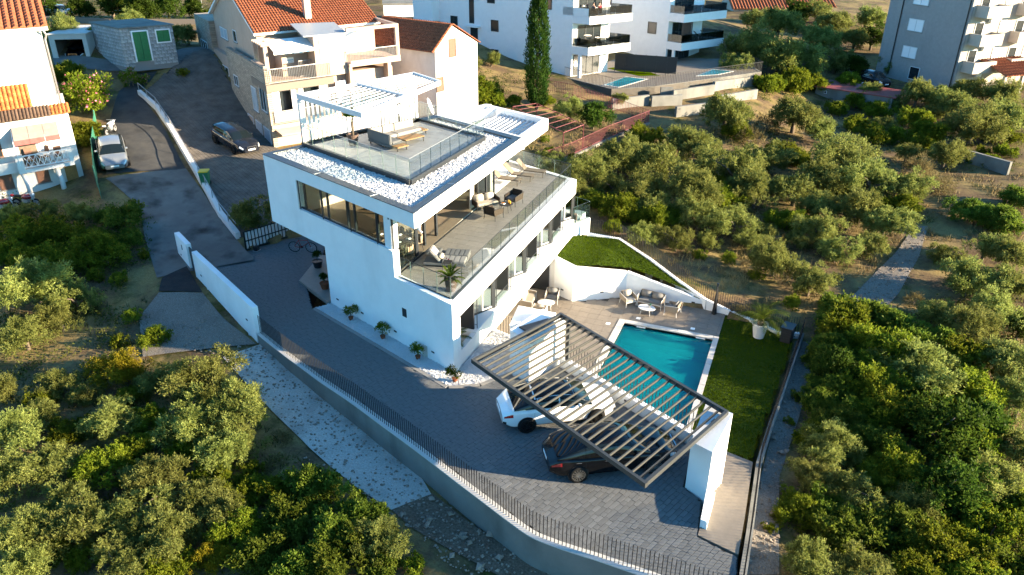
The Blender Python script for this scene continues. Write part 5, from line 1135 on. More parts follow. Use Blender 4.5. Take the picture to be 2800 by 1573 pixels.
# ---- concrete shed with red roof
cs = thing('concrete_shed', 'long low concrete shed with red metal roof among the olive trees', 'shed', (4, 90, -1.2))
C_a, C_b = Vector((7.95, 89.1)), Vector((.33, 92.1)); nb = Vector((.37, .93)); 
mb = MB(); mb.prism([C_a, C_b, C_b+nb*3, C_a+nb*3], -2.5, [.70, .70, .9, .9]); mb.build('wall', 'concrete_wall', cs, world=True)
mb = MB(); mb.prism([C_a+Vector((.25, -.15)), C_b+Vector((-.2, -.1)), C_b+nb*3.2, C_a+nb*3.2+Vector((.25, 0))], [.72, .72, .95, .95], [.82, .82, 1.05, 1.05]); mb.build('roof', 'red_metal_roof', cs, world=True)
for t in (.2, .86):
    p = C_a.lerp(C_b, t); mb = MB(); d = (C_b-C_a).normalized(); mb.cbox((p.x-nb.x*.03, p.y-nb.y*.03, -.25 if t < .5 else .3), (.5 if t < .5 else .3, .06, .5 if t < .5 else .3), rz=math.atan2(d.y, d.x)); f_ = mb.build('window', 'white_metal', cs, world=True)
    mb = MB(); mb.cbox((p.x-nb.x*.05, p.y-nb.y*.05, -.25 if t < .5 else .3), (.36 if t < .5 else .2, .06, .36 if t < .5 else .2), rz=math.atan2(d.y, d.x)); mb.build('pane', 'dark_glass', f_, world=True)
o = MB(); a, b = GT(2410, 400), GT(2535, 440); o.wall(a, b, .3, -3, a.z+.95); o = o.build('field_wall', 'concrete_wall'); tag(o, 'short grey block wall at the edge of the vegetable garden', 'wall')
# ---- far houses along the top edge
def far_house(name, label, P, az, LU, LV, zg, h, wall_m='apt_white', roof=None, wins=()):
    f = Fr(P, az, az-90); t = thing(name, label, 'house', P); f.mk('wall', wall_m, t, (0, LU, 0, LV, zg-2, zg+h))
    if roof:
        tile_roof('roof_tiles', f.p3(-.3, -.4, zg+h), f.p3(LU+.3, -.4, zg+h), f.p3(LU+.3, LV/2, zg+h+1.8), f.p3(-.3, LV/2, zg+h+1.8), roof, t, col=.5, row=.7); mb = MB(); a, b, c = f.p(0, 0), f.p(0, LV), f.p(0, LV/2); mb.add([(*a, zg+h), (*b, zg+h), (*c, zg+h+1.7)], [(0, 2, 1)]); a, b, c = f.p(LU, 0), f.p(LU, LV), f.p(LU, LV/2); mb.add([(*a, zg+h), (*b, zg+h), (*c, zg+h+1.7)], [(0, 1, 2)]); mb.build('gable', wall_m, t, world=True)
    else: f.mk('roof', 'concrete_wall', t, (-.1, LU+.1, -.1, LV+.1, zg+h+.003, zg+h+.15))
    for face, a0, a1, z0, z1 in wins: f.win(t, face, a0, a1, zg+z0, zg+z1, 0, gm='dark_glass', sill=False)
    return t
p = GD(1000*S, 55*S, 92); far_house('white_bungalow', 'low white building with band of windows between pink house and apartments', (p.x-3, p.y+2, p.z-2), 60, 9, 6, p.z-2, 3.6, wins=(('u', 1, 2.2, 1.2, 2.2), ('u', 2.6, 3.8, 1.2, 2.2), ('u', 4.2, 5.4, 1.2, 2.2), ('u', 5.8, 7, 1.2, 2.2)))
p = GD(1055*S, 75*S, 86); far_house('white_garage', 'small white flat roofed outbuilding beside the apartments', (p.x-1, p.y, p.z-2), 40, 4, 4, p.z-2, 2.4)
p = GD(2080*S, 50*S, 118); far_house('red_roof_house', 'pale house with long red tiled roof behind the olive grove', (p.x-14, p.y-2, p.z-2.5), 70, 16, 9, p.z-2.5, 3.6, 'cream_plaster', 'terracotta', wins=(('u', 13, 14, 1, 2.6), ('u', 9, 10, 1, 2.6)))
p = GD(1490*S, 10*S, 160); far_house('hillside_house', 'distant white house high on the hillside', (p.x, p.y, p.z-2), 60, 12, 9, p.z-2, 5, 'apt_white', 'terracotta')
# ------------------------------------------------------------------ courtyard paving, road wall
CY_L = gl([(352,238),(395,275),(432,330),(470,395),(520,480),(556,545),(600,600)]); CY_R = [GT(430,172)]+[Vector((*pk.p(.1, v), 3)) for v in (20, 15, 10, 5, 0)]+[Vector((-30,40,1.2)), Vector((-27.5,38.2,.3))]
ribbon('courtyard', CY_L, CY_R, 'court_joint', .04, cross=14)
mat('court_paver', (.120,.105,.090), .85, var=.28, vs=1.2, bump=.3, bs=30)
cpoly = [(p.x, p.y) for p in CY_L]+[(p.x, p.y) for p in CY_R[::-1]]
mb = MB(); dv_ = Vector((.45, .89)).normalized(); du_ = Vector((-dv_.y, dv_.x))
for i in range(-60, 80):
    for j in range(-60, 80):
        c = Vector((-42, 46))+du_*(i*.5+(.25 if j % 2 else 0))+dv_*(j*.25)
        if inside(cpoly, c.x, c.y):
            q = [c+du_*(sx*.24)+dv_*(sy*.115) for sx, sy in ((-1, -1), (1, -1), (1, 1), (-1, 1))]; zz = [hf(p.x, p.y)+.075+.004*random.random() for p in q]
            mb.add([(p.x, p.y, z) for p, z in zip(q, zz)]+[(p.x, p.y, z-.05) for p, z in zip(q, zz)], [(0, 1, 2, 3), (4, 5, 1, 0), (5, 6, 2, 1), (6, 7, 3, 2), (7, 4, 0, 3)])
court = bpy.data.objects['courtyard']; o = mb.build('pavers', 'court_paver', court); o['kind'] = 'stuff'
rwall = thing('road_wall', 'low pale stone wall with thin rail between road and paved courtyard', 'wall', tuple(CY_L[3]))
line = [p.copy() for p in CY_L]
for a, b in zip(line, line[1:]):
    d = (b-a).xy.normalized(); n = Vector((-d.y, d.x))*.12; mb = MB(); mb.wall(a, b, .3, (a.z-.6, b.z-.6), (a.z+.38, b.z+.38)); mb.build('wall_panel', 'old_white', rwall, world=True)
    mb = MB(); mb.beam((a.x, a.y, a.z+.95), (b.x, b.y, b.z+.95), .04, .04); mb.build('rail', 'rail_metal', rwall, world=True)
    k = max(1, int((b-a).length/1.5))
    for i in range(k):
        p = a.lerp(b, i/k); mb = MB(); mb.beam((p.x, p.y, p.z+.38), (p.x, p.y, p.z+.95), .04, .04); mb.build('post', 'rail_metal', rwall, world=True)
# green mesh fence by the white house, wheelie bin, low wall
gfz = thing('green_fence', 'green mesh panel fence between the white house and the road', 'fence', tuple(GT(243, 480)))
gp_ = [GT(x, y) for x, y in ((246,325),(240,400),(246,470),(256,500))]
for a, b in zip(gp_, gp_[1:]):
    mb = MB(); mb.wall(a, b, .03, min(a.z, b.z)-.2, (a.z+1.3, b.z+1.3)); mb.build('panel', 'green_fence', gfz, world=True); mb = MB(); mb.beam((a.x, a.y, a.z-.2), (a.x, a.y, a.z+1.45), .07, .07); mb.build('post', 'green_fence', gfz, world=True)
bn = thing('wheelie_bin', 'green wheeled rubbish bin with yellow lid against the road wall', 'bin', tuple(GT(519, 468)+Vector((0, 0, .07))), rz=.5)
mat('bin_green', (.02,.14,.06), .5); mat('bin_yellow', (.62,.42,.02), .5)
mb = MB(); mb.add([(-.24,-.26,.06),(.24,-.26,.06),(.24,.26,.06),(-.24,.26,.06),(-.3,-.34,.95),(.3,-.34,.95),(.3,.34,.95),(-.3,.34,.95)], [(0,3,2,1),(4,5,6,7),(0,1,5,4),(1,2,6,5),(2,3,7,6),(3,0,4,7)]); mb.build('body', 'bin_green', bn, bevel=.03)
mb = MB(); mb.box(-.33, -.37, .955, .33, .37, 1.03); mb.build('lid', 'bin_yellow', bn, bevel=.03)
for s_ in (-1, 1):
    mb = MB(); mb.lathe([(.1, -.03), (.1, .03)], c=(s_*.27, .26, .1), n=12, axis='X'); mb.build('wheel', 'dark_plastic', bn)
# red garden pergola frame and red fence
rp = thing('red_pergola', 'thin red metal vine pergola frame in the dry garden', 'pergola', tuple(GT(1410, 400)))
c4 = [GT(1415, 405), GT(1465, 378), GT(1290, 300), GT(1350, 292)]
tops = [Vector((p.x, p.y, c4[0].z+2.3)) for p in c4]
mb = MB()
for a, b in ((0, 1), (0, 2), (1, 3), (2, 3)): mb.beam(tops[a], tops[b], .05, .05)
mb.build('frame', 'red_paint', rp, world=True)
for p, q in zip(c4, tops): mb = MB(); mb.beam((p.x, p.y, p.z-.3), tuple(q), .06, .06); mb.build('post', 'red_paint', rp, world=True)
for i in range(1, 7): mb = MB(); mb.beam(tops[0].lerp(tops[2], i/7)+V(0, 0, .04), tops[1].lerp(tops[3], i/7)+V(0, 0, .04), .035, .035); mb.build('cross_bar', 'red_paint', rp, world=True)
RF = [GT(1370, 420), GT(1440, 395), GT(1530, 352), GT(1632, 312)]; rbar = MB().box(-.013, -.013, 0, .013, .013, 1.0).mesh('bar', 'red_paint')
bar_fence('red_fence', 'dark red bar fence along the front of the dry garden', RF, .16, 1.1, lambda x, y: hf(x, y)+.15, mesh=rbar, rails=(.15, 1.1))
bar_fence('red_fence', 'dark red bar fence running up to the terrace walls', [GT(1632, 312), GT(1545, 280), GT(1440, 245), GT(1330, 225)], .18, 1.1, lambda x, y: hf(x, y)+.15, mesh=rbar, rails=(.15, 1.1))
rfw = thing('red_fence_wall', 'low grey stone wall under the dark red garden fence', 'wall', tuple(RF[1]))
for a, b in zip(RF, RF[1:]): mb = MB(); mb.wall(a, b, .25, (a.z-1, b.z-1), (a.z+.16, b.z+.16)); mb.build('wall_panel', 'concrete_wall', rfw, world=True)
bb = thing('garden_grill', 'small brick garden grill with chimney slab beyond the roof frame', 'grill', tuple(GT(1145, 290)))
mb = MB(); mb.box(-.4, -.35, 0, .4, .35, .9); mb.box(-.4, -.35, .9, -.28, .35, 1.5); mb.box(.28, -.35, .9, .4, .35, 1.5); mb.box(-.28, .23, .9, .28, .35, 1.5); mb.build('body', 'pink_plaster', bb); mb = MB(); mb.box(-.5, -.45, 1.5, .5, .45, 1.6); mb.build('slab', 'concrete_wall', bb)
# ------------------------------------------------------------------ trees and shrubs
leafmat('leaf_olive', (0.090,0.108,0.022), (0.279,0.304,0.082)); leafmat('leaf_shrub', (0.056,0.085,0.005), (0.220,0.248,0.022)); leafmat('leaf_under', (0.045,0.056,0.011), (0.128,0.130,0.032)); leafmat('leaf_dark', (0.023,0.048,0.007), (0.076,0.118,0.014))
leafmat('leaf_yellow', (0.128,0.130,0.008), (0.317,0.252,0.017)); leafmat('leaf_cypress', (0.013,0.035,0.006), (0.049,0.083,0.013)); leafmat('leaf_feather', (0.049,0.083,0.008), (0.166,0.213,0.029)); leafmat('leaf_palm', (0.034,0.064,0.007), (0.121,0.165,0.014), .1); leafmat('leaf_dry', (0.090,0.074,0.032), (0.189,0.157,0.064))
mat('flower_pink', (.55,.13,.22), .7, var=.25, vs=5); mat('bark', (.12,.095,.07), .95, var=.3, vs=6, bump=.8, bs=14)
def leaves(P, N, size, m, name, asp=.42, bias=.5, seed=0):
    """leaf quads at points P with outward directions N (arrays), one mesh"""
    r = np.random.default_rng(seed); n = len(P)
    d = r.normal(size=(n, 3)); d[:, 2] += .15; d = d*(1-bias)+N*bias*1.2; d /= np.linalg.norm(d, axis=1)[:, None]+1e-9
    s_ = np.cross(d, r.normal(size=(n, 3))); s_ /= np.linalg.norm(s_, axis=1)[:, None]+1e-9
    L_ = (size*r.uniform(.7, 1.35, n))[:, None]
    a = P; b = P+d*L_*.5+s_*L_*asp*.5; c = P+d*L_; e = P+d*L_*.5-s_*L_*asp*.5
    V_ = np.stack([a, b, c, e], 1).reshape(-1, 3).astype(np.float32)
    me = bpy.data.meshes.new(name); me.vertices.add(4*n); me.vertices.foreach_set('co', V_.ravel()); me.loops.add(4*n); me.loops.foreach_set('vertex_index', np.arange(4*n, dtype=np.int32))
    me.polygons.add(n); me.polygons.foreach_set('loop_start', np.arange(0, 4*n, 4, dtype=np.int32)); me.polygons.foreach_set('loop_total', np.full(n, 4, dtype=np.int32)); me.update(calc_edges=True); me.materials.append(MATS[m]); return me
def crown_points(r, nl, nleaf, R=2., zs=.75, lobe=(.24, .42), fill=.5, low=-.55):
    """clumps spread through the crown's volume; leaves sit on the clumps' shells"""
    C_ = []; Rl = []
    nm = 5; mo = r.normal(size=(nm, 3)); mo /= np.linalg.norm(mo, axis=1)[:, None]; mo[:, 2] = mo[:, 2]*.6+.05; mo *= R*r.uniform(.2, .5, (nm, 1)); ms_ = r.uniform(.42, .68, nm)
    while len(C_) < nl:
        d = r.normal(size=3); d /= np.linalg.norm(d)
        if d[2] < low: continue
        i = r.integers(nm); q = (mo[i]+d*R*ms_[i]*r.uniform(fill, 1.0))*np.array([1, 1, zs]); C_.append(q); Rl.append(R*r.uniform(*lobe)*.9)
    C_ = np.array(C_); Rl = np.array(Rl); w_ = Rl**2; idx = r.choice(nl, nleaf, p=w_/w_.sum())
    # each clump carries short shoots; the leaves sit along the outer part of the shoots
    nt_ = nl*26; ti = r.choice(nl, nt_, p=w_/w_.sum()); td = r.normal(size=(nt_, 3)); td[:, 2] += .35; td /= np.linalg.norm(td, axis=1)[:, None]
    out = C_[ti]/(np.linalg.norm(C_[ti], axis=1)[:, None]+1e-6); td = td+out*.45; td /= np.linalg.norm(td, axis=1)[:, None]
    tl = Rl[ti]*r.uniform(.75, 1.3, nt_); k = r.integers(0, nt_, nleaf); f_ = r.uniform(.3, 1.0, nleaf)**.7
    P = C_[ti[k]]+td[k]*(tl[k]*f_)[:, None]*np.array([1, 1, .9]); d = td[k]
    P += r.normal(size=P.shape)*R*.022
    return P, d, C_
def limb_mesh(cents, r, hgt, m='bark', rad0=.14, k=6):
    mb = MB(); pick = [cents[i] for i in r.choice(len(cents), min(k, len(cents)), replace=False)]
    mb.tube([(0, 0, -hgt-.3), (.05*r.normal(), .05*r.normal(), -hgt*.5), (0, 0, -.1*hgt)], [rad0*1.2, rad0, rad0*.85], 7)
    for c in pick:
        c = Vector(c); mid = c*.45+Vector((.1*r.normal(), .1*r.normal(), -.1)); mb.tube([(0, 0, -.25*hgt), tuple(mid), tuple(c*.9)], [rad0*.6, rad0*.38, rad0*.14], 5)
    return mb.mesh('trunk', m, smooth=True)
KIND = {}
def make_kind(kind, nvar, nl, nleaf, size, m, R=2., zs=.75, hgt=1.6, asp=.42, lobe=(.24, .42), fill=.5, low=-.5, bias=.5, flowers=0, rad0=.14):
    KIND[kind] = []
    for v in range(nvar):
        r = np.random.default_rng(sum(map(ord, kind))*13+v*7); P, N, C_ = crown_points(r, nl, nleaf, R, zs, lobe, fill, low)
        cr = leaves(P, N, size, m, 'crown', asp, bias, v); tk = limb_mesh(C_, r, hgt, rad0=rad0); fl_ = None
        if flowers:
            i = r.choice(len(P), flowers); i = i[N[i][:, 2] > -.3]; fl_ = leaves(P[i]+N[i]*.09, N[i], .13, 'flower_pink', 'flowers', .95, .3, v+50)
        KIND[kind].append((cr, tk, fl_, R, hgt))
make_kind('olive', 5, 46, 15000, .135, 'leaf_olive', zs=.8, lobe=(.17, .36), asp=.34)
make_kind('shrub', 4, 40, 14000, .13, 'leaf_shrub', zs=.72, hgt=1.0, lobe=(.2, .36), asp=.55, rad0=.08)
make_kind('dark', 2, 30, 9500, .15, 'leaf_dark', zs=.9, hgt=1.8, asp=.6)
make_kind('yellow', 1, 60, 15000, .11, 'leaf_yellow', zs=.85, hgt=1.1, lobe=(.2, .3), fill=.55)
make_kind('feather', 3, 36, 9000, .20, 'leaf_feather', zs=.7, hgt=1.0, asp=.42, lobe=(.18, .4), rad0=.06, bias=.3)
make_kind('oleander', 2, 30, 9000, .19, 'leaf_shrub', zs=.95, hgt=1.4, asp=.26, flowers=420, rad0=.06)
make_kind('small', 2, 14, 2200, .13, 'leaf_shrub', R=1., zs=.8, hgt=.5, asp=.45, rad0=.04)
make_kind('dry', 2, 16, 1500, .16, 'leaf_dry', R=1., zs=.7, hgt=.4, asp=.12, bias=.7, rad0=.03)
LBL = {'olive': 'grey-green olive tree', 'shrub': 'dense bright green shrub', 'dark': 'dark glossy evergreen tree', 'yellow': 'round yellow-green bush', 'feather': 'leafy green shrub with long leaves', 'oleander': 'oleander bush with pink blossom', 'small': 'small green bush', 'dry': 'dry brown twiggy bush'}
NAME = {'olive': 'olive_tree', 'shrub': 'shrub', 'dark': 'evergreen_tree', 'yellow': 'yellow_bush', 'feather': 'leafy_shrub', 'oleander': 'oleander', 'small': 'small_bush', 'dry': 'dry_bush'}
FD = FPX/S
cnt = {}
def plant(x, y, rp, kind, zone, label=None, up=None):
    v = KIND[kind][cnt.get(kind, 0) % len(KIND[kind])]; cnt[kind] = cnt.get(kind, 0)+1; cr, tk, fl_, R0, h0 = v
    R_ = 2.; 
    for _ in range(3):
        hc = h0/R0*R_*(.75 if up is None else up); p = GT(x, y, hc); dep = (CAMROT.transposed() @ (p-Vector((0, 0, CZ)))).z*-1; R_ = rp*dep/FD
    sc = R_/R0*.97; zc = hf(p.x, p.y)+h0*sc*(.75 if up is None else up)
    t = thing(NAME[kind], label or f'{LBL[kind]} {zone}', 'tree' if kind in ('olive', 'dark') else 'bush', (p.x, p.y, zc), group=None if label else f'{NAME[kind].replace("_", " ")}s {zone}')
    a = random.uniform(0, 6.28); s3 = (sc*random.uniform(.94, 1.06), sc*random.uniform(.94, 1.06), sc*random.uniform(.92, 1.1))
    Mx = Matrix.Rotation(a, 4, 'Z') @ Matrix.Diagonal((*s3, 1))
    piece('crown', cr, t, Mx); piece('trunk', tk, t, Mx)
    if fl_: piece('blossom', fl_, t, Mx)
    return t
random.seed(11)
Z1, Z2, Z3, Z4, Z5, Z6, Z7, Z8 = 'in the scrub below the gravel path', 'in the thicket beside the lower road', 'in the grove behind the lawn fence', 'in the scrub beside the stony strip', 'near the grey apartment block', 'on the slope behind the stone shed', 'in the garden by the cypress', 'in the grove beside the white apartments'
VEG = {Z1: {'olive': [(270,1060,80),(380,1200,90),(180,1250,85),(560,1300,80),(30,1200,85),(150,960,60),(90,720,120),(190,750,70),(60,840,75),(150,800,60),(500,950,115),(595,1030,95),(470,1060,100),(545,1140,85),(620,1110,62),(40,1090,95),(130,1170,90),(330,1290,100),(200,1330,100),(90,1330,95),(430,1350,95),(60,1430,90),(300,1430,90),(500,1250,80),(20,980,60),(390,960,60)],
            'shrub': [(250,1180,85),(395,850,45),(640,1250,60),(700,1240,60),(600,1340,80),(530,1180,50),(180,1080,60),(340,1130,60)], 'yellow': [(310,935,95),(520,1400,70)],
            'feather': [(790,1230,85),(870,1310,95),(720,1310,85),(660,1400,80),(850,1410,95),(960,1420,60),(760,1430,80)], 'dry': [(705,1105,35),(690,1170,40),(120,960,45)], 'small': [(330,800,30),(300,860,35),(640,1180,40),(900,1250,30),(1040,1420,40)]},
       Z2: {'shrub': [(60,590,70),(150,580,70),(220,620,70),(80,660,70),(20,640,60),(150,650,65),(270,650,60)], 'feather': [(305,550,62),(330,600,40),(250,600,50)], 'olive': [(200,540,48),(110,530,50),(30,545,50)], 'small': [(360,640,24),(300,700,30),(240,690,36)]},
       Z3: {'olive': [(1395,430,55),(1480,425,75),(1560,395,80),(1610,475,75),(1650,415,85),(1700,350,55),(1765,375,75),(1740,480,95),(1850,430,90),(1825,285,75),(1900,480,75),(1930,400,70),(1760,545,75),(1850,560,75),(2000,290,75),(2080,330,55),(2110,400,95),(2060,450,80),(2190,455,85),(2000,480,65),(2140,530,85),(2060,580,70),(2225,560,75),(2105,625,60),(2190,620,55),(1950,650,80),(2035,705,70),(1890,610,45),(1700,600,55),(1620,590,50),(1460,470,50),(2280,470,70),(1640,520,55),(1380,400,40)],
            'shrub': [(1660,555,60),(1560,530,60),(1500,500,45),(1600,540,45),(1820,500,60),(1960,385,50),(2270,520,50),(1980,560,55),(1700,540,50),(1850,330,45),(1770,450,50),(2120,470,50),(1440,510,30),(1540,570,30)], 'small': [(1830,650,28),(1905,690,28),(2080,760,30),(1760,640,24),(1990,760,30)], 'dry': [(1930,320,45),(1890,350,45),(1870,780,30),(2230,500,50),(2300,430,60),(2350,470,55)]},
       Z4: {'shrub': [(2105,800,70),(2180,800,90),(2100,880,80),(2160,960,95),(2090,1010,70),(2110,1070,75),(2060,1110,60),(2200,1130,90),(2080,1280,75),(2300,1010,100),(2430,900,95),(2560,1130,90),(2440,1150,95),(2550,1290,95),(2320,1300,90),(2240,960,90),(2130,830,100),(2220,900,105),(2115,930,80),(2060,900,50),(2300,850,85),(2330,930,115),(2400,980,110),(2250,1020,105),(2180,1060,85),(2350,1090,115),(2480,1080,105),(2250,1190,105),(2380,1230,115),(2500,1210,105),(2120,1340,100),(2240,1330,105),(2370,1380,115),(2490,1350,105),(2180,1440,95),(2320,1455,95),(2450,1465,95),(2560,1420,90),(2020,1300,70),(2060,980,45)],
            'olive': [(2425,820,90),(2510,780,85),(2450,700,85),(2535,640,65),(2380,640,50),(2530,920,95),(2565,1010,80),(2100,1130,85),(2050,1210,70),(2145,1230,85),(2040,1410,85),(2480,620,60)], 'feather': [(2520,560,65),(2440,535,60),(2560,500,50)], 'small': [(1985,1250,40),(2012,1000,26),(1985,1060,20),(1940,1330,24)], 'dry': [(2175,1000,45),(2300,760,40),(2480,560,50)]},
       Z5: {'olive': [(2242,165,38),(2310,235,58),(2375,245,50),(2450,230,55),(2540,245,60),(2450,315,85),(2525,300,75),(2390,130,22),(2480,95,28),(2200,235,40),(2420,265,55),(2380,390,60)], 'shrub': [(2290,300,55),(2330,345,60),(2200,345,45),(2160,315,40),(2520,190,40),(2500,340,50),(2250,345,40)], 'small': [(2470,380,24),(2500,400,22),(2440,400,22)]},
       Z6: {'dark': [(40,20,50),(110,10,60),(195,20,48),(280,10,60),(345,22,55),(420,15,48),(490,18,36),(545,30,24)], 'olive': [(150,70,55),(440,85,35),(470,90,38),(330,50,40),(250,80,30)], 'shrub': [(160,185,45),(120,195,35),(520,40,24)]},
       Z7: {'olive': [(1180,150,36),(1160,195,42),(1235,150,28),(1435,275,48),(1560,250,30)], 'shrub': [(1190,235,68),(1250,245,42),(1130,240,38),(1290,255,30),(1380,255,24)], 'dark': [(1492,290,52)], 'small': [(1380,380,20),(1440,395,18),(1520,290,18),(1370,350,16)]},
       Z8: {'olive': [(1880,110,75),(1960,60,65),(1940,140,80),(2020,160,75),(2060,100,65),(2100,150,55),(2100,60,55),(2180,45,50),(2060,30,45),(1900,50,45),(1850,160,45),(2150,100,50)], 'dark': [(2195,95,45),(2150,170,45),(2010,30,40)], 'shrub': [(2000,205,55),(1930,215,45),(2060,215,40),(2130,210,40)]}}
for zone, d in VEG.items():
    for kind, L_ in d.items():
        for (x, y, r_) in L_:
            kk = kind
            if zone == Z4 and kind == 'shrub': kk = random.choices(('shrub', 'feather', 'dark', 'olive'), (5, 2, 1.6, 1.6))[0]
            plant(x, y, r_, kk, zone)
taken = [(x, y, r_) for d in VEG.values() for L_ in d.values() for (x, y, r_) in L_]
for zone, poly, kinds, n_, r0, r1 in ((Z3, [(1440,400),(1640,330),(1960,340),(2330,430),(2320,560),(2080,650),(1720,620),(1500,500)], ('olive', 'shrub', 'olive', 'olive'), 60, 36, 62), (Z5, [(2070,250),(2576,260),(2576,420),(2250,400)], ('olive', 'shrub'), 26, 30, 50), (Z4, [(2030,1447),(2060,900),(2140,800),(2330,790),(2576,660),(2576,1447)], ('shrub', 'feather', 'olive', 'dark'), 40, 50, 85), (Z1, [(0,960),(240,960),(600,1000),(700,1160),(980,1340),(960,1447),(0,1447)], ('olive', 'shrub', 'feather'), 34, 45, 80), (Z8, [(1840,60),(2160,40),(2200,190),(1860,230)], ('olive', 'dark'), 16, 35, 55)):
    for _ in range(6000):
        if n_ <= 0: break
        x, y, r_ = random.uniform(0, 2576), random.uniform(0, 1447), random.uniform(r0, r1)
        if inside(poly, x, y) and all(math.hypot(x-a, (y-b)*1.25) > .55*(r_+c) for a, b, c in taken): taken.append((x, y, r_)); n_ -= 1; plant(x, y, r_, random.choice(kinds), zone)
plant(225, 240, 84, 'oleander', '', 'big oleander in full pink blossom beside the white house'); plant(212, 340, 52, 'shrub', '', 'green climbing shrub below the pink oleander at the mesh fence')
plant(331, 200, 33, 'oleander', '', 'dark oleander bush at the end of the road wall'); plant(1120, 125, 45, 'oleander', '', 'tall oleander with few blossoms beside the gabled house')
plant(457, 185, 20, 'small', '', 'small round bush in front of the pink house steps'); plant(632, 535, 68, 'olive', '', 'dense olive shrub beside the sliding gate')
# cypress
r = np.random.default_rng(5); n = 16000; h = r.uniform(0, 1, n); ang_ = r.uniform(0, 6.283, n); prof = np.interp(h, [0, .06, .3, .75, .93, 1], [.35, .8, 1., .72, .35, .03]); rr = prof*r.uniform(.55, 1.08, n)*(1+.16*np.sin(ang_*5+h*22)+.1*np.sin(ang_*9-h*40))
P = np.stack([np.cos(ang_)*rr*1.05, np.sin(ang_)*rr*1.05, h*10.8+.3], 1); N = np.stack([np.cos(ang_)*.35, np.sin(ang_)*.35, np.full(n, .9)], 1)
base = GT(1350, 275); cy_ = thing('cypress', 'tall slim dark cypress standing in front of the white apartments', 'tree', tuple(base)); piece('crown', leaves(P, N, .24, 'leaf_cypress', 'crown', .3, .75, 3), cy_); mb = MB(); mb.tube([(0, 0, -.4), (0, 0, 9)], [.2, .05], 7); mb.build('trunk', 'bark', cy_)
# undergrowth of the scrub: low leafy mass nobody could count
def undergrowth(name, polys, dens, h0, h1, m, lab, seed, size=.13, thr=-.05):
    r = np.random.default_rng(seed); PP = []; NN = []
    for poly in polys:
        pl = [(p.x, p.y) for p in (GT(x, y) for x, y in poly)]; x0, x1 = min(p[0] for p in pl), max(p[0] for p in pl); y0, y1 = min(p[1] for p in pl), max(p[1] for p in pl)
        for _ in range(int((x1-x0)*(y1-y0)*dens)):
            x, y = r.uniform(x0, x1), r.uniform(y0, y1); n = mnoise.noise((x*.45, y*.45, seed))
            if n < thr or not inside(pl, x, y) or inside(COMPOUND, x, y): continue
            R0 = r.uniform(.25, .6); h = h0+(h1-h0)*min(1, max(0, (n-thr)*2)); z = hf(x, y); k = 26; d = r.normal(size=(k, 3)); d[:, 2] = abs(d[:, 2]); d /= np.linalg.norm(d, axis=1)[:, None]
            PP.append(np.array([x, y, z])+d*np.array([R0, R0, h])*r.uniform(.5, 1.05, (k, 1))); NN.append(d)
    tag(piece(name, leaves(np.concatenate(PP), np.concatenate(NN), size, m, name, .45, .45, seed)), lab, 'undergrowth', kind='stuff')
undergrowth('undergrowth', [[(0,690),(330,640),(300,760),(340,900),(250,980),(0,960)],[(0,950),(330,930),(660,1000),(700,1130),(980,1300),(1000,1447),(0,1447)]], 3.4, .25, .9, 'leaf_under', 'low green undergrowth of the scrub below the gravel path', 3)
undergrowth('undergrowth', [[(1985,1447),(2030,1180),(2040,900),(2140,800),(2330,780),(2576,650),(2576,1447)]], 3.6, .3, 1.0, 'leaf_under', 'low green undergrowth of the scrub beside the stony strip', 5, thr=-.15)
undergrowth('undergrowth', [[(1430,400),(1640,330),(1960,330),(2300,400),(2330,560),(2100,640),(1720,610),(1500,500)],[(2080,250),(2576,260),(2576,440),(2250,420)],[(1850,180),(2150,170),(2080,240),(1850,250)]], 1.9, .25, .8, 'leaf_under', 'low grey-green undergrowth of the grove behind the lawn fence', 9)
undergrowth('undergrowth', [[(0,500),(240,510),(380,560),(370,660),(250,690),(0,690)]], 3.2, .3, .9, 'leaf_dark', 'dark undergrowth of the thicket below the white house', 12, thr=-.2)
undergrowth('undergrowth', [[(0,0),(560,0),(520,60),(60,60)],[(1080,160),(1330,200),(1330,290),(1130,270)]], 1.4, .3, .9, 'leaf_dark', 'dark undergrowth behind the shed and in the cypress garden', 15, thr=-.2)
# ------------------------------------------------------------------ dry grass and weeds, loose stones
mat('straw', (.240,.180,.078), .9, var=.3, vs=.8); mat('weed', (.042,.051,.015), .9, var=.3, vs=.7)
def tufts(name, polys, dens, h0, h1, m, lab, kindname='grass'):
    vv = []; ff = []
    for poly in polys:
        pts = [GT(x, y) for x, y in poly]; pl = [(p.x, p.y) for p in pts]; x0, x1 = min(p[0] for p in pl), max(p[0] for p in pl); y0, y1 = min(p[1] for p in pl), max(p[1] for p in pl)
        for _ in range(int((x1-x0)*(y1-y0)*dens)):
            x, y = random.uniform(x0, x1), random.uniform(y0, y1)
            if not inside(pl, x, y) or mnoise.noise((x*.35, y*.35, 9)) < -.12 or inside(COMPOUND, x, y): continue
            z = hf(x, y)-.02
            for k in range(9):
                a = random.uniform(0, 6.28); h = random.uniform(h0, h1); lx, ly = random.gauss(0, h*.4), random.gauss(0, h*.4); ox, oy = random.gauss(0, .1), random.gauss(0, .1); b = len(vv)
                vv += [(x+ox-.02*math.cos(a), y+oy-.02*math.sin(a), z), (x+ox+.02*math.cos(a), y+oy+.02*math.sin(a), z), (x+ox+lx, y+oy+ly, z+h)]; ff.append((b, b+1, b+2))
    me = bpy.data.meshes.new(name); me.from_pydata(vv, [], ff); me.materials.append(MATS[m]); tag(piece(name, me), lab, kindname, kind='stuff')
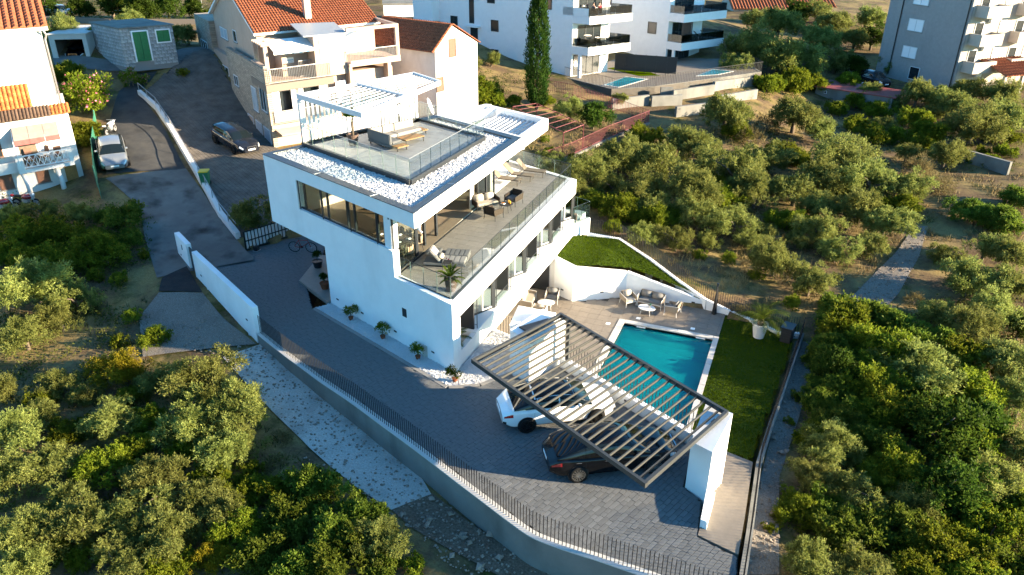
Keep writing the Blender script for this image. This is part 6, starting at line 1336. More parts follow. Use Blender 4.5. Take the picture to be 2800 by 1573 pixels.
tufts('dry_grass', [[(2080,420),(2576,440),(2576,620),(2300,600)],[(1650,640),(2000,560),(2320,560),(2050,860),(1880,790)],[(1820,300),(1960,290),(1960,360),(1830,370)],[(1300,300),(1640,290),(1640,330),(1330,420)]], 4.5, .15, .5, 'straw', 'dry yellow grass between the scrub', 'grass')
tufts('weeds', [[(0,690),(330,640),(420,900),(330,1000),(0,1000)],[(250,1000),(640,1000),(900,1300),(1000,1447),(0,1447),(0,1150)],[(1960,1447),(2060,880),(2576,700),(2576,1447)],[(1420,400),(1960,330),(2300,420),(2050,640),(1700,640)],[(2080,250),(2576,260),(2576,420),(2100,400)]], 2.2, .08, .34, 'weed', 'low green weeds covering the scrub floor', 'weeds')
mat('rubble_stone', (.252,.203,.161), .95, var=.3, vs=3, bump=.3)
def ground_polys(polys): return [[(p.x, p.y) for p in (GT(x, y) for x, y in poly)] for poly in polys]
o = pebbles('rubble', ground_polys([[(985,1285),(1090,1245),(1330,1410),(1400,1447),(1150,1447)],[(760,1150),(830,1170),(1000,1300),(950,1330)],[(1880,1447),(1900,1250),(1945,1080),(2000,870),(2050,870),(2000,1050),(1960,1250),(1960,1447)],[(2060,820),(2250,640),(2300,580),(2330,600),(2290,700),(2200,810)],[(560,900),(640,880),(560,810),(430,800),(380,860)],[(560,900),(655,868),(930,1080),(1085,1245),(985,1285),(780,1130)]]), 0, 26, .02, .085, None, 'rubble_stone', zf=lambda x, y: hf(x, y)+.04); tag(o, 'loose stones and rubble along the edges of the paths', 'rubble', kind='stuff')
bigs = ground_polys([[(985,1285),(1090,1245),(1330,1410),(1400,1447),(1150,1447)],[(760,1150),(830,1170),(1000,1300),(950,1330)],[(1880,1447),(1900,1250),(1945,1080),(2000,870),(2050,870),(2000,1050),(1960,1250),(1960,1447)]])
o = pebbles('boulders', bigs, 0, 1.6, .12, .24, None, 'rubble_stone', zf=lambda x, y: hf(x, y)+.02); tag(o, 'bigger broken rocks scattered in the rubble', 'rocks', kind='stuff')
# ------------------------------------------------------------------ vehicles
mat('paint_white', (.80,.80,.80), .22, coat=1.); mat('paint_black', (.004,.004,.005), .12, coat=.25, spec=.25); mat('paint_silver', (.30,.32,.33), .3, metal=.6, coat=1.); mat('paint_navy', (.010,.012,.018), .15, coat=.4, spec=.3); mat('paint_red', (.30,.02,.025), .25, coat=1.); mat('paint_blue', (.03,.07,.16), .25, coat=1.)
mat('car_glass', (.006,.010,.012), .04, spec=.45); mat('tyre', (.012,.012,.012), .8); mat('rim_black', (.02,.02,.02), .3, metal=.5); mat('rim_silver', (.55,.53,.48), .25, metal=1.); mat('tail_red', (.35,.008,.012), .2, coat=.6); mat('lamp_clear', (.65,.68,.70), .1, spec=.8); mat('plate', (.75,.76,.78), .5); mat('black_trim', (.01,.01,.011), .4); mat('chrome', (.7,.7,.7), .12, metal=1.)
def interp(pts, x):
    xs_, ys_ = zip(*pts); return float(np.interp(x, xs_, ys_))
def sm(pts, x, w=.025): return sum(interp(pts, x+k*w) for k in (-2, -1, 0, 1, 2))/5
CARS = {
 'sedan': dict(L=4.64, W=1.86, wb=2.82, wr=.335, top=[(-.5,.62),(-.485,.90),(-.44,.99),(-.33,1.0),(-.2,.98),(.2,.93),(.36,.85),(.46,.72),(.5,.50)], roof=[(-.42,.99),(-.215,1.385),(-.09,1.445),(.05,1.43),(.125,1.34),(.285,.90)], pil=(-.26,-.205,-.02,-.008,.165)),
 'coupe': dict(L=4.83, W=1.86, wb=2.87, wr=.345, top=[(-.5,.60),(-.485,.88),(-.45,.98),(-.36,1.0),(-.2,.97),(.18,.92),(.36,.85),(.46,.73),(.5,.50)], roof=[(-.445,.98),(-.225,1.355),(-.08,1.425),(.04,1.41),(.115,1.31),(.265,.90)], pil=(-.25,-.24,-.03,-.018,.15)),
 'wagon': dict(L=4.72, W=1.83, wb=2.81, wr=.33, top=[(-.5,.60),(-.49,.92),(-.46,.98),(-.33,.98),(-.2,.97),(.2,.94),(.36,.87),(.46,.74),(.5,.50)], roof=[(-.485,.98),(-.43,1.33),(-.3,1.43),(.03,1.44),(.12,1.34),(.27,.92)], pil=(-.30,-.285,-.04,-.025,.13)),
 'suv': dict(L=4.25, W=1.82, wb=2.6, wr=.34, top=[(-.5,.68),(-.49,1.0),(-.46,1.06),(-.33,1.06),(-.2,1.04),(.2,1.03),(.36,.98),(.46,.86),(.5,.58)], roof=[(-.485,1.06),(-.43,1.42),(-.3,1.57),(.03,1.58),(.12,1.47),(.27,1.02)], pil=(-.28,-.265,-.03,-.015,.13)),
 'pickup': dict(L=5.2, W=1.85, wb=3.2, wr=.38, top=[(-.5,.72),(-.495,1.05),(-.46,1.08),(-.12,1.08),(0,1.1),(.22,1.1),(.38,1.04),(.47,.92),(.5,.6)], roof=[(-.13,1.1),(-.11,1.65),(-.05,1.75),(.08,1.75),(.14,1.64),(.25,1.1)], pil=(-.09,-.08,.0,.01,.15)),
}
def make_car(kind, paint, label, cat='car', roofm=None, rim='rim_black', loc=(0, 0, 0), rz=0., group=None, name=None, chrome=False, detail=True):
    c = CARS[kind]; L, W = c['L'], c['W']; t = thing(name or 'parked_car', label, cat, loc, rz, group)
    hw = [(-.5,.60),(-.485,.76),(-.44,.87),(-.33,.925),(0,.93),(.3,.92),(.42,.86),(.48,.72),(.5,.50)]
    bot = [(-.5,.36),(-.42,.24),(.42,.20),(.5,.28)]
    def S_(x, s_):          # body surface: s_ 0 sill .. 1 centre line of the top
        w_ = sm(hw, x)*W/1.86; zt = sm(c['top'], x); zb = interp(bot, x)
        P_ = [(0, w_*.90, zb), (.10, w_*.975, zb+.06), (.28, w_*1.0, zb+(zt-zb)*.42), (.42, w_*.985, zb+(zt-zb)*.68), (.53, w_*.95, zt-.09), (.60, w_*.90, zt-.035), (.70, w_*.74, zt), (1, 0, zt+.035)]
        return Vector((x*L, float(np.interp(s_, [p[0] for p in P_], [p[1] for p in P_])), float(np.interp(s_, [p[0] for p in P_], [p[2] for p in P_]))))
    r0, r1 = c['roof'][0][0], c['roof'][-1][0]
    def R_(x, s_):          # cabin surface: 0 waistline .. 1 roof centre
        zr = sm(c['roof'], x, .022) if r0+.045 < x < r1-.045 else interp(c['roof'], x); zt = sm(c['top'], x)-.03; w_ = sm(hw, x)*W/1.86*.90; k = max(0, min(1, (zr-zt)/.42)); wr_ = w_*(1-.20*k)
        P_ = [(0, w_, min(zt, zr-.01)), (.3, w_+(wr_-w_)*.38, zt+(zr-zt)*.46), (.55, w_+(wr_-w_)*.82, zt+(zr-zt)*.80), (.62, wr_*.955, zt+(zr-zt)*.89), (.70, wr_*.88, zr-.045*k), (.8, wr_*.70, zr-.012*k), (1, 0, zr+.022*k)]
        return Vector((x*L, float(np.interp(s_, [p[0] for p in P_], [p[1] for p in P_])), float(np.interp(s_, [p[0] for p in P_], [p[2] for p in P_]))))
    def patch(fn, x0, x1, s0, s1, nx, ns, off=0., sides=(1, -1), mb=None, taper=0.):
        mb = mb or MB()
        for sd in sides:
            g = [[None]*(ns+1) for _ in range(nx+1)]
            for i in range(nx+1):
                for j in range(ns+1):
                    x = x0+(x1-x0)*i/nx; s_ = s0+(s1-s0)*j/ns
                    if taper: x = x0+(x1-x0)*i/nx + taper*(s_-s0)
                    p = fn(x, s_)
                    if off:
                        e = .004; dx = fn(min(x+e, .5), s_)-fn(max(x-e, -.5), s_); dsv = fn(x, min(1, s_+e))-fn(x, max(0, s_-e)); n = dx.cross(dsv)
                        if n.length > 1e-9:
                            n.normalize(); n = -n if n.dot(Vector((x*L*.25, p.y, p.z-.55))) < 0 else n; p = p+n*off
                    g[i][j] = (p.x, p.y*sd, p.z)
            vs_ = [q for row in g for q in row]; k = ns+1
            mb.add(vs_, [((i*k+j, i*k+j+1, (i+1)*k+j+1, (i+1)*k+j) if sd < 0 else (i*k+j, (i+1)*k+j, (i+1)*k+j+1, i*k+j+1)) for i in range(nx) for j in range(ns)])
        return mb
    m = patch(S_, -.5, .5, 0, 1, 44, 16); patch(S_, -.5, -.4999, 0, 1, 1, 6, mb=m)
    for e in (-.5, .5): ring = [S_(e, j/8) for j in range(9)]; m.add([tuple(p) for p in ring]+[(p.x, -p.y, p.z) for p in ring[:-1]][::-1], [tuple(range(17)) if e < 0 else tuple(range(16, -1, -1))])
    body = m.build('body', paint, t, smooth=True)
    cab = patch(R_, r0, r1, 0, 1, 30, 12).build('cabin', paint, t, smooth=True)
    xr, xw = c['roof'][1][0], c['roof'][-2][0]; a, b, d, e, f = c['pil']
    patch(R_, r0+.015, xr-.012, .10, 1, 8, 8, .006).build('rear_window', 'car_glass', t, smooth=True)
    patch(R_, xw+.0, r1-.012, .06, 1, 8, 8, .006).build('windscreen', 'car_glass', t, smooth=True)
    for x0, x1 in ((a-.05 if kind != 'pickup' else a-.005, b), (b+.008, d), (e, f)):
        for sd in (1, -1):
            if x1-x0 > .01: patch(R_, x0, x1, .04, .615, 8, 6, .006, (sd,)).build('side_window', 'car_glass', t, smooth=True)
    if roofm: patch(R_, xr+.0, xw-.005, .66, 1, 10, 5, .006).build('roof_panel', roofm, t, smooth=True)
    if detail:
        for sd in (1, -1):
            patch(S_, -.487, -.415, .40, .50, 5, 3, .008, (sd,)).build('taillight', 'tail_red', t, smooth=True)
            patch(S_, .425, .485, .44, .60, 5, 3, .008, (sd,)).build('headlight', 'lamp_clear', t, smooth=True)
            for x in (-.235, d+.008, .185): patch(S_, x, x+.0016, .10, .50, 1, 6, .003, (sd,)).build('door_gap', 'black_trim', body)
            for x in (b-.07, d-.06): patch(S_, x, x+.04, .47, .485, 2, 1, .02, (sd,)).build('door_handle', 'chrome' if chrome else paint, body)
            mm = MB(); p = R_(.155, 0.05); mm.lathe([(.03, -.10), (.075, -.07), (.085, 0), (.05, .08)], c=(p.x, sd*(p.y+.12), p.z+.06), n=10, axis='Y'); mm.build('mirror', paint, t, smooth=True)
        patch(S_, -.36, .36, .0, .09, 12, 2, .006).build('sill_trim', 'black_trim' if not chrome else 'chrome', body)
        patch(S_, -.498, -.47, .03, .22, 3, 3, .006).build('rear_bumper', 'black_trim', t); patch(S_, .475, .498, .04, .40, 3, 3, .006).build('grille', 'black_trim', t)
        mm = MB(); mm.box(-L/2-.035, -.26, .62, -L/2-.02, .26, .73); mm.build('number_plate', 'plate', t); mm = MB(); mm.box(L/2+.012, -.26, .42, L/2+.03, .26, .53); mm.build('number_plate', 'plate', t)
    if chrome:
        mm = MB(); y0 = L/2+.005
        for (a0, a1, z0_, z1_) in ((-.36, .36, .68, .71), (-.30, .30, .38, .41), (-.36, -.33, .41, .68), (.33, .36, .41, .68)): mm.box(y0, a0, z0_, y0+.03, a1, z1_)
        mm.build('grille_frame', 'chrome', t)
    # wheels
    for sx in (-1, 1):
        for sd in (-1, 1):
            cx = sx*c['wb']/2+.02; yy = W/2*.985; R0 = c['wr']
            ar = MB(); ar.lathe([(R0*1.13, -.30), (R0*1.13, .012)], c=(cx, 0, R0), n=24, axis='Y')
            ar.build('wheel_arch', 'black_trim', t, mw=Matrix.Translation((0, sd*(yy-.005), 0)) @ Matrix.Diagonal((1, sd, 1, 1)))
            wv = MB(); wv.lathe([(R0*.70, -.10), (R0*.97, -.10), (R0, -.07), (R0, .04), (R0*.97, .065), (R0*.72, .065)], c=(0, 0, 0), n=28, axis='Y', cap=False)
            wo = wv.build('wheel', 'tyre', t, smooth=True, mw=Matrix.Translation((cx, sd*(yy+.015), R0)) @ Matrix.Diagonal((1, sd, 1, 1)))
            rm = MB(); rm.lathe([(R0*.74, .02), (R0*.74, .06), (R0*.68, .055), (R0*.66, -.02)], n=28, axis='Y', cap=False); rm.lathe([(.001, .05), (.07, .052), (.075, .02)], n=10, axis='Y', cap=False)
            ns = 7 if rim != 'rim_black' else 5
            for k in range(ns*(2 if detail else 1)):
                an = 2*math.pi*k/(ns*(2 if detail else 1)); rm.beam((.05*math.cos(an), .045, .05*math.sin(an)), (R0*.7*math.cos(an), .04, R0*.7*math.sin(an)), .035, .03, up=(0, 1, 0))
            rm.build('rim', rim, wo); dk = MB(); dk.lathe([(.001, -.03), (R0*.7, -.03)], n=20, axis='Y', cap=False); dk.build('brake_disc', 'black_trim', wo)
    return t
def wheels_to_loc(pr_, pf, W, side=1):
    h = (pf-pr_).xy.normalized(); left = Vector((-h.y, h.x)); c = (pr_.xy+pf.xy)/2+left*(W/2*.93)*side; return (c.x, c.y, (pr_.z+pf.z)/2), math.atan2(h.y, h.x)
l_, a_ = wheels_to_loc(V(-8.24, 22.88, 0), V(-5.88, 24.43, 0), 1.86); make_car('sedan', 'paint_white', 'white sedan with black roof parked under the carport slats', roofm='paint_black', loc=l_, rz=a_)
l_, a_ = wheels_to_loc(V(-5.49, 20.88, 0), V(-3.13, 22.32, 0), 1.86); make_car('coupe', 'paint_black', 'black coupe with silver spoked wheels parked under the carport', rim='rim_silver', loc=l_, rz=a_, chrome=True)
def car_px(kind, paint, label, x0, y0, x1, y1, off=.07, **k):
    """car whose middle line on the ground runs from rear (x0,y0) to front (x1,y1) in the photo"""
    p, q = GT(x0, y0, off), GT(x1, y1, off); d = (q-p).xy.normalized(); m_ = (p+q)/2; t = make_car(kind, paint, label, loc=(m_.x, m_.y, m_.z-.0), rz=math.atan2(d.y, d.x), **k)
    pitch = math.atan2(hf(m_.x+d.x*1.4, m_.y+d.y*1.4)-hf(m_.x-d.x*1.4, m_.y-d.y*1.4), 2.8); t.rotation_euler = (0, -pitch, math.atan2(d.y, d.x)); return t
car_px('sedan', 'paint_silver', 'silver grey saloon parked on the road beside the mesh fence', 280, 375, 291, 425)
car_px('wagon', 'paint_navy', 'dark estate car parked on the paved courtyard', 567, 352, 622, 384, off=.09, chrome=True)
make_car('sedan', 'paint_black', 'black car standing inside the open metal garage', loc=(*gg.p(1.5, 2.5), 6.0), rz=math.atan2(-gg.dv.y, -gg.dv.x), chrome=True); mb = MB(); gg.box(mb, .1, 2.93, 0, 5.1, 5.8, 5.995); mb.build('floor', 'concrete_wall', ga, world=True)
p = GT(2195, 214, .05); make_car('suv', 'paint_navy', 'dark compact SUV parked behind the red roofed shed', loc=(p.x, p.y, p.z), rz=rad(-52))
for i, (x, y, kd, pt, lb, an) in enumerate(((2535, 72, 'pickup', 'paint_white', 'white pickup truck parked beyond the grey block', -60), (2510, 148, 'suv', 'paint_black', 'black car parked behind the porch of the grey block', -30), (2550, 128, 'wagon', 'paint_blue', 'blue car parked at the edge beyond the grey block', -20), (2565, 160, 'sedan', 'paint_red', 'red car parked at the edge beyond the grey block', -25), (2572, 143, 'wagon', 'paint_white', 'white car squeezed between the blue and the red car', -22), (153, 38, 'wagon', 'paint_silver', 'pale car half hidden behind the top garden fence', -10))):
    p = GT(x, y, .05); make_car(kd, pt, lb, loc=tuple(p), rz=rad(an), detail=False)
# two-wheelers
def wheel_ring(mb, c, R0, rt, n=20):
    pts = [(c[0]+R0*math.cos(2*math.pi*k/n), c[1], c[2]+R0*math.sin(2*math.pi*k/n)) for k in range(n)]; pts.append(pts[0]); mb.tube(pts, rt, 6, cap=False)
def bicycle(label, loc, rz, fm='paint_red', lean=0., group=None):
    t = thing('bicycle', label, 'bicycle', loc, rz, group); t.rotation_euler = (lean, 0, rz)
    for x in (-.52, .52):
        mb = MB(); wheel_ring(mb, (x, 0, .34), .335, .022); wo = mb.build('wheel', 'tyre', t, smooth=True); mb = MB()
        for k in range(12): an = 2*math.pi*k/12; mb.tube([(x, 0, .34), (x+.32*math.cos(an), 0, .34+.32*math.sin(an))], .004, 4)
        mb.lathe([(.03, -.04), (.03, .04)], c=(x, 0, .34), n=8, axis='Y'); mb.build('spokes', 'galv', wo)
    mb = MB(); A, B, C_, D, E_ = (-.52, 0, .34), (-.08, 0, .32), (-.2, 0, .8), (.36, 0, .82), (.40, 0, .68)
    for a, b in ((A, B), (A, C_), (B, C_), (B, E_), (C_, D), (D, E_), (E_, (.52, 0, .34))): mb.tube([a, b], .02, 6)
    mb.build('frame', fm, t, smooth=True); mb = MB(); mb.tube([(.36, 0, .82), (.35, 0, .98)], .015, 6); mb.tube([(.33, -.28, 1.0), (.36, 0, .98), (.33, .28, 1.0)], .015, 6); mb.build('handlebar', 'black_trim', t)
    mb = MB(); mb.cbox((-.22, 0, .92), (.26, .13, .05)); mb.tube([(-.2, 0, .8), (-.22, 0, .9)], .014, 6); mb.build('saddle', 'black_trim', t, bevel=.015); mb = MB(); mb.lathe([(.09, -.01), (.09, .01)], c=(-.08, .05, .32), n=14, axis='Y'); mb.tube([(-.08, .05, .32), (.06, .08, .24)], .012, 5); mb.build('crank', 'black_trim', t); return t
p = G(818, 690, 0); bicycle('black and red bicycle leaning beside the villa entrance', (p.x+.25, p.y+.1, .01), .25, 'paint_red', .12)
p = GT(2170, 226, .02); bicycle('pale bicycle standing behind the red roofed shed', tuple(p), .2, 'paint_white'); p = GT(312, 155, .08); bicycle('old bicycle leaning beside the stone shed', tuple(p), .4, 'rail_metal')
def motorbike(label, loc, rz, pm='paint_red'):
    t = thing('motorcycle', label, 'motorcycle', loc, rz)
    for x in (-.62, .64):
        mb = MB(); wheel_ring(mb, (x, 0, .3), .25, .055, 18); mb.build('wheel', 'tyre', t, smooth=True); mb = MB(); mb.lathe([(.2, -.02), (.2, .02)], c=(x, 0, .3), n=14, axis='Y'); mb.build('brake_disc', 'galv', t)
    mb = MB(); mb.lathe([(.05, -.35), (.17, -.22), (.2, .0), (.16, .2), (.06, .3)], c=(.12, 0, .72), n=12, axis='X'); mb.build('tank', pm, t, smooth=True); mb = MB(); mb.cbox((-.38, 0, .76), (.62, .24, .1)); mb.build('seat', 'black_trim', t, bevel=.04); mb = MB(); mb.cbox((0, 0, .45), (.45, .26, .3)); mb.build('engine', 'galv', t, bevel=.05)
    mb = MB(); mb.tube([(.64, .08, .3), (.42, .08, .95)], .03, 6); mb.tube([(.64, -.08, .3), (.42, -.08, .95)], .03, 6); mb.tube([(.34, -.34, 1.0), (.42, 0, .96), (.34, .34, 1.0)], .02, 6); mb.build('fork', 'galv', t, smooth=True); mb = MB(); mb.lathe([(.02, -.06), (.1, .0), (.1, .06)], c=(.56, 0, .85), n=12, axis='X'); mb.build('headlight', 'lamp_clear', t, smooth=True)
    mb = MB(); mb.tube([(-.62, .09, .3), (-.1, .09, .42)], .025, 6); mb.tube([(-.62, -.09, .3), (-.1, -.09, .42)], .025, 6); mb.tube([(.1, -.16, .3), (-.4, -.18, .28), (-.7, -.18, .4)], .045, 8); mb.build('swingarm', 'black_trim', t); mb = MB(); mb.cbox((-.78, 0, .8), (.2, .2, .08), ry=.3); mb.build('tail', pm, t, bevel=.02); return t
p = GT(281, 338, .06); motorbike('red and white motorcycle parked beneath the pink oleander', tuple(p), rad(110), 'paint_white')
p = lh.p3(3.6, -2.3, 0); motorbike('red motorcycle parked under the balcony arches', (p.x, p.y, hf(p.x, p.y)+.05), rad(20)); p = lh.p3(4.9, -2.2, 0); motorbike('second red motorcycle standing by the brown arched shutter', (p.x, p.y, hf(p.x, p.y)+.05), rad(50))
# ------------------------------------------------------------------ outdoor furniture
mat('rattan_dark', (.055,.042,.032), .75, var=.35, vs=40, bump=.6, bs=60); mat('rattan_beige', (.260,.215,.163), .75, var=.25, vs=40, bump=.5, bs=60); mat('cushion_beige', (.358,.319,.267), .9, bump=.1, bs=15); mat('cushion_grey', (.169,.166,.159), .9, bump=.1, bs=15); mat('sofa_grey', (.137,.140,.140), .9, var=.05, vs=20); mat('sofa_light', (.252,.240,.222), .9); mat('teak', (.282,.144,.048), .55, var=.2, vs=9); mat('frame_dark', (.03,.03,.032), .45, metal=.3); mat('frame_white', (.612,.603,.578), .5); mat('mesh_taupe', (.189,.154,.115), .85); mat('frame_bronze', (.10,.075,.05), .45, metal=.3); mat('day_grey', (.150,.150,.146), .9, var=.06, vs=15); mat('pot_brown', (.09,.055,.04), .7, var=.1); mat('terracotta_pot', (.210,.070,.035), .85, var=.15); mat('pot_white', (.544,.544,.536), .6); mat('soil', (.03,.022,.015), .95); mat('orange_fruit', (.75,.26,.01), .5); mat('wine', (.12,.005,.02), .1); mat('juice', (.80,.38,.02), .2)
glass('glassware', (.97, .98, .98), .98)
def lounge(name, label, cat, loc, rz, w, rat, cush, frame, group=None, pillows=2, round_=False):
    """garden armchair (w .75) or two-seater (w 1.5): faces +Y"""
    t = thing(name, label, cat, loc, rz, group); h = w/2; dpt = .36
    m = MB(); m.box(-h+.06, -dpt+.06, .30, h-.06, dpt, .44)
    m.build('seat_cushion', cush, t, bevel=.04)
    m = MB(); m.cbox((0, -dpt+.02, .55), (w-.06, .05, .46), rx=rad(12)); back = m.build('backrest', rat, t, bevel=.02)
    for sx in (-1, 1):
        m = MB(); m.add([(sx*h, -dpt-.03, .28), (sx*h, dpt, .28), (sx*h, dpt, .56), (sx*h, -dpt-.1, .66), (sx*(h-.05), -dpt-.03, .28), (sx*(h-.05), dpt, .28), (sx*(h-.05), dpt, .56), (sx*(h-.05), -dpt-.1, .66)], [(0,1,2,3),(7,6,5,4),(0,4,5,1),(1,5,6,2),(2,6,7,3),(3,7,4,0)]); m.build('armrest', rat, t)
        m = MB(); m.tube([(sx*h, dpt+.01, .02), (sx*h, dpt+.01, .57), (sx*h, -dpt-.1, .68)], .016, 6); m.build('arm_frame', frame, t)
        for sy in (-1, 1): m = MB(); m.tube([(sx*(h-.02), sy*(dpt-.02), .3), (sx*(h+.01), sy*(dpt+.02), 0)], .016, 6); m.build('leg', frame, t)
    m = MB(); m.box(-h+.04, -dpt+.02, .26, h-.04, dpt-.01, .30); m.build('seat_frame', frame, t)
    for k in range(pillows):
        c = (k-(pillows-1)/2)*(w-.14)/max(1, pillows); m = MB(); m.cbox((c, -dpt+.17, .62), ((w-.16)/pillows-.03, .14, .40), rx=rad(16)); m.build('pillow', cush, t, bevel=.055, smooth=True)
    return t
def round_table(name, label, loc, r, h, topm, legm, legs=4, sx=1., rz=0.):
    t = thing(name, label, 'table', loc, rz); m = MB(); m.lathe([(r-.01, h-.03), (r, h-.02), (r, h-.005), (r-.01, h)], n=28, sx=sx); m.build('table_top', topm, t)
    for k in range(legs): an = 2*math.pi*(k+.5)/legs; m = MB(); m.tube([(r*.6*math.cos(an)*sx, r*.6*math.sin(an), h-.03), (r*.82*math.cos(an)*sx, r*.82*math.sin(an), 0)], .014, 6); m.build('leg', legm, t)
    return t
ZTT = 3.327
lounge('garden_sofa', 'dark rattan two-seat sofa with beige cushions on the main terrace', 'sofa', (-15.95, 36.95, ZTT), rad(-128), 1.45, 'rattan_dark', 'cushion_beige', 'frame_dark')
lounge('garden_chair', 'woven rattan armchair with its back to the cycad end of the terrace', 'armchair', (-14.95, 35.75, ZTT), rad(-15), .75, 'rattan_dark', 'cushion_beige', 'frame_dark', pillows=0)
lounge('garden_chair', 'dark rattan armchair with grey cushion near the sun loungers', 'armchair', (-14.75, 38.2, ZTT), rad(165), .75, 'rattan_dark', 'cushion_grey', 'frame_dark', pillows=0)
round_table('round_table', 'low round dark table between the rattan terrace seats', (-14.72, 36.95, ZTT), .40, .46, 'frame_dark', 'frame_dark')
fb = thing('fruit_plate', 'plate of orange snacks on the round dark table', 'plate', (-14.85, 36.85, ZTT+.46)); m = MB(); m.lathe([(.03, 0), (.13, .012), (.14, .02)], n=16); m.build('plate', 'white_plate', fb, smooth=True)
for k in range(6): m = MB(); a = k*1.05; m.lathe([(.005, -.025), (.025, -.012), (.028, .0), (.02, .02), (.004, .026)], c=(.06*math.cos(a), .06*math.sin(a), .04), n=8); m.build('fruit', 'orange_fruit', fb, smooth=True)
for k, (x, y) in enumerate(((-14.62, 37.1), (-14.5, 37.0))):
    j = thing('juice_jug', 'glass jug of orange juice on the round dark table', 'jug', (x, y, ZTT+.46), group='juice jugs'); m = MB(); m.lathe([(.05, .0), (.055, .1), (.04, .16)], n=12); m.build('juice', 'juice', j, smooth=True); m = MB(); m.lathe([(.055, .0), (.06, .1), (.045, .2)], n=12, cap=False); m.build('jug', 'glassware', j, smooth=True)
def sun_lounger():
    t = thing('sun_lounger', 'x', 'sun lounger'); m = MB()
    for sy in (-1, 1): m.beam((-.35, sy*.30, .33), (.95, sy*.30, .33), .035, .04)
    m.beam((.95, -.30, .33), (.95, .30, .33), .035, .04); m.beam((-.35, -.30, .33), (-.35, .30, .33), .035, .04); m.build('frame', 'frame_bronze', t)
    m = MB(); m.box(-.33, -.275, .34, .93, .275, .36); m.build('seat_mesh', 'mesh_taupe', t); m = MB(); m.cbox((-.62, 0, .63), (.03, .55, .78), ry=rad(-46)); m.build('backrest', 'mesh_taupe', t)
    for sx, x in ((-1, -.75), (1, .88)):
        for sy in (-1, 1): m = MB(); m.tube([(x+.2 if sx < 0 else x, sy*.3, .33), (x, sy*.3, 0)], .018, 6); m.build('leg', 'frame_bronze', t)
    m = MB(); m.tube([(-.55, -.25, .55), (-.75, -.25, .05)], .012, 5); m.tube([(-.55, .25, .55), (-.75, .25, .05)], .012, 5); m.build('prop', 'frame_bronze', t); return t
sl0 = sun_lounger()
for k, (x, y, lb) in enumerate(((-16.55, 41.4, 'taupe sun lounger with raised back next to the terrace glazing'), (-16.1, 42.45, 'middle taupe sun lounger of the three on the terrace'), (-15.65, 43.5, 'taupe sun lounger along the far glass balustrade'))):
    t = sl0 if k == 0 else copy_tree(sl0); t.location = (x, y, ZTT); t.rotation_euler = (0, 0, rad(2)); tag(t, lb, 'sun lounger', 'terrace sun loungers')
db = thing('daybed', 'grey padded double daybed with one raised back on the front terrace', 'daybed', (-14.85, 29.75, ZTT), rad(14))
m = MB(); m.box(-1.0, -.78, .10, 1.0, .78, .2); m.build('platform', 'day_grey', db, bevel=.01)
for k in range(5): m = MB(); x = -.15+k*.23; m.box(x, -.02, .21, x+.222, .76, .34); m.build('mattress_pad', 'day_grey', db, bevel=.025)
for k in range(4): m = MB(); m.cbox((-.45-.17*k-.0, .37, .30+.0*k), (.165, .74, .12)); m.build('mattress_pad', 'day_grey', db, bevel=.025)
for k in range(4): m = MB(); x = -.1+k*.27; m.box(x, -.76, .21, x+.262, -.06, .34); m.build('mattress_pad', 'sofa_light', db, bevel=.025)
m = MB(); m.cbox((-.45, -.41, .56), (.72, .70, .12), ry=rad(50)); m.build('raised_back', 'sofa_light', db, bevel=.04); m = MB(); m.cbox((-.2, -.41, .46), (.3, .5, .14), ry=rad(30)); m.build('pillow', 'cushion_beige', db, bevel=.06, smooth=True)
st_ = thing('side_table', 'small black metal side table beside the grey daybed', 'table', (-14.35, 28.75, ZTT), rad(14)); m = MB(); m.box(-.2, -.2, .46, .2, .2, .48); m.build('table_top', 'frame_dark', st_)
for sx in (-1, 1):
    for sy in (-1, 1): m = MB(); m.box(sx*.19-.01, sy*.19-.01, 0, sx*.19+.01, sy*.19+.01, .458); m.build('leg', 'frame_dark', st_)
for k, (x, y) in enumerate(((-14.42, 28.8), (-14.28, 28.72))):
    g = thing('wine_glass', 'glass of red wine on the small black side table', 'glass', (x, y, ZTT+.48), group='wine glasses'); m = MB(); m.lathe([(.035, 0), (.005, .01), (.005, .09), (.03, .12), (.042, .16), (.035, .21)], n=12, cap=False); m.build('bowl', 'glassware', g, smooth=True); m = MB(); m.lathe([(.003, .1), (.028, .12), (.038, .15), (.037, .155)], n=12); m.build('wine', 'wine', g, smooth=True)
# roof lounge
RS = rad(-22.4)
ls = thing('corner_sofa', 'grey L-shaped corner sofa with teak end shelves on the roof terrace', 'sofa', (-21.95, 34.9, 6.937), RS)
def part(nm, x0, y0, z0, x1, y1, z1, mm, bev=.03, tilt=None):
    m = MB(); m.box(x0, y0, z0, x1, y1, z1); return m.build(nm, mm, ls, bevel=bev)
part('base', 0, 0, .12, 2.0, .82, .26, 'sofa_grey'); part('base', 0, .825, .12, .82, 3.2, .26, 'sofa_grey')
part('seat_cushion', .84, .14, .265, 1.95, .82, .42, 'sofa_grey', .04); part('seat_cushion', .14, .14, .266, .835, 1.4, .421, 'sofa_light', .04); part('seat_cushion', .14, 1.41, .267, .82, 3.1, .422, 'sofa_light', .04)
part('backrest', 0, -.02, .262, 1.95, .13, .80, 'sofa_grey', .04); part('backrest', -.02, .135, .263, .13, .9, .80, 'sofa_light', .04); part('backrest', -.02, .91, .264, .13, 1.7, .80, 'sofa_light', .04); part('backrest', -.02, 1.71, .265, .13, 3.1, .80, 'sofa_light', .04)
part('end_shelf', 2.005, .05, .2, 2.5, .8, .26, 'teak', .01); part('end_shelf', .05, 3.205, .2, .8, 3.6, .26, 'teak', .01)
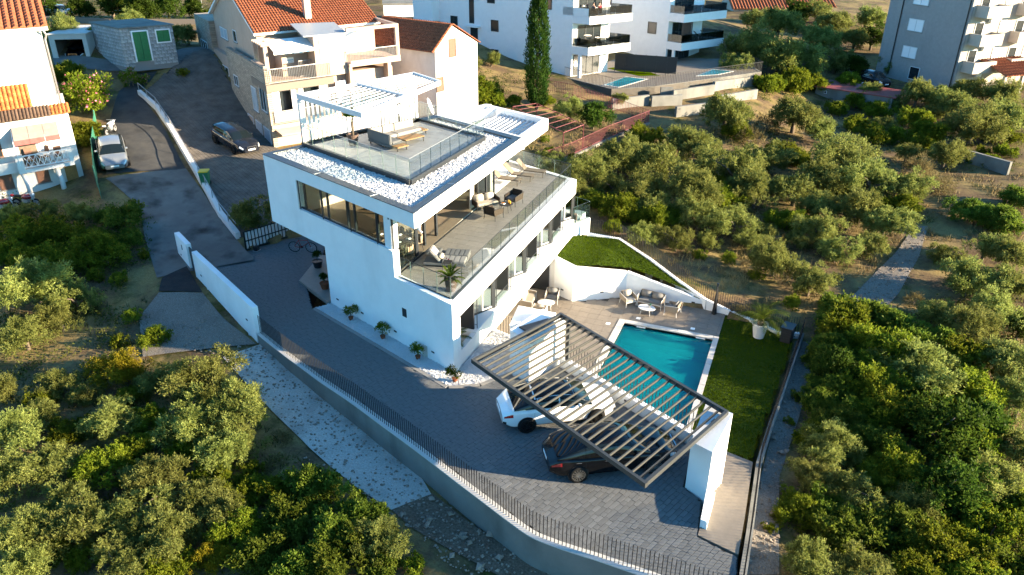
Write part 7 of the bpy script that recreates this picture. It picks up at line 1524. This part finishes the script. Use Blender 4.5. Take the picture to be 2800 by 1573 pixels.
for x, y in ((.1, .1), (2.4, .12), (2.4, .72), (.1, 3.5), (.7, 3.5), (1.2, .1), (.72, 1.9)): part('leg', x-.025, y-.025, 0, x+.025, y+.025, .119 if y < 3.2 and x < 2.1 else .199, 'frame_dark', 0)
ct = thing('coffee_table', 'low teak coffee table in front of the grey corner sofa', 'table', (-19.95, 36.05, 6.937), RS)
for k in range(5): m = MB(); m.box(-.38+k*.153, -.65, .25, -.38+k*.153+.148, .65, .29); m.build('slat', 'teak', ct)
m = MB(); m.box(-.38, -.62, .2, .38, -.58, .249); m.box(-.38, .58, .2, .38, .62, .249); m.build('frame', 'frame_dark', ct)
for sx in (-1, 1):
    for sy in (-1, 1): m = MB(); m.box(sx*.34-.02, sy*.6-.02, 0, sx*.34+.02, sy*.6+.02, .199); m.build('leg', 'frame_dark', ct)
# poolside furniture
lounge('garden_sofa', 'beige two-seat sofa under the house on the pool deck', 'sofa', (-13.55, 37.55, ZD), rad(-80), 1.5, 'rattan_beige', 'cushion_beige', 'frame_white')
lounge('garden_chair', 'white framed armchair beside the dark patio door', 'armchair', (-12.35, 38.45, ZD), rad(190), .75, 'rattan_beige', 'cushion_grey', 'frame_white', pillows=1)
lounge('garden_chair', 'white framed armchair half hidden behind the stair block', 'armchair', (-12.45, 36.55, ZD), rad(10), .75, 'rattan_beige', 'cushion_beige', 'frame_white', pillows=1)
round_table('oval_table', 'white oval table between the sofa and armchairs under the house', (-12.4, 37.5, ZD), .38, .42, 'frame_white', 'frame_white', sx=1.35, rz=.3)
lounge('garden_sofa', 'white framed two-seat sofa against the lawn wall at the pool', 'sofa', (-6.8, 40.15, ZD), rad(173), 1.5, 'rattan_beige', 'cushion_grey', 'frame_white')
lounge('garden_chair', 'white framed armchair with scatter pillow in the wall corner by the pool', 'armchair', (-8.05, 39.85, ZD), rad(-135), .75, 'rattan_beige', 'cushion_beige', 'frame_white', pillows=1)
lounge('garden_chair', 'white framed armchair turned to the pool table from the lawn side', 'armchair', (-5.4, 39.65, ZD), rad(80), .75, 'rattan_beige', 'cushion_grey', 'frame_white', pillows=1)
round_table('oval_table', 'white oval table with tray in front of the poolside sofa', (-6.8, 39.05, ZD), .38, .42, 'frame_white', 'frame_white', sx=1.35, rz=-.15)
bt = thing('ice_bucket', 'small ice bucket with bottle on the poolside table', 'bucket', (-6.65, 39.1, ZD+.42)); m = MB(); m.lathe([(.07, 0), (.09, .16)], n=12, cap=False); m.build('bucket', 'steel', bt, smooth=True); m = MB(); m.tube([(0, 0, .02), (.06, 0, .25)], .03, 8); m.build('bottle', 'bin_green', bt)
round_table('oval_table', 'white oval table on the small side balcony', (-12.75, 44.4, .42), .4, .5, 'frame_white', 'frame_white', sx=1.3); lounge('garden_chair', 'beige chair at the table on the small side balcony', 'armchair', (-12.95, 43.75, .42), rad(20), .7, 'rattan_beige', 'cushion_beige', 'frame_white', pillows=0)
lp = thing('shower_post', 'dark tapered outdoor post with lamp head at the deck corner', 'lamp post', (-3.14, 40.5, ZD)); m = MB(); m.lathe([(.15, 0), (.12, .3), (.07, 1.2), (.05, 1.75)], n=4); m.build('post', 'fence_black', lp); m = MB(); m.box(-.06, -.06, 1.76, .06, .06, 1.98); m.build('lamp_head', 'anthracite', lp)
hp = thing('pool_equipment', 'dark slatted pool equipment box in the lawn corner', 'equipment box', (.95, 38.95, ZD), rad(-12)); m = MB(); m.box(-.28, -.38, 0, .28, .38, .85); m.build('cabinet', 'dark_plastic', hp, bevel=.02); m = MB(); m.box(-.32, -.42, .853, .32, .42, .9); m.build('lid', 'anthracite', hp)
for k in range(5): m = MB(); m.box(-.26, -.395, .12+k*.14, .26, -.383, .2+k*.14); m.build('slat', 'anthracite', hp)
# ------------------------------------------------------------------ potted plants
def pot(t, r, h, m_, rim=True):
    m = MB(); m.lathe([(r*.68, 0), (r*.95, h*.85), (r*1.0, h*.86), (r*1.02, h), (r*.9, h), (r*.86, h*.9)], n=20); m.build('pot', m_, t, smooth=False); m = MB(); m.lathe([(.001, h*.88), (r*.87, h*.89)], n=16, cap=False); m.build('soil', 'soil', t)
def fronds(n, L_, droop, z0, leafl, pitch0=(20, 75), seed=1, wl=.035):
    r = np.random.default_rng(seed); mb = MB()
    for k in range(n):
        a = 2*math.pi*k/n+r.uniform(-.2, .2); pt = rad(r.uniform(*pitch0)); l = L_*r.uniform(.8, 1.1); pos = Vector((0, 0, z0)); seg = 14; d0 = pt
        for s_ in range(seg):
            d = Vector((math.cos(a)*math.cos(d0), math.sin(a)*math.cos(d0), math.sin(d0))); nxt = pos+d*(l/seg); side = d.cross(Vector((0, 0, 1))).normalized(); f_ = s_/seg; ll = leafl*math.sin(math.pi*(.12+.85*f_))
            mb.beam(pos, nxt, .014*(1-f_)+.004, .01)
            for sd in (-1, 1):
                for q_ in (0, .5):
                    b0 = pos.lerp(nxt, q_); tip = b0+side*sd*ll*.8+d*ll*.55+Vector((0, 0, -.15*ll)); mb.add([b0-d*wl*.5, b0+d*wl*.5, tip], [(0, 1, 2)])
            pos = nxt; d0 -= droop/seg
    return mb
t = thing('potted_cycad', 'cycad palm in a brown pot at the front terrace corner', 'potted plant', (-13.35, 27.0, ZTT)); pot(t, .30, .62, 'pot_brown'); fronds(22, .75, rad(60), .58, .14, (25, 75), 2).build('crown', 'leaf_palm', t); m = MB(); m.lathe([(.1, .5), (.13, .62), (.08, .72)], n=10); m.build('trunk', 'bark', t)
t = thing('potted_palm', 'young fan palm in a brown pot beside the roof sofa', 'potted plant', (-22.5, 34.3, 6.937)); pot(t, .32, .60, 'pot_brown'); m = MB(); m.tube([(0, 0, .5), (.03, 0, .9), (0, 0, 1.25)], [.08, .07, .06], 9); m.build('trunk', 'bark', t, smooth=True)
mb = MB()
for k in range(9):
    a = k*.72; el_ = rad(30+(k % 3)*22); c = Vector((math.cos(a)*math.cos(el_), math.sin(a)*math.cos(el_), math.sin(el_)))*.45+Vector((0, 0, 1.25)); mb.tube([(0, 0, 1.22), tuple(c)], .01, 4); dirn = (c-Vector((0, 0, 1.25))).normalized(); sd_ = dirn.cross(Vector((0, 0, 1))).normalized(); up_ = sd_.cross(dirn)
    for j in range(13): th = rad(-85+j*14); tip = c+(dirn*math.cos(th)+sd_*math.sin(th))*.42+up_*-.03; w0 = (dirn*-math.sin(th)+sd_*math.cos(th))*.03; mb.add([c, c.lerp(tip, .6)+w0, tip, c.lerp(tip, .6)-w0], [(0, 1, 2, 3)])
mb.build('crown', 'leaf_palm', t)
t = thing('potted_palm', 'feathery date palm in a white pot on the pool lawn', 'potted plant', (-.5, 38.75, ZD)); pot(t, .42, .85, 'pot_white'); fronds(26, 1.9, rad(115), .95, .42, (30, 82), 5, .03).build('crown', 'leaf_palm', t); m = MB(); m.lathe([(.15, .7), (.2, .9), (.13, 1.1)], n=10); m.build('trunk', 'bark', t)
def potted_bush(label, loc, r, h, leafm='leaf_dark', ph=.2, group=None, seed=0, pm='terracotta_pot'):
    t = thing('potted_bush', label, 'potted plant', loc, group=group); pot(t, ph*.75, ph, pm); rr = np.random.default_rng(seed); P, N, C_ = crown_points(rr, 12, 900, r, h/(2*r), (.3, .5), .3, -.6); P[:, 2] += ph+h*.45; piece('crown', leaves(P, N*.6+np.array([0, 0, .5]), .11, leafm, 'crown', .22, .6, seed), t); m = MB(); m.tube([(0, 0, ph*.8), (0, 0, ph+h*.5)], .02, 5); m.build('stem', 'bark', t); return t
for k, (x, y, lb) in enumerate(((-19.5, 28.12, 'rosemary bush in clay pot nearest the entrance on the gravel bed'), (-17.1, 27.1, 'rosemary bush in clay pot below the wall vent'), (-14.7, 26.1, 'rosemary bush in clay pot between the vent and the villa corner'), (-12.35, 25.05, 'rosemary bush in clay pot at the sunlit villa corner'))): potted_bush(lb, (x, y, .0), .42, .70, 'leaf_shrub', .17, seed=k)
p = G(1.08696*800, 1.08696*672, .12); potted_bush('clipped bush in dark pot under the villa overhang', (p.x, p.y, .12), .3, .8, 'leaf_dark', .4, seed=8, pm='dark_plastic'); p = G(1.08696*826, 1.08696*735, .12); potted_bush('small bush in a red pot at the villa entrance', (p.x-.4, p.y+.3, .12), .24, .6, 'leaf_dark', .35, seed=9)
t = thing('planter_palm', 'green palm growing in the window planter at the villa corner', 'palm', (-13.3, 26.9, .6)); fronds(14, .9, rad(80), .3, .3, (25, 80), 7).build('crown', 'leaf_palm', t); m = MB(); m.tube([(0, 0, 0), (0, 0, .4)], .07, 8); m.build('trunk', 'bark', t)
# people and furniture on the far balconies
mat('skin', (.45,.27,.19), .6); mat('cloth_red', (.35,.03,.04), .9); mat('cloth_yellow', (.6,.4,.03), .9); mat('hair', (.03,.02,.015), .7); mat('cloth_dark', (.03,.035,.05), .9)
def seated_person(label, loc, rz, shirt):
    t = thing('person', label, 'person', loc, rz); bm = bmesh.new()
    J = dict(pel=(0, 0, .48), ch=(0, -.04, .82), nk=(0, -.03, 1.0), hd=(0, 0, 1.16), lk=(.11, .42, .48), rk=(-.11, .42, .48), lf=(.11, .42, .06), rf=(-.11, .42, .06), lt=(.11, .56, .04), rt=(-.11, .56, .04), ls=(.2, -.04, .92), rs=(-.2, -.04, .92), le=(.25, .08, .68), re=(-.25, .08, .68), lh=(.18, .32, .62), rh=(-.18, .32, .62))
    ed = [('pel', 'ch'), ('ch', 'nk'), ('nk', 'hd'), ('pel', 'lk'), ('pel', 'rk'), ('lk', 'lf'), ('rk', 'rf'), ('lf', 'lt'), ('rf', 'rt'), ('ch', 'ls'), ('ch', 'rs'), ('ls', 'le'), ('rs', 're'), ('le', 'lh'), ('re', 'rh')]
    ks = list(J); me = bpy.data.meshes.new('body'); me.from_pydata([J[k] for k in ks], [(ks.index(a), ks.index(b)) for a, b in ed], []); me.materials.append(MATS['skin']); o = piece('body', me, t); sk = o.modifiers.new('skin', 'SKIN'); rad_ = dict(pel=.15, ch=.15, nk=.055, hd=.10, ls=.06, rs=.06, le=.045, re=.045, lh=.03, rh=.03, lk=.075, rk=.075, lf=.05, rf=.05, lt=.04, rt=.04)
    for i, k in enumerate(ks): me.skin_vertices[0].data[i].radius = (rad_[k],)*2
    me.skin_vertices[0].data[0].use_root = True; sb = o.modifiers.new('sub', 'SUBSURF'); sb.levels = sb.render_levels = 1
    m = MB(); m.lathe([(.10, .0), (.115, .06), (.09, .12), (.01, .145)], c=(0, -.015, 1.15), n=12); m.build('hair', 'hair', t, smooth=True); m = MB(); m.lathe([(.17, .44), (.185, .6), (.19, .85), (.10, .98)], c=(0, -.03, 0), n=12, sy=.82); m.build('shirt', shirt, t, smooth=True); return t
q = a1.p3(2.4, 1.0, 8.52); seated_person('person in red sitting at the upper balcony table of the apartments by the cypress', tuple(q), 1.2, 'cloth_red'); q = a1.p3(1.5, .9, 8.52); seated_person('person in dark clothes sitting on the upper balcony of the apartments by the cypress', tuple(q), -.6, 'cloth_dark')
def simple_set(f, u, v, z, label):
    q = f.p3(u, v, z); round_table('balcony_table', label, tuple(q), .4, .72, 'frame_dark', 'frame_dark')
simple_set(a1, 2.0, 1.1, 8.52, 'dark table on the upper balcony of the apartments by the cypress'); simple_set(a1, 2.6, 1.1, 5.53, 'dark table on the middle balcony of the apartments by the cypress'); simple_set(a2, 2.6, 1.1, 4.57, 'dark table on the lower balcony of the apartments by the olive grove'); simple_set(a2, 3.0, 1.1, 7.69, 'dark table on the upper balcony of the apartments by the olive grove')
for f, u, z, lb in ((a1, 1.6, 5.53, 'dark lounger on the middle balcony of the apartments by the cypress'), (a1, 4.2, 5.53, 'dark lounger at the balcony end of the apartments by the cypress'), (a2, 4.4, 4.57, 'dark lounger on the lower balcony of the apartments by the olive grove'), (a2, 5.6, 4.57, 'dark lounger at the balcony end of the apartments by the olive grove')):
    t = copy_tree(sl0); t.location = f.p3(u, .95, z); t.rotation_euler = (0, 0, .5); tag(t, lb, 'sun lounger', 'loungers on the far balconies')
q = a1.p3(3.6, .7, 8.52); par = thing('closed_parasol', 'closed dark parasol on the upper balcony of the apartments by the cypress', 'parasol', tuple(q)); m = MB(); m.tube([(0, 0, 0), (0, 0, 2.3)], .025, 6); m.build('pole', 'frame_dark', par); m = MB(); m.lathe([(.12, .9), (.10, 1.6), (.03, 2.25)], n=8); m.build('canopy', 'cloth_dark', par)
# chairs and table on the white house balcony, courtyard lounger
q = lh.p3(2.0, -.55, 3.22); round_table('balcony_table', 'round cloth covered table on the white house balcony', tuple(q), .42, .74, 'cloth_white', 'wood_orange')
for u, v, an, lb in ((1.2, -.5, 60, 'brown wooden chair on the balcony next to the railing end'), (2.8, -.5, -120, 'brown wooden chair on the balcony beside the dark recess'), (2.0, -.25, 180, 'brown wooden chair behind the cloth covered balcony table')):
    t = thing('wooden_chair', lb, 'chair', tuple(lh.p3(u, v, 3.22)), rad(an)); m = MB(); m.box(-.22, -.22, .4, .22, .22, .45); m.build('seat', 'wood_orange', t); m = MB(); m.cbox((0, -.24, .78), (.44, .04, .7), rx=rad(12)); m.build('backrest', 'brown_shutter', t)
    for sx in (-1, 1):
        for sy in (-1, 1): m = MB(); m.box(sx*.19-.02, sy*.19-.02, 0, sx*.19+.02, sy*.19+.02, .4); m.build('leg', 'brown_shutter', t)
t = copy_tree(sl0); p = GT(601, 345, .1); t.location = p; t.rotation_euler = (0, 0, rad(-40)); tag(t, 'dark reclining lounger standing beside the estate car', 'sun lounger'); del t['group']
# waste bins behind the fence, garden wall at the top
for x, m_, lb in ((296, 'paint_blue', 'small blue bin by the top garden wall'), (312, 'bin_yellow', 'small yellow bin by the top garden wall')):
    p = GT(x, 46, .05); b = thing('recycling_bin', lb, 'bin', tuple(p)); m = MB(); m.box(-.35, -.35, 0, .35, .35, .95); m.build('body', m_, b, bevel=.04); m = MB(); m.box(-.38, -.38, .953, .38, .38, 1.03); m.build('lid', m_, b, bevel=.02)
gwl = thing('garden_wall', 'low pale stone wall along the garden behind the shed', 'wall', tuple(GT(300, 60)))
pts = [GT(x, y) for x, y in ((40, 55), (160, 55), (280, 62), (400, 62), (520, 62))]
for a, b in zip(pts, pts[1:]): m = MB(); m.wall(a, b, .3, (a.z-1, b.z-1), (a.z+.7, b.z+.7)); m.build('wall_panel', 'stone_clad', gwl, world=True)
lpz = thing('street_lamp', 'thin pale lamp post behind the pink house', 'street lamp', tuple(GT(512, 40))); m = MB(); m.tube([(0, 0, -.3), (0, 0, 5)], .05, 6); m.build('post', 'galv', lpz); m = MB(); m.tube([(0, 0, 5), (.5, 0, 5.2)], .04, 6); m.cbox((.6, 0, 5.2), (.4, .15, .08)); m.build('lamp_head', 'galv', lpz)
